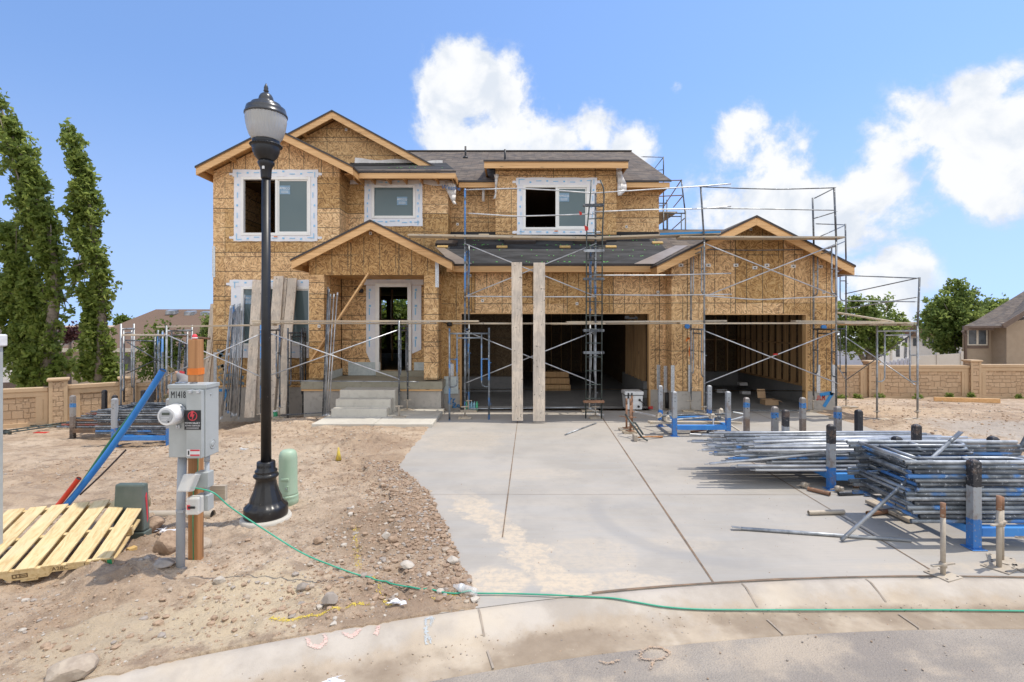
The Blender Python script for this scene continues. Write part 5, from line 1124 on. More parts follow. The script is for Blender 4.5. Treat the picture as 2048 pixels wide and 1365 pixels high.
def post_mat(name, stops):
    t = NT(name); x, y, z = t.sep(); zz = t.math('ADD', z, t.math('MULTIPLY', t.math('SUBTRACT', t.noise(9, 3, .6), .5), .06)); c = t.ramp(zz, stops, 'CONSTANT')
    s = t.rng(t.noise(34, 4, .7), .57, .63); c = t.mix(t.math('MULTIPLY', s, .7), c, (.35,.33,.32)); c = t.mix(t.math('MULTIPLY', t.rng(t.noise(7, 5, .7), .5, .66), .6), c, (.20,.13,.09)); return t.fin(c, .45, .1)
BL, GR, BK = (.04,.19,.52), (.36,.38,.40), (.035,.035,.04)
M['post_bgk'] = post_mat('three_colour_post', [(0,BL),(.30,GR),(.62,BK)]); M['post_gb'] = post_mat('blue_grey_post', [(0,BL),(.36,GR)]); M['post_rb'] = post_mat('rusty_blue_top_post', [(0,(.06,.05,.045)),(.26,(.20,.16,.135)),(.50,(.30,.29,.28)),(.70,(.05,.21,.50)),(.79,(.26,.24,.225))])
# rack of cross braces
rack(4.30, 5.45, 6.90, 8.05, 0, .85, M['bluepaint'], ['post_bgk','post_bgk','post_bgk','rackblack'], 'blue rack loaded with loose galvanised cross braces')
r_ = random.Random(4)
for k in range(88):
    lay = k//11; y = 6.985+(k % 11)*.096+r_.uniform(-.045,.045); z = .245+lay*.041+r_.uniform(0,.012); xa = 2.85+r_.uniform(-.15,.5)+(.3-.05*lay if lay < 3 else 0); L_ = 3.15
    if k in (80, 83): xa += .9
    m = r_.choice(['galvl','galvl','galvl','galv','galvl','galv','galvb'])
    mb = MB(); flat_brace(mb, (xa,y,z+r_.uniform(-.005,.02)), (xa+L_,y+r_.uniform(-.06,.06),z+r_.uniform(-.005,.025)), .0205); single('cross_brace', mb, M[m], 'galvanised cross brace lying in the loose bundle on the blue rack', 'brace', 'loose braces on the rack')
mb = MB(); flat_brace(mb, (2.65,7.0,.31), (4.6,6.97,.50), .018); single('cross_brace', mb, M['galvl'], 'crooked brace sticking out low from the front of the bundle', 'brace', 'loose braces on the rack')
mb = MB(); flat_brace(mb, (3.28,7.05,.60), (5.6,7.5,.545), .024); single('cross_brace', mb, M['galvl'], 'thick brace with a flattened end lying across the top of the bundle', 'brace', 'loose braces on the rack')
# empty brown rack behind it
rack(4.26, 5.28, 8.30, 9.30, 0, .86, M['rackbrown'], ['post_rb','post_rb','post_rb','post_rb'], 'empty rusty brown rack with blue tipped posts')
# low blue rack by the garage with clamps and odd tubes
rack(3.21, 4.27, 10.12, 11.08, 0, .86, M['bluepaint'], ['post_gb','post_gb','post_gb','post_gb'], 'blue rack by the garage holding clamps and odd tubes')
def gpipe(a, b, r, m, label, cat='pipe', group='odd tubes by the garage rack', name='steel_tube', flat=False):
    mb = MB()
    if flat: flat_brace(mb, a, b, r)
    else:
        mb.tube([a, b], r, 10, caps=False); a_, b_ = Vector(a), Vector(b); d = (b_-a_).normalized(); mb.tube([a_+d*.02, b_-d*.02], r*.8, 8, caps=True)
    return single(name, mb, M[m], label, cat, group)
gpipe(P(1320,843,10.3), P(1425,834,10.8), .024, 'galv', 'tube sloping across the top of the garage rack'); gpipe(P(1318,832,10.5), P(1450,828,10.9), .022, 'galvd', 'dark tube across the back of the garage rack'); gpipe(P(1390,826,10.6), P(1452,838,10.3), .02, 'duststeel', 'dusty flat bar sloping down over the garage rack', flat=True)
gpipe(P(1266,823,11.3), P(1318,834,10.6), .018, 'galvl', 'bright tube reaching from the garage rack towards the cooler'); gpipe(P(1380,869,10.2), P(1424,871,10.15), .02, 'galvl', 'short tube on the concrete under the garage rack'); gpipe(P(1382,864,10.4), P(1412,860,10.5), .02, 'rust', 'short rusty tube under the garage rack')
gpipe(P(1458,842,10.4), P(1486,834,10.6), .018, 'galv', 'tube leaning out of the garage rack towards the brown rack'); gpipe(P(1454,846,10.2), P(1488,868,9.9), .018, 'duststeel', 'dusty tube sloping from the garage rack to the concrete'); gpipe(P(1466,825,11.2), P(1494,830,11.1), .02, 'galv', 'bent tube end beyond the garage rack')
gpipe(P(1426,838,10.35), P(1427,853,10.25), .017, 'galvl', 'short upright pin in the garage rack')
plank(P(1298,844,10.25)+Vector((0,0,-.01)), P(1480,846,10.55), .14, .045, M['plank_x'], 'pale timber lying through the garage rack', 'odd timbers')
for k, (px, py, Y) in enumerate(((1318,832,10.4),(1330,836,10.3),(1424,834,10.4),(1436,838,10.3),(1440,823,10.7),(1340,827,10.6),(1428,862,10.2),(1420,864,10.25),(1334,838,10.2))):
    p = P(px, py, Y); mb = MB(); r2 = random.Random(k); mb.obox(p, (.05,.01,.01), (-.01,.035,0), (0,.01,.03)); mb.lathe([(.034,-.025),(.034,.025)], p+Vector((.02,0,.03)), 10, M=Euler((r2.random()*3, r2.random()*3, 0)).to_matrix()); mb.tube([p+Vector((-.05,0,.02)), p+Vector((-.03,-.06,.05))], .009, 6); single('tube_clamp', mb, M['galvd' if k % 2 else 'duststeel'], 'steel tube clamp heaped among the odd tubes of the garage rack', 'clamp', 'tube clamps')
# jacks, hammer and bracket in front of the garage
def base_jack(x, y, z, h, nut, label, m='duststeel', mt='rust', rot=0, plate=.10):
    t = thing('base_jack', label, 'base jack', (x, y, z), 'loose base jacks'); mb = MB(); mb.tube([(x,y,z+.008),(x,y,z+h*.8)], .0205, 10)
    for k in range(int(h*.62/.012)): pass
    c, s = math.cos(rot), math.sin(rot)
    build('screw', mb, M[m], t); mb = MB(); mb.tube([(x,y,z+h*.8),(x,y,z+h)], .0212, 10); build('tip', mb, M[mt], t)
    mb = MB(); mb.obox((x,y,z+.007), (c*plate,s*plate,0), (-s*plate,c*plate,0), (0,0,.004))
    for a, b in ((-1,-1),(1,-1),(1,1),(-1,1)): q = Vector((x,y,z))+Vector((c*a-s*b, s*a+c*b, 0))*plate*.72; mb.lathe([(.011,.0112),(.011,.0122)], q, 8, 1)
    build('base_plate', mb, [M[m], M['black']], t, bevel=.002)
    mb = MB(); mb.lathe([(.03,nut-.022),(.03,nut+.022)], (x,y,z), 8); mb.beam((x-.15*c,y-.15*s,z+nut+.012), (x+.15*c,y+.15*s,z+nut-.012), .024, .014); build('handle_nut', mb, M[m], t)
    return t
g = G(1886,1151); base_jack(g.x, g.y, 0, .645, .095, 'dusty base jack with its nut wound low, standing alone by the kerb', rot=.35)
g = G(1998,1136); base_jack(g.x, g.y, 0, .66, .405, 'dusty base jack with its nut wound high, in front of the tube stack', rot=.5)
g = G(2003,1121); base_jack(g.x, g.y, 0, .60, .36, 'base jack standing directly behind the one with the high nut', rot=.9)
g = G(2058,1141); base_jack(g.x, g.y, 0, .62, .3, 'base jack cut by the frame, only its plate corner showing', rot=.2)
for k, (px, py, h) in enumerate(((1253,861,.62),(1261,867,.66),(1264,859,.66))):
    g = G(px, py); plank((g.x-.15,g.y,.022), (g.x+.12,g.y+.02,.022), .16, .04, M['plank_x'], ['block under the rearmost jack by the cooler','block under the nearest jack by the cooler','block under the jack beside the bracket'][k], 'wood blocks under loose jacks', name='wood_block'); base_jack(g.x, g.y, .043, h, .24+.04*k, ['rusty base jack on a block, closest to the cooler','rusty base jack on a block, closest to the sledge hammer','rusty base jack on a block, tallest of the three'][k], 'rust', 'rust', rot=k*.5, plate=.07)
t = thing('sledge_hammer', 'sledge hammer lying on the concrete with its wooden handle', 'hammer', tuple(G(1270,880)), None)
g = G(1270,882); g2 = G(1325,876); mb = MB(); mb.tube([(g.x,g.y,.06),((g.x+g2.x)/2,(g.y+g2.y)/2,.05),(g2.x,g2.y,.02)], [.014,.016,.02], 8); build('handle', mb, M['post_wood'], t); mb = MB(); mb.obox((g.x,g.y,.065), (.035,0,0), (0,.08,0), (0,0,.06)); build('head', mb, M['duststeel'], t, bevel=.012)
mb = MB(); pp = [P(1251,829,10.2), P(1257,838,10.1), P(1283,874,9.7)]; mb.tube(pp, .018, 8); mb.tube([P(1270,846,10.1), P(1275,852,10.0), P(1286,869,9.8)], .018, 8); mb.tube([P(1262,846,10), P(1270,846,10.1)], .016, 8); mb.tube([P(1283,874,9.7), P(1295,882,9.6)], .016, 8); single('steel_bracket', mb, M['greenp'], 'dark green bent bracket propped on the jacks by the cooler', 'bracket')
# loose brace, pins and stubs on the slab
a, b = G(1468,1061), G(1822,1085); mb = MB(); mb.tube([(a.x+.08,a.y,.02),(b.x,b.y,.02)], .0175, 10); mb.beam((a.x-.02,a.y+.01,.035),(a.x+.12,a.y,.022), .045, .007); single('cross_brace', mb, M['galv'], 'single brace lying flat on the driveway crossing a joint', 'brace', 'loose braces on the slab')
mb = MB(); a = Vector((3.37,5.24,.02)); b = P(1922,864,5.62); d = (b-a).normalized(); mb.tube([a, b-d*.2], .019, 10); mb.tube([b-d*.2, b-d*.12], [.019,.021], 10); mb.beam(b-d*.14, b, .05, .010); single('cross_brace', mb, M['galv'], 'brace propped at a steep slant against the tube stack', 'brace', 'loose braces on the slab')
a, b = G(1131,871), G(1192,848); mb = MB(); flat_brace(mb, (a.x,a.y,.016), (b.x,b.y,.016), .015); single('cross_brace', mb, M['galv'], 'lone short brace lying on the concrete in front of the garage', 'brace', 'loose braces on the slab')
def stub(p0, p1, r, m, label): a, b = G(*p0), G(*p1); gpipe((a.x,a.y,r+.004), (b.x,b.y,r+.004), r, m, label, 'pipe', 'tube stubs on the slab', 'tube_stub')
stub((1616,982), (1660,993), .026, 'rust', 'rusty tube stub with a clamp below the brace bundle'); stub((1677,992), (1728,990), .024, 'galvd', 'dark tube stub between the two loaded racks'); stub((1706,976), (1754,981), .022, 'rust', 'rusty tube stub behind the leaning brace'); stub((1617,1031), (1688,1029), .026, 'duststeel', 'dusty tube stub lying across a driveway joint'); stub((1735,1033), (1800,1025), .028, 'rust', 'brown tube stub under the corner of the tube stack'); stub((1729,993), (1790,996), .022, 'galvb', 'blue specked tube stub under the tube stack')
for k, (px, py) in enumerate(((1608,977), (1676,985), (1712,976))):
    g = G(px, py); mb = MB(); mb.lathe([(.035,-.03),(.04,0),(.035,.03)], (g.x,g.y,.05), 10, M=Euler((1.4,.3*k,.5)).to_matrix()); mb.obox((g.x+.03,g.y,.04), (.03,.02,0), (-.015,.03,0), (0,0,.03)); mb.tube([(g.x,g.y,.05),(g.x-.09,g.y+.02,.03)], .009, 6); single('tube_clamp', mb, M['duststeel'], ['swivel clamp lying by the rusty stub','swivel clamp lying by the blue rack foot','swivel clamp lying behind the leaning brace'][k], 'clamp', 'tube clamps on the slab')
plank(G(1742,1008,.035), G(1830,1048,.035), .16, .04, M['plank_y'], 'short board poking from under the tube stack', 'odd timbers'); plank(G(1752,1003,.085), G(1842,1040,.085), .13, .035, M['plank_y'], 'second short board on top of the first under the tube stack', 'odd timbers')
# rack of stacked frames
rack(4.60, 5.75, 5.10, 6.12, 0, .86, M['bluepaint'], ['post_bgk','post_bgk','rackblack','rackblack'], 'blue rack carrying the tall stack of flat scaffold frames')
def flat_frame(x, y, z, W, L_, flip=False):
    """a frame lying flat: legs along x"""
    mb = MB(); T = lambda s, q: Vector((x+(L_-s if flip else s), y+q, z)); r = .0215
    mb.tube([T(0,0), T(L_,0)], r, 9, caps=False); mb.tube([T(0,W), T(L_,W)], r, 9, caps=False)
    for q in (0, W): mb.tube([T(.012,q), T(L_-.012,q)], r*.78, 8)
    mb.tube([T(.13,0), T(.13,W)], r*.9, 8); i = W*.19; zb = L_*.64
    for q0, q1 in ((0, i), (W, W-i)): mb.tube([T(.13,q1), T(zb-.09,q1), T(zb-.035,lerp(q1,q0,.12)), T(zb,lerp(q1,q0,.4)), T(zb,q0)], r*.8, 7); mb.tube([T(L_*.36,q0), T(L_*.36,q1)], r*.75, 7)
    mb.tube([T(.26,i), T(.26,W-i)], r*.75, 7)
    return mb
r_ = random.Random(11); fm = ['galvb','galvd','galv','galvb','galvd','galv','galvb','galvb','galvd','galv','galvb','galvd','galvb','galv']
for k in range(14):
    z = .245+k*.0455; o = single('scaffold_upright', flat_frame(4.02+r_.uniform(-.07,.10), 5.165+r_.uniform(-.012,.012), z, .88, 2.0), M[fm[k]], ORD[13-k]+(' frame from the top' if k < 13 else ' frame')+' of the flat stack on the near blue rack', 'scaffold frame', 'scaffold frames stacked flat')
mb = MB(); mb.tube([(6.35,6.5,.45),(6.62,6.55,.84),(6.75,6.55,.84)], .03, 8); mb.tube([(6.75,6.55,.84),(6.75,6.55,.2)], .03, 8); mb.tube([(6.86,6.6,.82),(6.86,6.6,.2)], .03, 8); single('steel_bracket', mb, M['galvd'], 'grey bent bracket standing beyond the tall frame stack', 'bracket')
# racks and stacks on the dirt in front of the stone wall
def gl(x, y): return gz(x, y)
zA = -.17; rack(-7.72, -6.66, 9.95, 10.95, zA, .92, M['bluepaint'], ['post_gb','post_gb','rackblack','rackblack'], 'blue rack of paint spattered frames standing on the dirt')
fm2 = ['galvd','galvb','galvd','galv','rackbrown','galvd','galvb','galvd','galv','galvd','galvd']
for k in range(11):
    single('scaffold_upright', flat_frame(-8.12+r_.uniform(-.06,.04), 10.0+r_.uniform(-.015,.015), zA+.25+k*.045, .86, 1.6), M[fm2[k]], ORD[10-k]+(' frame from the top' if k < 10 else ' frame')+' of the spattered stack on the dirt rack', 'scaffold frame', 'spattered frames stacked on the dirt')
zB = -.38; rack(-9.95, -9.0, 11.6, 12.5, zB, .95, M['rackbrown'], ['post_rb','rackblack','rackblack','rackblack'], 'rusty rack half hidden behind the spattered frame stack')
M['redtube'] = pipe('red_spattered_tube', (.38,.08,.05), (.16,.13,.12), (.5,.42,.3), .3, .1, .6); fm3 = ['galvb','redtube','galvd','rust','galvb','galvd','redtube','galvd']
for k in range(8):
    single('scaffold_upright', flat_frame(-10.35+k*.11, 11.65, zB+.25+k*.05, .8, 1.9), M[fm3[k]], ORD[7-k]+(' frame from the top' if k < 7 else ' frame')+' of the stepped stack on the rusty rack', 'scaffold frame', 'stepped frame stack')
# two black ladder sections on the dirt
def gladder(px0, py0, px1, py1, w_, label, lift=.08):
    a, b = G(px0, py0, lift), G(px1, py1, lift+.06); d = (b-a).normalized(); s = d.cross(Vector((0,0,1))).normalized()*w_/2; mb = MB(); mb.tube([a+s, b+s], .017, 8); mb.tube([a-s, b-s], .017, 8); n = 9
    for k in range(n): p = a.lerp(b, (k+.5)/n); mb.tube([p+s, p-s], .013, 7)
    for f in (.07, .93): 
        for q in (1, -1): p = a.lerp(b, f)+s*q; mb.box(p.x-.03, p.x+.03, p.y-.02, p.y+.02, p.z-.09, p.z+.03)
        p = a.lerp(b, f); mb.tube([p+s*.9-Vector((0,0,.05)), p+s*.5-Vector((0,0,.0)), p-s*.5-Vector((0,0,.0)), p-s*.9-Vector((0,0,.05))], .016, 7)
    single('ladder_section', mb, M['greenp'], label, 'ladder', 'ladder sections on the dirt')
gladder(0, 872, 185, 850, .34, 'dark green ladder section lying on the dirt, nearer the street'); gladder(60, 852, 180, 860, .30, 'ladder section lying on the dirt, nearer the stone wall', .04)
a, b = G(70, 868, .03), G(95, 868, .03); mb = MB(); mb.beam(a, b, .12, .02); single('red_scrap', mb, M['red'], 'red plastic scrap under the ladder sections', 'scrap')

# things inside and at the garage mouth
def cooler():
    Y = 13.0; x0, x1 = PX(1251,Y), PX(1286,Y); t = thing('cooler', 'white drinks cooler with black latches at the garage mouth', 'cooler', ((x0+x1)/2, Y+.2, 0)); z0 = .03; z1 = PZ(790,Y); dz = z1-z0
    mb = MB(); mb.prism([(x0+.02,Y,z0),(x1-.02,Y,z0),(x1,Y,z1-.02),(x0,Y,z1-.02)], (0,.42,0)); build('body', mb, M['white'], t, bevel=.02); mb = MB(); mb.box(x0-.02, x1+.02, Y-.015, Y+.44, z1-.015, z1+.085); build('lid', mb, M['white'], t, bevel=.025); mb = MB(); mb.box(x0-.01, x1+.01, Y-.01, Y+.43, z1-.022, z1-.013); build('seal', mb, M['black'], t)
    for f in (.15, .35): x = lerp(x0, x1, f); mb = MB(); mb.box(x-.018, x+.018, Y-.035, Y-.016, z1-.09, z1+.05); build('latch', mb, M['black'], t, bevel=.004)
    mb = MB(); mb.tube([(lerp(x0,x1,.8),Y-.012,lerp(z0,z1,.65)),(x1+.05,Y-.02,lerp(z0,z1,.35))], .012, 8); mb.lathe([(.03,0),(.03,.02)], (lerp(x0,x1,.8),Y-.002,lerp(z0,z1,.65)), 10, M=Matrix.Rotation(R(90),3,'X')); build('handle', mb, M['black'], t); mb = MB(); mb.lathe([(.03,0),(.03,.025)], (lerp(x0,x1,.74),Y-.002,z0+.08), 12, M=Matrix.Rotation(R(90),3,'X')); build('drain_plug', mb, M['black'], t)
cooler()
def clearplastic(name, col, rough=.15, alpha=.35):
    t = NT(name); m = t.fin(col, rough, 0); t.b.inputs['Alpha'].default_value = alpha; return m
M['clear'] = clearplastic('clear_plastic', (.85,.87,.88), .12, .30); M['clearblue'] = clearplastic('clear_blue_bottle', (.35,.62,.75), .15, .6); M['cleargreen'] = clearplastic('clear_green_bottle', (.12,.55,.30), .15, .75); M['cloudyplastic'] = clearplastic('cloudy_cover', (.75,.74,.70), .35, .62)
for k in range(10):
    x, y = PX(932,12.95)+(k % 5)*.068, 12.98+(k//5)*.075; mb = MB(); mb.lathe([(.028,.02),(.03,.03),(.03,.13),(.026,.15),(.03,.17),(.012,.22),(.012,.235)], (x,y,0), 12); single('water_bottle', mb, M['cleargreen'] if k % 5 in (0,4) else M['clearblue'], 'small water bottle in the shrink wrapped pack by the garage jamb', 'bottle', 'pack of water bottles')
def carton(px, py, w_, d, h, label, rot=.1, flap=True, m='card'):
    g = G(px, py); t = thing('carton', label, 'box', (g.x, g.y, .012)); z = .013; x0, x1, y0, y1 = g.x-w_/2, g.x+w_/2, g.y, g.y+d; mb = MB(); th = .008
    mb.box(x0,x1,y0,y0+th,z,z+h); mb.box(x0,x1,y1-th,y1,z,z+h); mb.box(x0,x0+th,y0+th,y1-th,z,z+h); mb.box(x1-th,x1,y0+th,y1-th,z,z+h); mb.box(x0+th,x1-th,y0+th,y1-th,z,z+.006); build('body', mb, M[m], t)
    if flap:
        mb = MB(); mb.obox(((x0+x1)/2-.12,y1+.05,z+h+.13), (.11,0,0), (0,.03,.12), (0,.004,-.002)); build('flap', mb, M[m], t); mb = MB(); mb.obox((x1+.05,(y0+y1)/2,z+h-.03), (.06,0,-.03), (0,d/2,0), (.002,0,.004)); build('flap', mb, M[m], t)
M['card'] = simple('brown_cardboard', (.50,.33,.19), (.43,.28,.16), 4, .85); carton(1544, 812, .36, .3, .14, 'opened brown cardboard box on the garage floor')
for k, (px, py, w_) in enumerate(((1442,786,20),(1485,780,16),(1490,789,17))):
    g = G(px, py); mb = MB(); mb.obox((g.x,g.y,.012+.05+(.14 if k == 1 else 0)), (w_/2/F*g.y,0,0), (0,.1,0), (0,.01,.05)); single('foam_block', mb, M['wrap'], ['lone pale foam block at the back of the single garage','upper pale foam block of two in the single garage','lower pale foam block of two in the single garage'][k], 'block', 'foam blocks', bevel=.01)
mb = MB(); g = G(1187,833)
for k in range(40):
    p = Vector((g.x+random.gauss(0,.12), g.y+random.gauss(0,.05), .03+abs(random.gauss(0,.07)))); q = [p+Vector((random.uniform(-.09,.09), random.uniform(-.05,.05), random.uniform(-.04,.06))) for _ in range(3)]
    mb.poly([(v.x, v.y, max(.006, v.z)) for v in q], 0, True)
single('plastic_bag', mb, M['clear'], 'crumpled clear plastic bag at the foot of the ladder', 'bag')
g = G(1297,820); mb = MB(); mb.lathe([(.03,0),(.045,.11)], (g.x,g.y,.05), 14, M=Euler((1.4,.2,.7)).to_matrix()); single('paper_cup', mb, M['redgraf'], 'red and white cup lying on its side by the garage jamb', 'cup')
g = G(563,828); z = gz(g.x,g.y); t = thing('travel_cup', 'green takeaway cup with a white lid standing by the spare frame', 'cup', (g.x,13.3,z)); x, y = PX(551,13.2), 13.2; z = gz(x,y); M['greencup'] = simple('green_cup', (.03,.33,.14), rough=.5); mb = MB(); mb.lathe([(.04,z+.0),(.055,z+.26)], (x,y,0), 16); build('cup', mb, M['greencup'], t); mb = MB(); mb.lathe([(.06,z+.262),(.06,z+.285),(.05,z+.30)], (x,y,0), 16); build('lid', mb, M['white'], t)
mb = MB(); p = P(1262,637,FY+.2); mb.obox(p, (.13,0,0), (0,.03,0), (0,0,.018)); mb.obox(p+Vector((-.1,0,.02)), (.05,0,0), (0,.035,0), (0,0,.035)); mb.obox(p+Vector((.12,0,.01)), (.03,0,-.02), (0,.03,0), (0,0,.03)); single('power_tool', mb, [M['black']], 'small red and black power tool left on the lower plank', 'tool', bevel=.006)
mb = MB(); p = P(968,471.5,FY+.3); mb.obox(p, (.12,0,0), (0,.1,0), (0,0,.025)); single('wood_block', mb, M['plank_x'], 'small wood block lying on the upper plank by the dormer', 'wood block', bevel=.003)
for k, px in enumerate((885, 1004, 1130, 1222, 1315)):
    y = 14.25 if k < 4 else 14.6; z = zg(y); x = PX(px, y); mb = MB(); mb.obox((x,y,z+.03), (.15,0,0), (0,.045,.02), (0,-.01,.022)); single('roof_cleat', mb, M['pallet_x'], 'wood cleat nailed to the black garage roof, '+['nearest the porch gable','below the dormer window edge','below the dormer window middle','below the dormer corner','nearest the shingled part'][k], 'cleat', 'cleats on the garage roof', bevel=.003)
for k, (px, y) in enumerate(((893,14.5),(1040,14.7),(1180,14.7))):
    z = zg(y); x = PX(px, y); mb = MB(); mb.obox((x,y,z+.05), (.45 if k else .3,0,0), (0,.14,.066), (0,-.02,.045)); single('felt_roll', mb, M['edge'], ['bundle of black shingles by the porch gable','bundle of black shingles under the dormer','bundle of black shingles behind the ladder'][k], 'shingle bundle', 'shingle bundles', bevel=.01)

# ------------------------------------------------------------------ street lamp
lx, ly = -2.80, 5.83
lamp = thing('street_lamp', 'black cast iron street lamp with a ribbed acorn globe', 'street lamp', (lx, ly, 0))
mb = MB(); mb.lathe([(0.2715,-.08),(0.2715,.03),(0.2579,.055)], (lx,ly,0), 48); build('footing', mb, M['padc'], lamp)
fl = lambda i, a: 1+(.035*abs(math.cos(a*8))-.02 if 3 <= i <= 10 else 0)
prof = [(0.2308,.056),(0.2326,.075),(0.2326,.155),(0.2263,.17),(0.2036,.185),(0.1765,.215),(0.1720,.222),(0.1692,.235),(0.1611,.27),(0.1358,.33),(0.1158,.40),(0.1068,.45),(0.1077,.475),(0.1339,.50),(0.1358,.515),(0.1249,.53),(0.1122,.54),(0.1195,.555),(0.1177,.57),(0.0995,.585),(0.0977,.66),(0.0923,.668),(0.0579,.67)]
mb = MB(); mb.lathe(prof, (lx,ly,0), 64, 0, fl); base = build('base', mb, M['blackdust'], lamp)
tm = None
for k, ch in enumerate('ERRIMA'):
    an = R(-124+k*17); Mx = Matrix.Translation((lx,ly,.623)) @ Matrix.Rotation(an+R(90), 4, 'Z') @ Matrix.Translation((0,-.0995,0)) @ Matrix.Rotation(R(90), 4, 'X'); tm = text_mb(ch, .042, Mx, .003, 0, tm)
build('cast_lettering', tm, M['blackdust'], base)
mb = MB(); mb.tube([(lx,ly,.665),(lx,ly,3.90)], [.056,.045], 24); build('pole', mb, M['blackpole'], lamp)
mb = MB(); mb.lathe([(0.0498,3.88),(0.0543,3.9),(0.0597,4.0),(0.0769,4.03),(0.0887,4.06),(0.0860,4.075),(0.0679,4.09),(0.0634,4.10)], (lx,ly,0), 32, 0, lambda i,a: 1+.03*math.cos(a*14)); build('collar', mb, M['blackpole'], lamp)
mb = MB(); mb.box(lx-.015, lx+.012, ly-.066, ly-.060, 3.98, 4.03); build('label', mb, M['white'], lamp)
mb = MB(); mb.lathe([(0.0615,4.075),(0.0905,4.10),(0.1222,4.14),(0.1403,4.19),(0.1466,4.235),(0.1448,4.245),(0.1611,4.25),(0.1629,4.27),(0.1557,4.275),(0.1448,4.28),(0.1475,4.30),(0.1430,4.32)], (lx,ly,0), 40); pot = build('fitter', mb, M['blackpole'], lamp)
mb = MB()
for k in range(30): a = 2*math.pi*k/30; mb.lathe([(0.0018,-.011),(0.0091,-.006),(.012,0),(0.0091,.006),(0.0018,.011)], (lx+.164*math.cos(a),ly+.164*math.sin(a),4.26), 8)
build('bead_ring', mb, M['blackpole'], pot)
t = NT('ribbed_globe'); c = t.mix(t.noise(3, 2, .5), (.60,.59,.56), (.50,.49,.465)); t.fin(c, .12, 0, Specular_IOR_Level=.7, Transmission_Weight=.35, Subsurface_Weight=.0); M['globe'] = t.mat
mb = MB(); mb.lathe([(0.1403,4.3100),(0.1520,4.3277),(0.1774,4.3720),(0.1955,4.4252),(0.2072,4.4783),(0.2145,4.5315),(0.2172,4.5847),(0.2172,4.6112)], (lx,ly,0), 160, 0, lambda i,a: 1+(.011*math.cos(a*40) if i else 0)); build('globe', mb, M['globe'], lamp)
M['cap'] = simple('dark_grey_cap', (.035,.037,.042), (.045,.047,.052), 4, .28)
mb = MB(); mb.lathe([(0.2226,4.5935),(0.2281,4.5979),(0.2281,4.6157),(0.2172,4.6245),(0.2136,4.6555),(0.2063,4.6821),(0.1855,4.6954),(0.1674,4.6998),(0.1647,4.7131),(0.1557,4.7309),(0.1267,4.7441),(0.0887,4.7503),(0.0833,4.7530),(0.0814,4.7796),(0.0742,4.8106),(0.0597,4.8372),(0.0407,4.8531),(0.0226,4.8593)], (lx,ly,0), 48); cap = build('cap', mb, M['cap'], lamp)
mb = MB(); mb.lathe([(0.0163,4.8505),(0.0145,4.8682),(0.0272,4.8770),(0.0290,4.8859),(0.0217,4.8992),(0.0253,4.9125),(0.0199,4.9346),(0.0091,4.9568),(0.0036,4.9701)], (lx,ly,0), 20); build('finial', mb, M['cap'], cap)

# ------------------------------------------------------------------ temporary power pedestal
px_, py_ = -2.955, 4.72
ped = thing('power_pedestal', 'grey meter box on a timber post with a white round meter', 'power pedestal', (px_, py_, 0))
t = NT('grey_enclosure'); t.fin(t.mix(t.rng(t.noise(3,4,.6), .4, .65), (.42,.44,.43), (.36,.38,.37)), .45, .0); t.bump(t.noise(30,2), .05, .003); M['encl'] = t.mat
mb = MB(); mb.box(-2.985,-2.893, 4.715, 4.807, -.3, 2.09); build('timber_post', mb, M['post_wood'], ped, bevel=.004)
mb = MB(); mb.box(-2.989,-2.889, 4.712, 4.811, 1.765, 1.825); build('orange_tape', mb, M['orange'], ped)
X0, X1, Y0, Y1, Z0, Z1 = -3.02, -2.69, 4.50, 4.70, 1.06, 1.695
mb = MB(); mb.box(X0, X1, Y0, Y1, Z0, Z1); bx = build('meter_box', mb, M['encl'], ped, bevel=.008)
mb = MB(); mb.box(X0-.004, X1+.006, Y0-.008, Y1+.004, Z1-.028, Z1+.006); build('box_top', mb, M['encl'], bx, bevel=.003)
xc = lerp(X0, X1, .53)
mb = MB(); mb.prism([(xc, Y0-.002, Z0+.005), (X1-.012, Y0-.002, Z0+.005), (X1-.012, Y0-.045, Z0+.005), (xc+.01, Y0-.045, Z0+.005)], (0,0,Z1-Z0-.045)); build('breaker_cover', mb, M['encl'], bx, bevel=.004)
for f in (.35, .82):
    mb = MB(); x = lerp(xc, X1-.012, f); mb.box(x-.014, x+.014, Y0-.058, Y0-.002, Z1-.062, Z1-.034); build('latch', mb, M['strap'], bx, bevel=.003)
mb = MB(); mb.lathe([(.042,0),(.042,.003),(.036,.004),(.036,.002),(.026,.002),(.026,.005),(.012,.005)], (X1+.0005, lerp(Y0,Y1,.5), Z0+.10), 24, M=Matrix.Rotation(R(90),3,'Y')); build('knockout', mb, M['encl'], bx)
for zz in (.55,):
    mb = MB(); mb.lathe([(.008,0),(.008,.004)], (X1+.001, lerp(Y0,Y1,.35), Z0+zz), 10, M=Matrix.Rotation(R(90),3,'Y')); build('screw', mb, M['strap'], bx)
mx_, mz_ = lerp(X0, xc, .46), 1.45; RY = Matrix.Rotation(R(90),3,'X')
mb = MB(); mb.lathe([(.090,0),(.092,.012),(.090,.03)], (mx_, Y0-.001, mz_), 40, M=RY); build('meter_ring', mb, M['strap'], ped)
mb = MB(); mb.lathe([(.087,.028),(.083,.11),(.079,.142),(.072,.15)], (mx_, Y0-.001, mz_), 48, M=RY); mt = build('meter', mb, M['white'], ped)
M['dial'] = simple('meter_dial', (.42,.43,.44), (.36,.37,.38), 8, .25); M['lcd'] = simple('meter_display', (.10,.12,.10), rough=.2)
mb = MB(); mb.lathe([(.058,.1505),(.056,.155)], (mx_, Y0-.001, mz_), 40, M=RY); build('dial_face', mb, M['dial'], mt)
mb = MB(); yf = Y0-.1585; mb.box(mx_-.03, mx_+.035, yf-.002, yf, mz_+.012, mz_+.034); build('display', mb, M['lcd'], mt)
mb = MB()
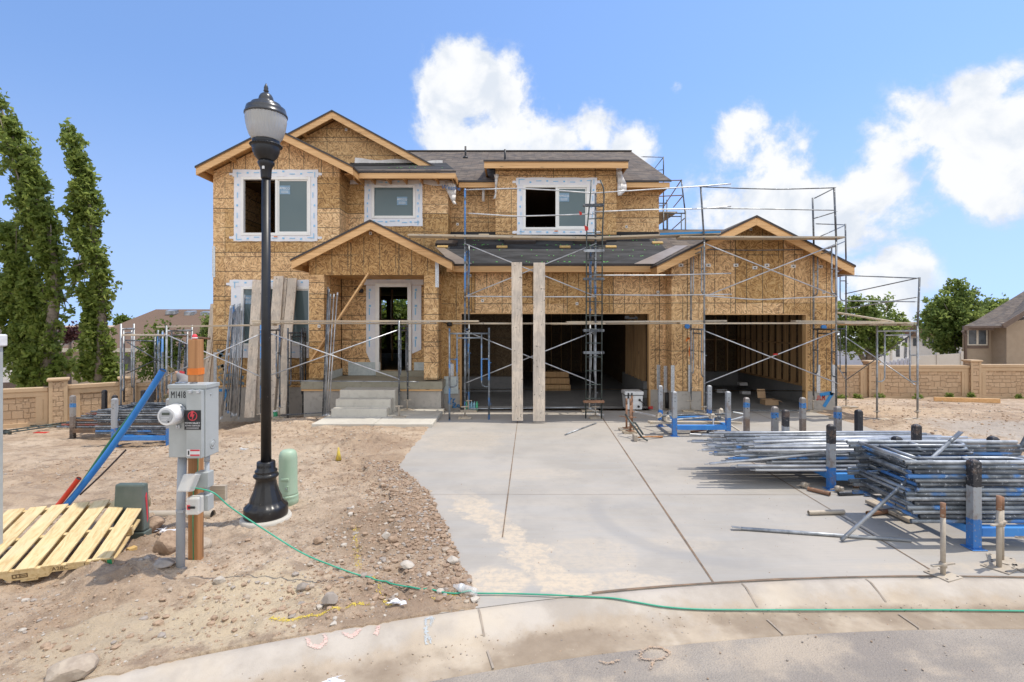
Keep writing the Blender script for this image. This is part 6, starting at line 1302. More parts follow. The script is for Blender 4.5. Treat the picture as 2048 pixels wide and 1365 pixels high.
for q in range(3): mb.box(mx_-.035, mx_+.03-q*.012, yf-.001, yf, mz_-.012-q*.012, mz_-.008-q*.012)
mb.box(mx_+.02, mx_+.032, yf-.002, yf, mz_-.05, mz_-.038, 1); build('dial_print', mb, [M['white'], M['black']], mt)
mb = MB(); mb.box(mx_-.004, mx_+.03, Y0-.02, Y0-.004, mz_-.13, mz_-.10); mb.tube([(mx_+.01,Y0-.015,mz_-.1),(mx_+.012,Y0-.03,mz_-.12)], .006, 6); build('seal_tab', mb, M['strap'], mt)
tm = text_mb('M1418', .085, wallM(lerp(X0, xc, .50), Y0-.0025, Z1-.085) @ Matrix.Scale(.56, 4, (1,0,0)), .001); tm_o = build('hand_lettering', tm, M['black'], bx); 
mb = MB(); sx, sz = lerp(xc, X1, .44), 1.40; yf = Y0-.0475; mb.box(sx-.072, sx+.072, yf-.001, yf, sz-.085, sz+.085, 0)
for k in range(28):
    a, b = 2*math.pi*k/28, 2*math.pi*(k+1)/28; c, d = .034, .041; ang = lambda a, r: (sx+.0+r*math.cos(a), yf-.003, sz+.035+r*math.sin(a)); mb.poly([ang(a,c), ang(b,c), ang(b,d), ang(a,d)], 1)
mb.poly([(sx-.010,yf-.0035,sz+.080),(sx+.012,yf-.0035,sz+.080),(sx+.004,yf-.0035,sz+.050),(sx+.020,yf-.0035,sz+.052),(sx-.008,yf-.0035,sz-.012),(sx-.001,yf-.0035,sz+.030),(sx-.022,yf-.0035,sz+.030)], 1)
mb = text_mb('TEMPORARY', .0235, wallM(sx, yf-.0025, sz-.028), .0006, 2, mb); mb = text_mb('POWER SERVICES', .0165, wallM(sx, yf-.0025, sz-.050), .0006, 2, mb)
for q in range(2): mb.box(sx-.055, sx+.055, yf-.0025, yf-.001, sz-.068-q*.008, sz-.066-q*.008, 2)
M['redstk'] = simple('red_print', (.70,.06,.08), rough=.5); build('company_sticker', mb, [M['black'], M['redstk'], M['white']], bx)
mb = MB(); sx, sz = lerp(xc, X1, .50), Z0+.055; mb.box(sx-.06, sx+.055, yf-.001, yf, sz-.03, sz+.03, 0); mb.box(sx-.03, sx+.052, yf-.002, yf-.001, sz+.014, sz+.028, 1); mb.box(sx-.03, sx+.052, yf-.002, yf-.001, sz-.028, sz-.014, 1); mb.box(sx-.05, sx-.038, yf-.002, yf-.001, sz-.018, sz+.018, 2); build('warning_sticker', mb, [M['white'], M['redstk'], M['black']], bx)
for x in (-2.97, -2.86): 
    mb = MB(); mb.tube([(x,4.6,Z1),(x,4.6,Z1+.016)], .05 if x < -2.9 else .03, 14); build('hub_cap', mb, M['galvd'], bx)
M['conduit'] = simple('grey_conduit', (.37,.39,.41), (.30,.32,.34), 3, .5)
mb = MB(); mb.tube([(-2.98,4.60,-.2),(-2.975,4.60,.6),(-2.96,4.60,1.07)], .036, 20); cd = build('conduit', mb, M['conduit'], ped); mb = MB(); mb.lathe([(.039,.55),(.039,.575)], (-2.975,4.60,0), 20); mb.box(-2.985, -2.93, 4.56, 4.60, .55, .575); build('strap', mb, M['conduit'], cd)
mb = MB(); mb.tube([(-2.74,4.60,.60),(-2.74,4.60,1.06)], .020, 14); mb.lathe([(.024,1.0),(.024,1.06)], (-2.74,4.60,0), 14); build('conduit', mb, M['conduit'], ped)
for zc, tilt in ((.845, .35), (.64, 0)):
    mb = MB(); mb.box(-2.82, -2.70, 4.55, 4.64, zc-.07, zc+.07); ob = build('outlet_box', mb, M['encl'], ped, bevel=.006)
    mb = MB(); c = Vector((-2.785, 4.50, zc+.005)); v = Vector((math.sin(-tilt)*.9, -.15*0, 0)); Rm = Euler((-.25 if tilt else 0, 0, 0)).to_matrix()
    off = Vector((-.035,-.03,0)) if tilt else Vector((0,0,0)); mb.obox(c+off, Rm @ Vector((.055,0,.0)), Rm @ Vector((0,.045,0)), Rm @ Vector((.02 if tilt else 0,0,.075))); build('weather_cover', mb, M['cloudyplastic'], ob, bevel=.012)
mb = MB(); mb.box(-2.825, -2.80, 4.448, 4.452, .62, .66); mb.box(-2.815, -2.755, 4.446, 4.449, .63, .65, 1); build('cover_sticker', mb, [M['redstk'], M['black']], ped)
mb = MB(); mb.box(-2.995, -2.70, 4.815, 4.86, .57, .71); build('cross_cleat', mb, M['plank_x'], ped)
M['gwire'] = simple('green_ground_wire', (.02,.36,.17), rough=.4); mb = MB(); mb.tube([(-2.887,4.71,1.07),(-2.888,4.708,.9),(-2.93,4.708,.75),(-2.934,4.708,.4),(-2.93,4.708,.0)], .004, 6); build('ground_wire', mb, M['gwire'], ped)
mb = MB(); mb.lathe([(.02,2.09),(.025,2.10),(.02,2.13),(.012,2.14)], (-2.95,4.76,0), 10); mb.lathe([(.03,2.10),(.02,2.115)], (-2.95,4.76,0), 10, 1); build('marker', mb, [M['redstk'], M['white']], ped)

# green extension cord with a bottle over its joint
M['cord'] = simple('green_cord', (.035,.31,.19), (.05,.36,.23), 5, .45)
pts = [(-2.83,4.50,.80), P(425,985,4.50), P(460,1014,4.55), P(520,1054,4.52), P(600,1104,4.45), P(660,1130,4.40)]
for px, py in ((720,1154),(780,1170),(845,1182),(905,1190),(955,1190),(1040,1191),(1120,1194),(1180,1197),(1230,1200),(1275,1208),(1330,1217),(1400,1222),(1500,1223),(1650,1223),(1800,1223),(1950,1224),(2100,1226),(2400,1230),(2900,1236)):
    g = None; Y = F*CAMZ/(py-HY)
    for _ in range(15): x = PX(px, Y); z = max(kerbz(x, Y), .006 if px > 925 and math.hypot(x-CC.x,Y-CC.y) > CR else -1); Y = Y*.5+.5*F*(CAMZ-z)/(py-HY)
    pts.append((PX(px,Y), Y, z+.012))
q = []
pv = [Vector(p) for p in pts]
for i in range(len(pv)-1):
    p0, p1, p2, p3 = pv[max(i-1,0)], pv[i], pv[i+1], pv[min(i+2,len(pv)-1)]
    for k in range(8):
        t_ = k/8; q.append(.5*((2*p1)+(p2-p0)*t_+(2*p0-5*p1+4*p2-p3)*t_**2+(3*p1-p0-3*p2+p3)*t_**3))
q.append(pv[-1]); q = [Vector((v.x, v.y, max(v.z, gz(v.x, v.y)+.012))) if (i > 40 and v.x < -.3) else v for i, v in enumerate(q)]; mb = MB(); mb.tube(q, .0066, 8); single('extension_cord', mb, M['cord'], 'green extension cord running from the meter box along the kerb', 'cord', loc=(-1,4.3,0))
g = G(907,1190); g2 = G(953,1199); a = Vector((g.x,g.y,gz(g.x,g.y)+.04)); b = Vector((g2.x,g2.y,gz(g2.x,g2.y)+.04)); d = (b-a).normalized(); Lb = (b-a).length; Rm = d.to_track_quat('Z','Y').to_matrix()
mb = MB(); mb.lathe([(.013,0),(.014,.02),(.02,.03),(.033,.06),(.034,.09),(.031,.10),(.034,.11),(.034,.14),(.031,.15),(.034,.16),(.034,Lb)], a, 18, M=Rm); t = thing('plastic_bottle', 'clear plastic bottle slipped over the cord joint beside the driveway', 'bottle', tuple(a)); build('bottle', mb, M['clear'], t); mb = MB(); mb.lathe([(.0346,.055),(.0346,.085)], a, 18, M=Rm); build('label', mb, M['white'], t)

# ------------------------------------------------------------------ pallet, conduits and utility boxes
A = Vector((-3.60, 4.62, .02)); e1 = Vector((-.95,-.31,0)).normalized(); e2 = Vector((-.33,.93,.20)).normalized(); e1 = (e1-e2*e1.dot(e2)).normalized(); up = e2.cross(e1).normalized()
if up.z < 0: up = -up
pal = thing('pallet', 'yellow pine shipping pallet tilted up on the dirt', 'pallet', tuple(A)); Wd, Dp = 1.22, 1.07
def pb(name, u0, u1, v0, v1, h0, h1, mat, bev=.003):
    mb = MB(); c = A+e1*(u0+u1)/2+e2*(v0+v1)/2+up*(h0+h1)/2; mb.obox(c, e1*(u1-u0)/2, e2*(v1-v0)/2, up*(h1-h0)/2); return mb
t = NT('pallet_pine_boards'); uv = t.n('ShaderNodeVectorRotate', rotation_type='Z_AXIS'); t.l(t.co, uv.inputs[0]); uv.inputs['Angle'].default_value = -math.atan2(e2.y, e2.x)
oi = t.n('ShaderNodeObjectInfo'); ad = t.n('ShaderNodeVectorMath', operation='ADD'); t.l(uv.outputs[0], ad.inputs[0]); sh = t.math('MULTIPLY', oi.outputs['Random'], 19.0); t.l(t.comb(sh, sh, sh), ad.inputs[1])
g_ = t.noise(1, 5, .6, t.mapping(ad.outputs[0], (.8, 26, 26)), 1.0); c = t.ramp(g_, [(.3,(.48,.33,.14)),(.5,(.65,.49,.25)),(.75,(.74,.59,.34))]); kv = t.voro(1, co=t.mapping(ad.outputs[0], (1.6,9,9))).outputs['Distance']; c = t.mix(t.rng(kv,.10,.03), c, (.25,.13,.04)); c = t.mix(t.math('MULTIPLY', t.rng(t.noise(3,4,.6),.5,.7), .3), c, (.55,.44,.30)); t.bump(g_, .15, .004); M['palb'] = t.fin(c, .7)
for k in range(3):
    v = [.0, .50, Dp-.04][k]; n_ = MB()
    prof = [(0,0),(.22,0),(.25,.035),(.44,.035),(.47,0),(.75,0),(.78,.035),(.97,.035),(1.0,0),(1.22,0),(1.22,.09),(0,.09)]
    n_.prism([A+e1*u+e2*v+up*(h+.02) for u, h in prof], e2*.038); o = build('stringer', n_, M['palb'], pal, bevel=.002)
    if k == 0:
        xa, ya = e1*-1, up; Mx = Matrix(((xa.x,ya.x,-e2.x,0),(xa.y,ya.y,-e2.y,0),(xa.z,ya.z,-e2.z,0),(0,0,0,1)))
        M['stamp'] = simple('brown_stamp_ink', (.12,.07,.03), (.2,.13,.06), 40, .9)
        for txt, u, h, s in (('1-15-20', .13, .085, .055), ('A28C', .38, .082, .05)):
            pos = A+e1*u+up*h-e2*.002; m4 = Matrix.Translation(pos) @ Mx; build('stamp', text_mb(txt, s, m4, .0008), M['stamp'], o)
        s = MB()
        for (u, h, hu, hh) in ((.66,.075,.05,.004),(.66,.045,.05,.004),(.61,.06,.004,.018),(.71,.06,.004,.018),(.66,.06,.004,.014),(.64,.06,.02,.004),(.685,.062,.004,.012)): s.obox(A+e1*u+up*h-e2*.0015, e1*hu, up*hh, e2*.001)
        build('stamp', s, M['stamp'], o)
u = .01
for k, w_ in enumerate((.14,.14,.14,.14,.14,.14,.14)):
    o = build('deck_board', pb('', u, u+w_, -.01, Dp+.01, .111, .128, None), M['palb'], pal, bevel=.002); u += w_+.04
for u0 in (.02, .54, 1.08): build('bottom_board', pb('', u0, u0+.12, 0, Dp, .002, .019, None), M['palb'], pal)
mb = MB(); mb.obox(A+e1*.02-e2*.003+up*.07, e1*.018, up*.035, e2*.0015); build('paint_patch', mb, M['greencup'], pal)
def conduit(name, pts, r, m, label):
    pv = [Vector(p) for p in pts]; q = []
    for i in range(len(pv)-1):
        p0, p1, p2, p3 = pv[max(i-1,0)], pv[i], pv[i+1], pv[min(i+2,len(pv)-1)]
        for k in range(6): t_ = k/6; q.append(.5*((2*p1)+(p2-p0)*t_+(2*p0-5*p1+4*p2-p3)*t_**2+(3*p1-p0-3*p2+p3)*t_**3))
    q.append(pv[-1]); mb = MB(); mb.tube(q, r, 16, 0, caps=False); e = q[-1]-(q[-1]-q[-2]).normalized()*.03; mb.tube([q[0], e], .0001, 3, 1); d = (q[-1]-q[-2]).normalized(); mb.tube([q[-2]+(q[-1]-q[-2])*.5, q[-1]-d*.01], r*.86, 16, 1); return single(name, mb, [M[m], M['black']], label, 'conduit', 'conduits rising from the ground', loc=tuple(q[0]))
M['bluec'] = simple('blue_conduit', (.02,.19,.58), (.03,.23,.62), 4, .38); M['redc'] = simple('red_conduit', (.62,.045,.015), (.66,.07,.03), 4, .45); M['greenc'] = simple('dark_green_conduit', (.01,.13,.05), (.015,.16,.07), 4, .4); M['thin'] = simple('black_cable', (.06,.04,.035), rough=.5)
conduit('conduit', [P(112,1032,6.1), P(150,990,6.15), P(205,920,6.2), P(248,860,6.22), P(285,805,6.2), P(326,741,6.15)], .036, 'bluec', 'long bright blue conduit curving up out of the dirt'); conduit('conduit', [P(128,1020,6.3), P(165,968,6.35), P(215,895,6.4), P(258,838,6.4), P(297,784,6.4)], .028, 'greenc', 'dark green conduit running behind the blue one')
conduit('conduit', [P(100,1030,6.05), P(125,1000,6.1), P(158,957,6.1)], .028, 'redc', 'short red orange conduit stub beside the blue one'); conduit('cable', [P(160,990,6.4), P(205,948,6.5), P(252,900,6.6)], .011, 'thin', 'thin black cable sticking up beside the blue conduit')
M['dkgreen'] = simple('dark_green_box', (.085,.115,.10), (.13,.155,.14), 3, .5, bump=.1, bscale=50); M['ltgreen'] = simple('light_green_pedestal', (.33,.46,.32), (.37,.48,.35), 5, .45); 
t = thing('utility_box', 'dark green square utility box standing behind the pallet', 'utility box', (-3.98,5.5,0)); mb = MB(); mb.prism([(-4.18,5.33,-.02),(-3.83,5.33,-.02),(-3.83,5.45,-.02),(-4.18,5.45,-.02)], (0,0,.08)); build('skirt', mb, M['dkgreen'], t, bevel=.01)
mb = MB(); zt = .555; bot = [(-4.17,5.34,.062),(-3.84,5.34,.062),(-3.84,5.44,.062),(-4.17,5.44,.062)]; top = [(-4.155,5.35,zt),(-3.852,5.35,zt),(-3.852,5.43,zt),(-4.155,5.43,zt)]; mb.v = bot+top; [mb.face(f) for f in ((0,3,2,1),(4,5,6,7),(0,1,5,4),(1,2,6,5),(2,3,7,6),(3,0,4,7))]; build('lid', mb, M['dkgreen'], t, bevel=.02)
mb = MB(); mb.obox((-3.845,5.39,.30),(.004,0,0),(0,.008,.02),(0,-.01,.14)); build('red_streak', mb, M['redstk'], t)
cx, cy = -2.79, 6.38; t = thing('cable_pedestal', 'light green rounded cable pedestal beside the lamp base', 'pedestal', (cx,cy,0)); mb = MB(); mb.lathe([(.117,.10),(.115,.14),(.110,.16),(.108,.55),(.104,.60),(.09,.64),(.064,.66),(.02,.668)], (cx,cy,0), 36); build('cover', mb, M['ltgreen'], t)
mb = MB(); mb.lathe([(.122,-.05),(.122,.06),(.119,.07),(.122,.085),(.122,.10),(.117,.115)], (cx,cy,0), 36); build('base_ring', mb, M['ltgreen'], t); mb = MB(); mb.box(cx-.05,cx+.055,cy-.118,cy-.098,.30,.335); build('handle', mb, M['ltgreen'], t, bevel=.008); mb = MB(); mb.box(cx+.0,cx+.05,cy-.114,cy-.10,.18,.24); build('lock_plate', mb, M['ltgreen'], t, bevel=.003); mb = MB(); mb.lathe([(.01,0),(.01,.006)], (cx+.025,cy-.114,.21), 10, M=RY); build('lock', mb, M['strap'], t)
M['tanpipe'] = simple('tan_plastic_pipe', (.47,.40,.31), (.42,.36,.28), 6, .5); a, b = P(285,1031,5.95), P(426,1030,5.9); mb = MB(); mb.tube([a, b], .052, 18, 0, caps=False); d = (b-a).normalized(); mb.tube([a+d*.02, b-d*.02], .046, 14, 1); single('drain_pipe', mb, [M['tanpipe'], M['black']], 'tan plastic drain pipe lying behind the timber post', 'pipe')
a, b = G(255,1109,.03), G(272,1103,.03); plank(a, b, .06, .05, M['pallet_x'], 'short offcut of lumber beside the pallet', 'odd timbers', name='wood_offcut')
a, b = G(620,1024,.02), G(700,1022,.02); plank(a, b, .09, .015, M['plank_x'], 'thin lath half buried in the dirt beyond the lamp', 'odd timbers', name='wood_lath')
a, b = G(1868,803,.08), G(2000,807,.08); plank(a, b, .10, .14, M['fascia'], 'orange timber beam lying on the dirt before the stone wall', 'odd timbers', name='timber_beam')
mb = MB()
for k in range(8):
    g = G(330+random.uniform(-14,14), 1071+random.uniform(-4,6), .02); mb.poly([(g.x+random.uniform(-.05,.05), g.y+random.uniform(-.04,.04), g.z+random.uniform(0,.06)) for _ in range(4)])
single('crumpled_wrapper', mb, [M['tapewhite']], 'crumpled white wrapper in the hollow behind the post', 'litter')
for px, py, lab, m in ((792,1218,'scrap of torn white film lying in the dirt by the yellow mark','tapewhite'), (487,905,'flat white paper scrap on the dirt beyond the lamp','white'), (668,1343,'frayed whitish plastic tuft in the gutter','tapewhite')):
    mb = MB(); g = G(px, py, .02)
    for k in range(9): mb.poly([(g.x+random.uniform(-.09,.09), g.y+random.uniform(-.04,.04), gz(g.x,g.y)*(py < 1300)-.09*(py > 1300)+.012+random.uniform(0,.035)) for _ in range(3)])
    single('litter_scrap', mb, M[m], lab, 'litter')
mb = MB(); g = G(677,920); mb.lathe([(.05,.0),(.03,.09),(.012,.2)], (g.x,g.y,0), 10); o = single('marker_whisker', mb, [M['ypaint']], 'yellow striped marker tuft on the dirt before the entry', 'marker')
# grey post with white cap at the frame edge
pe = thing('grey_post', 'grey post with a white cap at the edge of the lot', 'post', (-4.62,4.62,0)); mb = MB(); mb.box(-4.76,-4.658,4.60,4.69,-.1,2.06); build('shaft', mb, M['encl'], pe, bevel=.008); mb = MB(); mb.box(-4.80,-4.635,4.56,4.71,2.03,2.14); build('cap', mb, M['white'], pe, bevel=.012)

# ------------------------------------------------------------------ worker bent over behind the meter box
def skin(name, verts, edges, mat, parent, sub=2):
    me = bpy.data.meshes.new(name); off = root_loc(parent); me.from_pydata([tuple(Vector(v[:3])-off) for v in verts], edges, []); me.materials.append(mat); o = link_mesh(name, me, parent)
    md = o.modifiers.new('skin', 'SKIN'); md.use_smooth_shade = True
    for i, v in enumerate(verts): o.data.skin_vertices[0].data[i].radius = (v[3], v[3] if len(v) < 5 else v[4])
    o.data.skin_vertices[0].data[0].use_root = True; s = o.modifiers.new('smooth', 'SUBSURF'); s.levels = sub; s.render_levels = sub; return o
wy = 11.05; wg = gz(-7.0, wy)
person = thing('person', 'worker in a grey hooded top bending over behind the meter box', 'person', (-7.0, wy, wg))
def W(px, py, dy=0, r=.06): p = P(px, py, wy+dy); return (p.x, p.y, p.z, r)
M['skin'] = simple('skin_tone', (.48,.28,.19), (.44,.25,.17), 6, .6); M['hoodie'] = simple('grey_hoodie', (.30,.30,.31), (.24,.24,.25), 5, .9, bump=.4, bscale=12); M['jean'] = simple('dark_trousers', (.05,.06,.09), (.07,.08,.11), 6, .9, bump=.3, bscale=14); M['glove'] = simple('tan_work_glove', (.28,.22,.10), (.08,.07,.05), 14, .9)
hipz = wg+.90
S1, S2, HD = W(381,762,-.05), W(372,778,-.30), W(390,748,-.32)
body = [W(398,812,.2,.13), W(392,790,.1,.14), W(380,769,-.12,.13), W(386,757,-.25,.06), W(391,747,-.33,.085), W(394,741,-.36,.07),
        W(370,757,-.2,.062), W(359,750,-.24,.05), W(350,743,-.26,.024), W(356,772,-.3,.058), W(343,776,-.36,.048), W(335,788,-.42,.024)]
lg = lambda px, dy, zz, r: (PX(px, wy), wy+dy, wg+zz, r)
body += [lg(402,.22,.50,.10), lg(392,-.02,.42,.075), lg(404,.25,.07,.05), lg(400,.1,.04,.045), lg(412,.22,.52,.10), lg(410,-.05,.30,.075), lg(416,.3,.06,.05), lg(414,.15,.04,.045)]
ed = [(0,1),(1,2),(2,3),(3,4),(4,5),(2,6),(6,7),(7,8),(2,9),(9,10),(10,11),(0,12),(12,13),(13,14),(14,15),(0,16),(16,17),(17,18),(18,19)]
skin('body', body, ed, M['skin'], person)
top = [W(398,812,.2,.165), W(392,790,.1,.175), W(380,769,-.12,.165), W(386,758,-.24,.10), W(370,757,-.2,.09), W(361,751,-.24,.075), W(354,745,-.26,.055), W(357,772,-.3,.085), W(345,775,-.36,.068), W(339,783,-.41,.052)]
skin('hooded_top', top, [(0,1),(1,2),(2,3),(2,4),(4,5),(5,6),(2,7),(7,8),(8,9)], M['hoodie'], person)
skin('trousers', [W(398,814,.2,.15), lg(402,.22,.50,.125), lg(392,-.02,.42,.09), lg(404,.25,.09,.065), lg(412,.22,.52,.125), lg(410,-.05,.30,.09), lg(416,.3,.08,.065)], [(0,1),(1,2),(2,3),(0,4),(4,5),(5,6)], M['jean'], person)
def hand(wr, d, m, nm):
    wr, d = Vector(wr), Vector(d).normalized(); s = d.cross(Vector((0,1,0))).normalized(); n = d.cross(s); vs = [(*wr,.030),(*(wr+d*.05),.034)]; es = [(0,1)]
    for k, (o_, l) in enumerate(((-.028,.07),(-.01,.08),(.01,.075),(.028,.06))):
        b = len(vs); p = wr+d*.085+s*o_; vs += [(*p,.011),(*(p+d*l*.5+n*.006),.0095),(*(p+d*l*.85+n*.03),.008)]; es += [(1,b),(b,b+1),(b+1,b+2)]
    b = len(vs); vs += [(*(wr+d*.035+s*.045),.012),(*(wr+d*.075+s*.065+n*.02),.010)]; es += [(1,b),(b,b+1)]
    return skin(nm, vs, es, m, person)
hand(W(350,743,-.26)[:3], (-.6,-.1,.35), M['glove'], 'glove'); hand(W(335,788,-.42)[:3], (-.3,-.2,-.6), M['glove'], 'glove')
mb = MB(); mb.lathe([(.02,.115),(.07,.10),(.105,.055),(.118,0),(.115,-.03)], (PX(391,wy-.33),wy-.33,PZ(747,wy-.33)+.02), 16); build('hair', mb, M['black'], person)
mb = MB(); p = P(364,745,wy-.40); mb.obox(p, (.05,0,-.012), (0,.004,0), (.006,0,.022)); build('sleeve_print', mb, M['redstk'], person)

# ------------------------------------------------------------------ stone panel walls
def stone_mat():
    t = NT('cast_stone_panel'); x, y, z = t.sep(); u = t.math('ADD', x, y); n = t.noise(3, 3, .5); wob = t.math('MULTIPLY', t.math('SUBTRACT', n, .5), .07); co = t.comb(t.math('ADD', u, wob), t.math('ADD', z, wob))
    def br(w_, h_, off, sq):
        b = t.n('ShaderNodeTexBrick'); t.l(t.mapping(co, loc=(off, off*.37, 0)), b.inputs['Vector']); b.inputs['Scale'].default_value = 1; b.inputs['Brick Width'].default_value = w_; b.inputs['Row Height'].default_value = h_; b.inputs['Mortar Size'].default_value = .010; b.inputs['Mortar Smooth'].default_value = .6
        b.offset = .43; b.squash = sq; b.squash_frequency = 2; b.inputs['Color1'].default_value = (.46,.315,.195,1); b.inputs['Color2'].default_value = (.55,.39,.25,1); b.inputs['Mortar'].default_value = (.37,.25,.15,1); return b
    b1, b2 = br(.34, .13, 0, .6), br(.22, .22, 1.7, 1.4); vv = t.n('ShaderNodeTexVoronoi', distance='CHEBYCHEV'); t.l(t.mapping(co, (1.6, 2.2, 1)), vv.inputs['Vector']); vv.inputs['Scale'].default_value = 1.2; vs = t.n('ShaderNodeSeparateColor'); t.l(vv.outputs['Color'], vs.inputs[0])
    pick = t.math('GREATER_THAN', vs.outputs[0], .5); c = t.mix(pick, b1.outputs['Color'], b2.outputs['Color']); f = t.mix(pick, b1.outputs['Fac'], b2.outputs['Fac']); c = t.mix(t.math('MULTIPLY', t.rng(t.noise(16,5,.7), .5, .7), .35), c, (.43,.31,.20))
    t.bump(t.math('ADD', t.math('MULTIPLY', f, -1.0), t.math('MULTIPLY', t.noise(14,5,.65), .9)), 1.0, .03); return t.fin(c, .9)
M['stonepanel'] = stone_mat(); M['wallcap'] = simple('smooth_cast_concrete', (.52,.37,.23), (.475,.34,.21), 3, .85, bump=.15, bscale=60)
def stone_wall(a, b, zbf, h, npan, label, group='cast stone fences', last=True):
    a, b = Vector(a), Vector(b); d = (b-a).normalized(); n = Vector((d.y,-d.x,0)); 
    if n.y > 0: n = -n
    L_ = (b-a).length/npan; t = thing('stone_wall', label, 'wall', (a.x, a.y, zbf(0)), group); U = Vector((0,0,1))
    for k in range(npan+1):
        if k == npan and not last: break
        p = a+d*L_*k; z = zbf(k/npan); mb = MB(); mb.obox(p+U*(z+h/2), d*.19, n*.17, U*(h/2+.12)); build('pilaster', mb, M['stonepanel'], t, bevel=.01); mb = MB(); mb.obox(p+U*(z+h+.155), d*.23, n*.21, U*.035); build('pilaster_cap', mb, M['wallcap'], t, bevel=.02)
        for q in (-.15, .15): mb = MB(); mb.obox(p+d*q+n*.165+U*(z+h/2), d*.04, n*.012, U*(h/2+.11)); build('pilaster_trim', mb, M['wallcap'], t)
        if k == npan: break
        z = zbf((k+.5)/npan); c = a+d*L_*(k+.5); hl = L_/2-.19
        mb = MB(); mb.obox(c+U*(z+h/2), d*hl, n*.05, U*(h/2-.02)); build('stone_panel', mb, M['stonepanel'], t)
        mb = MB(); mb.obox(c+U*(z+h-.03), d*hl, n*.12, U*.05); mb.obox(c+U*(z+h-.15), d*hl, n*.09, U*.068); mb.obox(c+U*(z+.05), d*hl, n*.09, U*.09)
        for q in (-1, 1): mb.obox(c+d*q*(hl-.13)+U*(z+h/2-.03), d*.128, n*.085, U*(h/2-.13)); mb.obox(c+d*q*(hl-.13)+n*.086+U*(z+h/2-.03), d*.03, n*.01, U*(h/2-.25))
        build('panel_frame', mb, M['wallcap'], t, bevel=.008)
    return t
p0, p1 = Vector((PX(-75,12.9),12.9,0)), Vector((PX(117,13.7),13.7,0)); d = (p1-p0); stone_wall(p0, p1, lambda f: -.52-.0*f, 1.03, 1, 'tan stone panel wall on the lot side by the grey post', last=False)
p2 = Vector((PX(330,15.2),15.2,0)); stone_wall(p1, p1+(p2-p1)*1.25, lambda f: -.50-.12*f, 1.07, 2, 'tan stone panel wall behind the spattered tube stacks')
stone_wall((PX(1620,19),19,0), (PX(1742,19),19,0), lambda f: -.62, 1.26, 1, 'tan stone panel wall beside the garage corner', last=False); stone_wall((PX(1742,19),19,0), (PX(1944,19),19,0), lambda f: -.62, 1.26, 1, 'tan stone panel wall below the vinyl fence', last=False); stone_wall((PX(1944,19),19,0), (PX(2160,19),19,0), lambda f: -.63, 1.30, 1, 'tan stone panel wall below the stucco house')

# ------------------------------------------------------------------ neighbouring houses, trailer and fences
M['stucco'] = simple('beige_stucco', (.42,.35,.28), (.39,.325,.26), 3, .95, bump=.2, bscale=80); M['stucco2'] = simple('tan_stucco', (.36,.285,.21), (.33,.26,.19), 3, .95, bump=.2, bscale=80); M['browntrim'] = simple('brown_trim', (.16,.115,.09), rough=.7); M['sidingw'] = simple('white_siding', (.72,.72,.71), (.68,.68,.67), 3, .7)
M['shbrown'] = shingle('brown_roof_shingle', 'x'); M['creamtrim'] = simple('cream_trim', (.62,.57,.48), rough=.6); M['vfence'] = simple('tan_vinyl', (.56,.52,.46), (.53,.49,.43), 2, .5); M['vfw'] = simple('white_vinyl_fence', (.72,.71,.70), rough=.5); M['dkglass'] = simple('dark_window_glass', (.05,.06,.07), (.10,.12,.14), 2, .08)
M['tanroof'] = simple('tan_roof_shingle', (.185,.118,.078), (.125,.08,.055), 30, .9, bump=.5, bscale=50, co_scale=(1,1,3))
Y = 30.0; t = thing('neighbour_house', 'beige single storey house with a brown hip roof behind the poplars', 'house', (-19, Y, -2.2), 'houses beyond the lot')
ze = PZ(697,Y); zr = PZ(619,36); xa, xb = PX(118,Y), PX(470,Y)
mb = MB(); mb.box(xa+.4, xb, Y+.4, 42, -3.5, ze); build('wall', mb, M['stucco'], t); mb = MB()
r0, r1, r2, r3 = (xa,Y,ze),(xb,Y,ze),(xb,42,ze),(xa,42,ze); q0, q1 = (PX(312,36),36,zr), (PX(470,36),36,zr); mb.poly([r0,r1,q1,q0]); mb.poly([r0,q0,r3]); mb.poly([r2,r3,q0,q1]); mb.poly([r1,r2,q1]); mb.poly([r3,r2,r1,r0]); rf = build('roof', mb, M['tanroof'], t)
mb = MB(); mb.box(xa-.05, xb, Y-.12, Y+.02, ze-.22, ze-.0); build('gutter', mb, M['creamtrim'], t)
for px, py in ((346,626),(383,628),(415,629)):
    mb = MB(); yy = 35.2; p = P(px, py, yy); mb.obox(p+Vector((0,-.1,.05)), (.32,0,0), (0,.2,.05), (0,0,.12)); build('roof_vent', mb, M['galv'], t)
for px in (238, 330): mb = MB(); mb.box(PX(px,Y), PX(px+24,Y), Y+.33, Y+.42, PZ(745,Y), PZ(708,Y)); f_ = build('window', mb, M['creamtrim'], t); mb = MB(); mb.box(PX(px+2,Y), PX(px+22,Y), Y+.30, Y+.34, PZ(743,Y), PZ(710,Y)); build('pane', mb, M['dkglass'], f_)
mb = MB(); p = P(151,690,32); mb.tube([p, p+Vector((0,0,.9))], .12, 10); mb.lathe([(.2,.9),(.2,1.0)], p, 10); build('chimney', mb, M['galv'], t)
Y = 34.0; t = thing('neighbour_house', 'grey roofed house peeking out beyond the taller poplar', 'house', (-33, Y, -2.5), 'houses beyond the lot'); mb = MB(); mb.box(PX(-200,Y), PX(140,Y+4), Y+.5, Y+9, -3.5, PZ(700,Y)); build('wall', mb, M['stucco'], t); mb = MB(); mb.prism([(PX(-220,Y),Y,PZ(698,Y)),(PX(-220,Y),Y+5,PZ(655,Y+5)),(PX(-220,Y),Y+10,PZ(698,Y))], (PX(150,Y)-PX(-220,Y),0,0)); build('roof', mb, M['shx'], t)
mb = MB(); Yf = 22.0
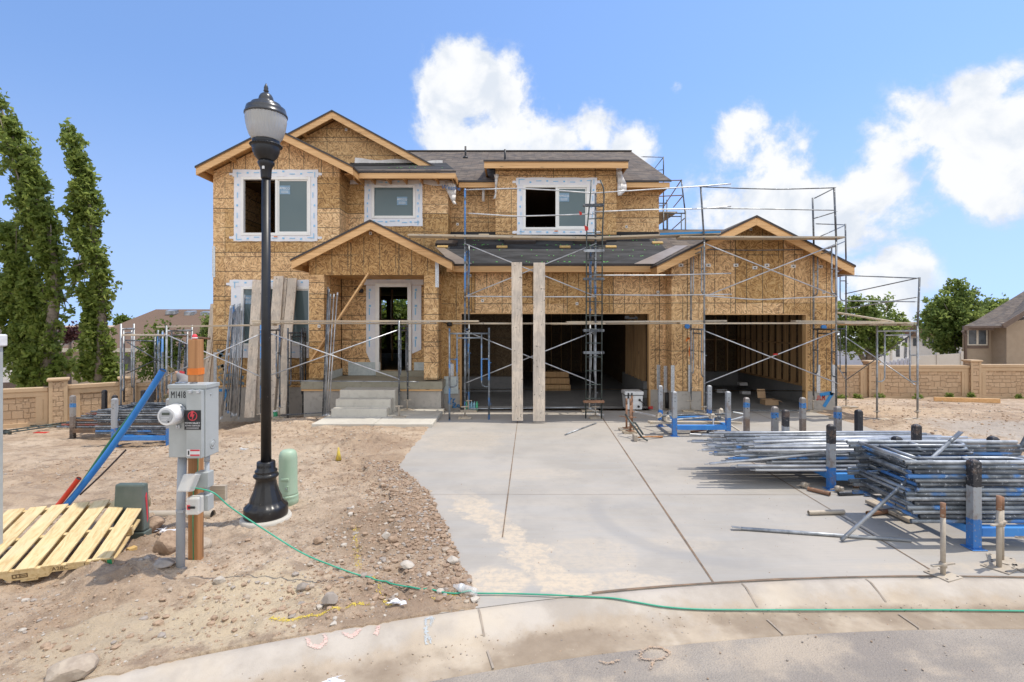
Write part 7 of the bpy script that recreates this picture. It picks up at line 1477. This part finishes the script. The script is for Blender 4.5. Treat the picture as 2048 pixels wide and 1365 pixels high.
t = thing('vinyl_fence', 'white vinyl fence beyond the stone wall under the poplar', 'fence', (PX(20,Yf),Yf,-2)); mb = MB(); mb.box(PX(-60,Yf), PX(75,Yf), Yf, Yf+.05, -2.4, PZ(712,Yf)); build('panel', mb, M['vfw'], t); mb = MB(); mb.box(PX(-60,Yf), PX(75,Yf), Yf-.03, Yf+.08, PZ(712,Yf), PZ(709,Yf)); build('top_rail', mb, M['vfw'], t)
for k, px in enumerate((6, 24, 40, 52)): mb = MB(); x = PX(px,18.5); mb.box(x-.09, x+.09, 18.5, 18.68, -1.6, PZ(766,18.5)); single('fence_post', mb, M['browntrim'] if k < 3 else M['vfw'], ['dark fence post stub nearest the grey post','second dark fence post stub beyond the wall','third dark fence post stub beyond the wall','white fence post stub beyond the wall'][k], 'post', 'posts beyond the stone wall')
# tan house at the far side
Y = 33.0; t = thing('neighbour_house', 'tan stucco house with a dark brown roof above the stone wall', 'house', (34, Y, -1.5), 'houses beyond the lot')
xw = PX(1925,Y); ze = PZ(653,Y); mb = MB(); mb.prism([(xw,Y,-2.5),(46,Y,-2.5),(62,45,-2.5),(xw*45/Y+1.5,45,-2.5)], (0,0,ze+2.5)); build('wall', mb, M['stucco2'], t); x2 = PX(2013,Y-1.0); mb = MB(); mb.prism([(x2,Y-1.0,-.4),(46,Y-1.0,-.4),(46,Y-1.0,PZ(560,Y-1)),(x2,Y-1.0,PZ(646,Y-1))], (0,1.02,0)); build('front_wall', mb, M['stucco2'], t)
mb = MB(); e0 = (xw-.4,Y-.5,ze); mb.prism([(xw-.4,Y-.5,ze),(PX(2006,Y-1.5),Y-1.5,PZ(652,Y-1.5)),(PX(2110,Y-1.5),Y-1.5,PZ(588,Y-1.5)),(PX(2080,40),40,PZ(560,40)),(PX(2040,40),40,PZ(602,40))], (0,0,-.12), 0, 1); build('roof', mb, [M['shbrown'], M['browntrim']], t)
mb = MB(); mb.beam((PX(2006,Y-1.6),Y-1.6,PZ(653,Y-1.6)), (PX(2130,Y-1.6),Y-1.6,PZ(577,Y-1.6)), .08, .3); mb.box(xw-.45, PX(2006,Y-1.2), Y-.62, Y-.5, ze-.25, ze+.03); mb.tube([(xw-.1,Y-.1,ze-.3),(xw+.12,Y-.1,ze-.6),(xw+.12,Y-.1,-2)], .07, 8); build('gutter', mb, M['browntrim'], t)
mb = MB(); mb.box(PX(1929,Y), PX(1976,Y), Y-.05, Y, PZ(697,Y), PZ(655,Y)); w_ = build('window', mb, M['browntrim'], t)
a, b, c, d_ = PX(1932,Y), PX(1972,Y), PZ(691,Y), PZ(658,Y); mb = MB()
for q in ((a,b,c,c+.07),(a,b,d_-.07,d_),(a,a+.07,c+.07,d_-.07),(b-.07,b,c+.07,d_-.07),((a+b)/2-.06,(a+b)/2+.06,c+.07,d_-.07)): mb.box(q[0],q[1],Y-.11,Y-.05,q[2],q[3])
build('frame', mb, M['creamtrim'], w_); mb = MB(); mb.box(a+.07, b-.07, Y-.08, Y-.052, c+.07, d_-.07); build('pane', mb, M['dkglass'], w_)
mb = MB(); p = P(2004,628,36); mb.tube([p, p+Vector((0,0,.45))], .06, 8); build('vent_pipe', mb, M['black'], t); mb = MB(); p = P(1948,640,37); mb.tube([p, p+Vector((0,0,.5))], .14, 8); build('vent_pipe', mb, M['galv'], t)
# pale house and trailer
Y = 52.0; t = thing('neighbour_house', 'pale distant house with a tan roof between the trees', 'house', (PX(1870,Y), Y, -2.5), 'houses beyond the lot'); mb = MB(); mb.box(PX(1795,Y), PX(1925,Y), Y, Y+8, -3, PZ(672,Y)); build('wall', mb, M['sidingw'], t); mb = MB(); mb.prism([(PX(1780,Y),Y-.5,PZ(673,Y)),(PX(1935,Y),Y-.5,PZ(673,Y)),(PX(1900,Y),Y-.5,PZ(650,Y)),(PX(1820,Y),Y-.5,PZ(650,Y))], (0,9,0)); build('roof', mb, M['tanroof'], t)
for px in (1826, 1845, 1858, 1866): mb = MB(); mb.box(PX(px,Y), PX(px+6,Y), Y-.08, Y, PZ(692,Y), PZ(677,Y)); build('window', mb, M['dkglass'], t)
Y = 33.0; t = thing('travel_trailer', 'white travel trailer parked behind the vinyl fence', 'trailer', (PX(1790,Y), Y, -1.5)); xa, xb = PX(1735,Y), PX(1816,Y)
mb = MB(); mb.prism([(xa,Y,-1.2),(xb-.3,Y,-1.2),(xb+.1,Y,-.2),(xb,Y,PZ(672,Y)),(xb-.5,Y,PZ(666,Y)),(xa,Y,PZ(680,Y))], (0,7,0)); build('body', mb, M['sidingw'], t, bevel=.06); mb = MB(); mb.box(PX(1792,Y), PX(1799,Y), Y-.03, Y, PZ(714,Y), PZ(692,Y)); build('window', mb, M['dkglass'], t); mb = MB(); mb.beam((PX(1779,Y),Y-.03,PZ(690,Y)), (PX(1806,Y),Y-.03,PZ(676,Y)), .02, .25); mb.beam((PX(1812,Y),Y-.03,PZ(676,Y)), (PX(1810,Y),Y-.03,PZ(722,Y)), .02, .15); build('stripe', mb, M['galvd'], t); mb = MB(); mb.box(PX(1780,Y), PX(1784,Y), Y-.03, Y, PZ(728,Y), PZ(690,Y)); build('door', mb, M['vfence'], t)
Yf = 28.0; t = thing('vinyl_fence', 'tan vinyl privacy fence beside the stucco house', 'fence', (PX(1880,Yf), Yf, -2)); mb = MB()
mb.prism([(PX(1824,Yf),Yf,-2.2),(PX(1925,Yf),Yf,-2.2),(PX(1925,Yf),Yf,PZ(707,Yf)),(PX(1824,Yf),Yf,PZ(713,Yf))], (0,.05,0)); build('panel', mb, M['vfence'], t)
for px, py in ((1824,710),(1875,706),(1923,703)): mb = MB(); x = PX(px,Yf); mb.box(x-.07, x+.07, Yf-.05, Yf+.1, -2.2, PZ(py,Yf)); build('post', mb, M['vfence'], t)
t = thing('vinyl_fence', 'pale vinyl fence stepping down in front of the trailer', 'fence', (PX(1800,29), 29, -2))
for k in range(7):
    px = 1776+k*8; yy = 31.5-k*.5; x = PX(px,yy); mb = MB(); mb.box(x-.07, x+.07, yy, yy+.12, -2.2, PZ(724-k*1.6,yy)); build('post', mb, M['vfw'], t)
    if k < 6: mb = MB(); x2 = PX(px+8,yy-.5); mb.prism([(x,yy+.03,-2.2),(x2,yy-.47,-2.2),(x2,yy-.47,PZ(726-k*1.6,yy)),(x,yy+.03,PZ(727-k*1.6,yy))], (0,.05,0)); build('panel', mb, M['vfw'], t)

# ------------------------------------------------------------------ trees
def leaf_mat(name, lo, hi, yel, trans=.35):
    t = NT(name); geo = t.n('ShaderNodeNewGeometry'); r = geo.outputs['Random Per Island']; n = t.noise(.8, 4, .6); f = t.math('ADD', t.math('MULTIPLY', r, .6), t.math('MULTIPLY', n, .5))
    c = t.ramp(f, [(.2, lo), (.55, tuple((a+b)/2 for a, b in zip(lo, hi))), (.78, hi), (.95, yel)]); t.fin(c, .5, 0, Specular_IOR_Level=.35)
    tr = t.n('ShaderNodeBsdfTranslucent'); t.val(tr.inputs[0], t.mix(.5, c, yel)); mx = t.n('ShaderNodeMixShader'); mx.inputs[0].default_value = trans+.08; t.l(t.b.outputs[0], mx.inputs[1]); t.l(tr.outputs[0], mx.inputs[2]); t.l(mx.outputs[0], t.out.inputs[0]); return t.mat
M['poplar'] = leaf_mat('poplar_leaves', (.10,.15,.030), (.24,.33,.065), (.44,.48,.15), .55); M['leafy'] = leaf_mat('tree_leaves', (.095,.15,.035), (.23,.32,.075), (.42,.47,.15), .55); M['lime'] = leaf_mat('young_lime_leaves', (.07,.12,.02), (.17,.25,.04), (.30,.36,.08), .5); M['bark'] = simple('grey_bark', (.24,.20,.165), (.15,.125,.10), 9, .95, bump=.5, bscale=30)
def crown(name, blobs, clumps, per, cr, ls, mat, parent, r, elong=1.0, droop=0):
    """blobs: (centre, (rx,ry,rz), weight); leaf sized faces gathered in many small clumps"""
    wts = np.array([b[2]*b[1][0]*b[1][2] for b in blobs]); wts = wts/wts.sum(); idx = r.choice(len(blobs), clumps, p=wts)
    C_ = np.array([list(b[0]) for b in blobs])[idx]; RR = np.array([b[1] for b in blobs])[idx]; v = r.normal(size=(clumps,3)); v /= np.linalg.norm(v, axis=1)[:,None]; rad = r.random(clumps)[:,None]**.45*np.where(r.random(clumps) < .16, 1.45, 1.0)[:,None]; c = C_+v*RR*rad
    n = clumps*per; cc = np.repeat(c, per, 0); sz = np.repeat(cr*(.5+r.random(clumps)), per)[:,None]; o = r.normal(size=(n,3)); o /= np.linalg.norm(o, axis=1)[:,None]; p = cc+o*sz*(r.random((n,1))**.5)*np.array([1,1,elong])
    a = r.normal(size=(n,3)); a[:,2] += .0; a /= np.linalg.norm(a, axis=1)[:,None]; b = np.cross(a, r.normal(size=(n,3))); b /= np.linalg.norm(b, axis=1)[:,None]; s = ls*(.6+.8*r.random((n,1)))
    bend = np.cross(a, b)*s*.25
    V = np.stack([p-a*s, p+b*s*.55+bend, p+a*s, p-b*s*.55+bend], 1).reshape(-1,3)-np.array(root_loc(parent)); me = bpy.data.meshes.new(name); me.vertices.add(n*4); me.vertices.foreach_set('co', V.ravel()); me.loops.add(n*4); me.loops.foreach_set('vertex_index', np.arange(n*4, dtype=np.int32)); me.polygons.add(n); me.polygons.foreach_set('loop_start', np.arange(0,n*4,4,dtype=np.int32)); me.update(calc_edges=True); me.materials.append(mat); return link_mesh(name, me, parent)
def tree(label, base, blobs, trunk, limbs, clumps, per, cr, ls, mat, seed, group, name='leafy_tree', elong=1.0):
    r = np.random.default_rng(seed); t = thing(name, label, 'tree', tuple(base), group); mb = MB(); mb.tube(trunk[0], trunk[1], 10)
    build('trunk', mb, M['bark'], t); mb = MB(); rr = random.Random(seed)
    for i in range(limbs):
        k = rr.uniform(.25, .95); pts = trunk[0]; f = k*(len(pts)-1); j = min(int(f), len(pts)-2); a = Vector(pts[j]).lerp(Vector(pts[j+1]), f-j); b = blobs[rr.randrange(len(blobs))]; e = Vector(b[0])+Vector((rr.uniform(-.8,.8)*b[1][0], rr.uniform(-.8,.8)*b[1][1], rr.uniform(-.2,.9)*b[1][2])); m_ = a.lerp(e, .5)+Vector((0,0,-.06*(e-a).length)); w0 = trunk[1][min(j+1,len(trunk[1])-1)]*.55; mb.tube([a, m_, e], [w0, w0*.6, w0*.18], 6)
    if limbs: build('limb', mb, M['bark'], t)
    crown('crown', blobs, clumps, per, cr, ls, mat, t, r, elong); return t
def pb_(px, py, Y, rx, rz, w_=1.0, ry=None): s = Y/F; return (P(px, py, Y), (rx*s, (ry or rx)*s, rz*s), w_)
Y = 17.0
q1 = [(0,215,12,25,1),(18,250,18,32,1),(30,290,24,36,1),(48,330,28,38,1),(58,375,30,42,1),(72,415,30,42,1),(85,455,30,42,1),(95,495,27,40,1),(100,540,24,40,1),(110,585,13,30,.5),(118,620,9,30,.3),(55,470,18,40,.5),(8,470,20,35,.9),(30,520,28,40,1),(45,570,38,45,1),(60,620,44,50,1),(70,670,52,50,1),(80,720,54,48,1),(85,755,52,28,1),(12,600,22,50,1),(15,690,22,50,.7)]
bl = [pb_(a,b,Y,c*1.02,d,e,22) for a,b,c,d,e in q1]
tr = ([P(85,790,Y),P(98,680,Y),P(112,590,Y),P(104,500,Y),P(75,400,Y),P(30,285,Y),P(-5,200,Y)], [.22,.18,.14,.11,.08,.05,.015])
tree('tall wind bent poplar with two leaders, cut by the picture edge', (tr[0][0].x,Y,-1.0), bl, tr, 30, 1250, 20, .155, .088, M['poplar'], 3, 'poplars by the stone wall', 'poplar_tree', 1.5)
q2 = [(137,262,5,18,.8),(146,290,10,22,1),(155,325,16,28,1),(165,365,24,32,1),(168,405,30,34,1),(167,445,30,32,1),(172,480,22,28,1),(190,515,20,30,1),(200,550,18,30,1),(195,590,26,36,1),(190,635,30,40,1),(190,685,34,42,1),(192,735,40,38,1),(150,540,11,30,.8),(148,580,11,24,.7),(225,758,13,20,.6)]
bl = [pb_(a,b,Y,c*1.0,d,e,20) for a,b,c,d,e in q2]
tr = ([P(200,790,Y),P(204,680,Y),P(202,580,Y),P(190,490,Y),P(176,400,Y),P(155,310,Y),P(134,250,Y)], [.18,.15,.12,.09,.06,.04,.012])
tree('slender wind bent poplar standing free between the taller one and the house', (tr[0][0].x,Y,-1.0), bl, tr, 22, 740, 20, .145, .084, M['poplar'], 5, 'poplars by the stone wall', 'poplar_tree', 1.5)
Y = 15.2
bl = [pb_(310,700,Y,26,20,.5),pb_(300,720,Y,22,16,.5),pb_(330,680,Y,26,20,.5),pb_(345,710,Y,22,18,.5),pb_(320,740,Y,22,14,.4),pb_(318,660,Y,10,14,.4),pb_(332,648,Y,8,12,.3),pb_(290,745,Y,14,12,.4)]
tr = ([P(322,790,Y),P(322,740,Y),P(324,690,Y),P(330,645,Y)], [.05,.04,.03,.01]); tree('small young lime green tree behind the scaffold tower', (tr[0][0].x,Y,-.8), bl, tr, 9, 150, 14, .22, .055, M['lime'], 8, 'trees beyond the lot')
Y = 26.0
bl = [pb_(795,650,Y,40,35),pb_(810,690,Y,36,30),pb_(790,620,Y,30,25),pb_(770,660,Y,30,40),pb_(760,700,Y,30,30)]
tr = ([P(795,760,Y),P(795,690,Y),P(797,640,Y)], [.14,.11,.04]); tree('bright green tree glimpsed through the front doorway', (tr[0][0].x,Y,-1.5), bl, tr, 8, 700, 14, .4, .10, M['lime'], 9, 'trees beyond the lot')
Y = 23.0
bl = [pb_(1745,660,Y,42,34),pb_(1705,655,Y,28,30),pb_(1780,665,Y,26,26),pb_(1735,628,Y,26,26),pb_(1768,640,Y,26,22),pb_(1700,690,Y,26,22),pb_(1750,690,Y,34,20),pb_(1745,604,Y,8,14,.6),pb_(1775,612,Y,8,14,.6),pb_(1714,605,Y,14,16,.7),pb_(1800,650,Y,14,14,.6),pb_(1690,620,Y,18,20),pb_(1803,632,Y,8,10,.5)]
tr = ([P(1735,760,Y),P(1733,735,Y),P(1740,690,Y),P(1745,640,Y)], [.16,.13,.09,.03]); t = tree('spreading garden tree with bare crooked stems beside the scaffold', (tr[0][0].x,Y,-1.0), bl, tr, 16, 420, 18, .22, .085, M['leafy'], 12, 'trees beyond the lot')
mb = MB(); mb.tube([P(1735,735,Y),P(1716,705,Y),P(1695,690,Y)], [.09,.07,.03], 8); mb.tube([P(1733,735,Y),P(1725,710,Y),P(1712,690,Y)], [.08,.06,.03], 8); mb.tube([P(1738,735,Y),P(1755,700,Y),P(1765,670,Y)], [.09,.06,.03], 8); mb.tube([P(1720,705,Y),P(1728,690,Y),P(1705,676,Y)], [.05,.04,.02], 8); build('stem', mb, M['bark'], t)
Y = 37.0
bl = [pb_(1900,640,Y,44,36),pb_(1910,600,Y,34,30),pb_(1880,660,Y,32,34),pb_(1915,575,Y,18,16),pb_(1940,605,Y,18,20),pb_(1885,615,Y,26,24),pb_(1920,660,Y,30,36),pb_(1895,690,Y,30,22),pb_(1862,630,Y,16,24,.8),pb_(1935,640,Y,20,24),pb_(1950,590,Y,6,10,.5)]
tr = ([P(1905,740,Y),P(1905,700,Y),P(1910,640,Y),P(1915,585,Y)], [.26,.22,.14,.04]); tree('rounded green tree rising behind the tan vinyl fence', (tr[0][0].x,Y,-1.5), bl, tr, 18, 520, 18, .34, .13, M['leafy'], 14, 'trees beyond the lot')
Y = 48.0
bl = [pb_(1985,625,Y,26,20),pb_(1965,640,Y,18,18),pb_(2000,615,Y,16,12)]; tr = ([P(1985,720,Y),P(1985,660,Y),P(1985,630,Y)], [.25,.2,.1]); tree('distant tree top showing over the dark brown roof', (tr[0][0].x,Y,-2), bl, tr, 4, 240, 18, .6, .16, M['leafy'], 16, 'trees beyond the lot')
Y = 27.0
bl = [pb_(418,668,Y,12,20),pb_(412,690,Y,10,14),pb_(422,645,Y,9,12)]; tr = ([P(420,720,Y),P(420,690,Y),P(420,650,Y)], [.1,.08,.04]); tree('dark green tree top beside the wing corner', (tr[0][0].x,Y,-2), bl, tr, 3, 110, 18, .35, .09, M['leafy'], 18, 'trees beyond the lot')
Y = 44.0
bl = [pb_(240,642,Y,9,7),pb_(250,640,Y,8,6)]; tr = ([P(243,700,Y),P(243,650,Y)], [.1,.06]); tree('tiny tree top over the brown hip roof ridge', (tr[0][0].x,Y,-2), bl, tr, 2, 50, 14, .4, .13, M['lime'], 19, 'trees beyond the lot')
M['plum'] = leaf_mat('plum_leaves', (.04,.015,.018), (.09,.035,.035), (.14,.06,.05), .3)
Y = 29.0; bl = [pb_(140,668,Y,14,10)]; tr = ([P(140,720,Y),P(140,672,Y)], [.1,.05]); tree('small purple leaved tree between the two poplars', (tr[0][0].x,Y,-2), bl, tr, 2, 60, 14, .35, .1, M['plum'], 20, 'trees beyond the lot')
for k, (px, py, Y, w_) in enumerate(((1681,784,18.6,16),(1758,780,18.6,18),(1838,782,18.6,16),(1943,794,18.6,9),(1898,794,18.6,10),(2040,796,18.6,9),(1714,793,18.6,8))):
    z = gz(PX(px,Y),Y); p = Vector((PX(px,Y),Y,z+.12)); t = thing('weed_tuft', 'green weed tuft at the foot of the stone wall, '+['beside the outer scaffold leg','between scaffold legs','beside the last scaffold leg','by the tall pilaster','behind the timber beam','at the picture edge','small and low by the garage'][k], 'weed', (p.x,p.y,z), 'weeds along the stone wall'); crown('leaves', [(p-Vector((0,0,.06)), (w_*.6/F*Y, .12, .09), 1)], 22, 10, .07, .04, M['leafy'], t, np.random.default_rng(40+k))
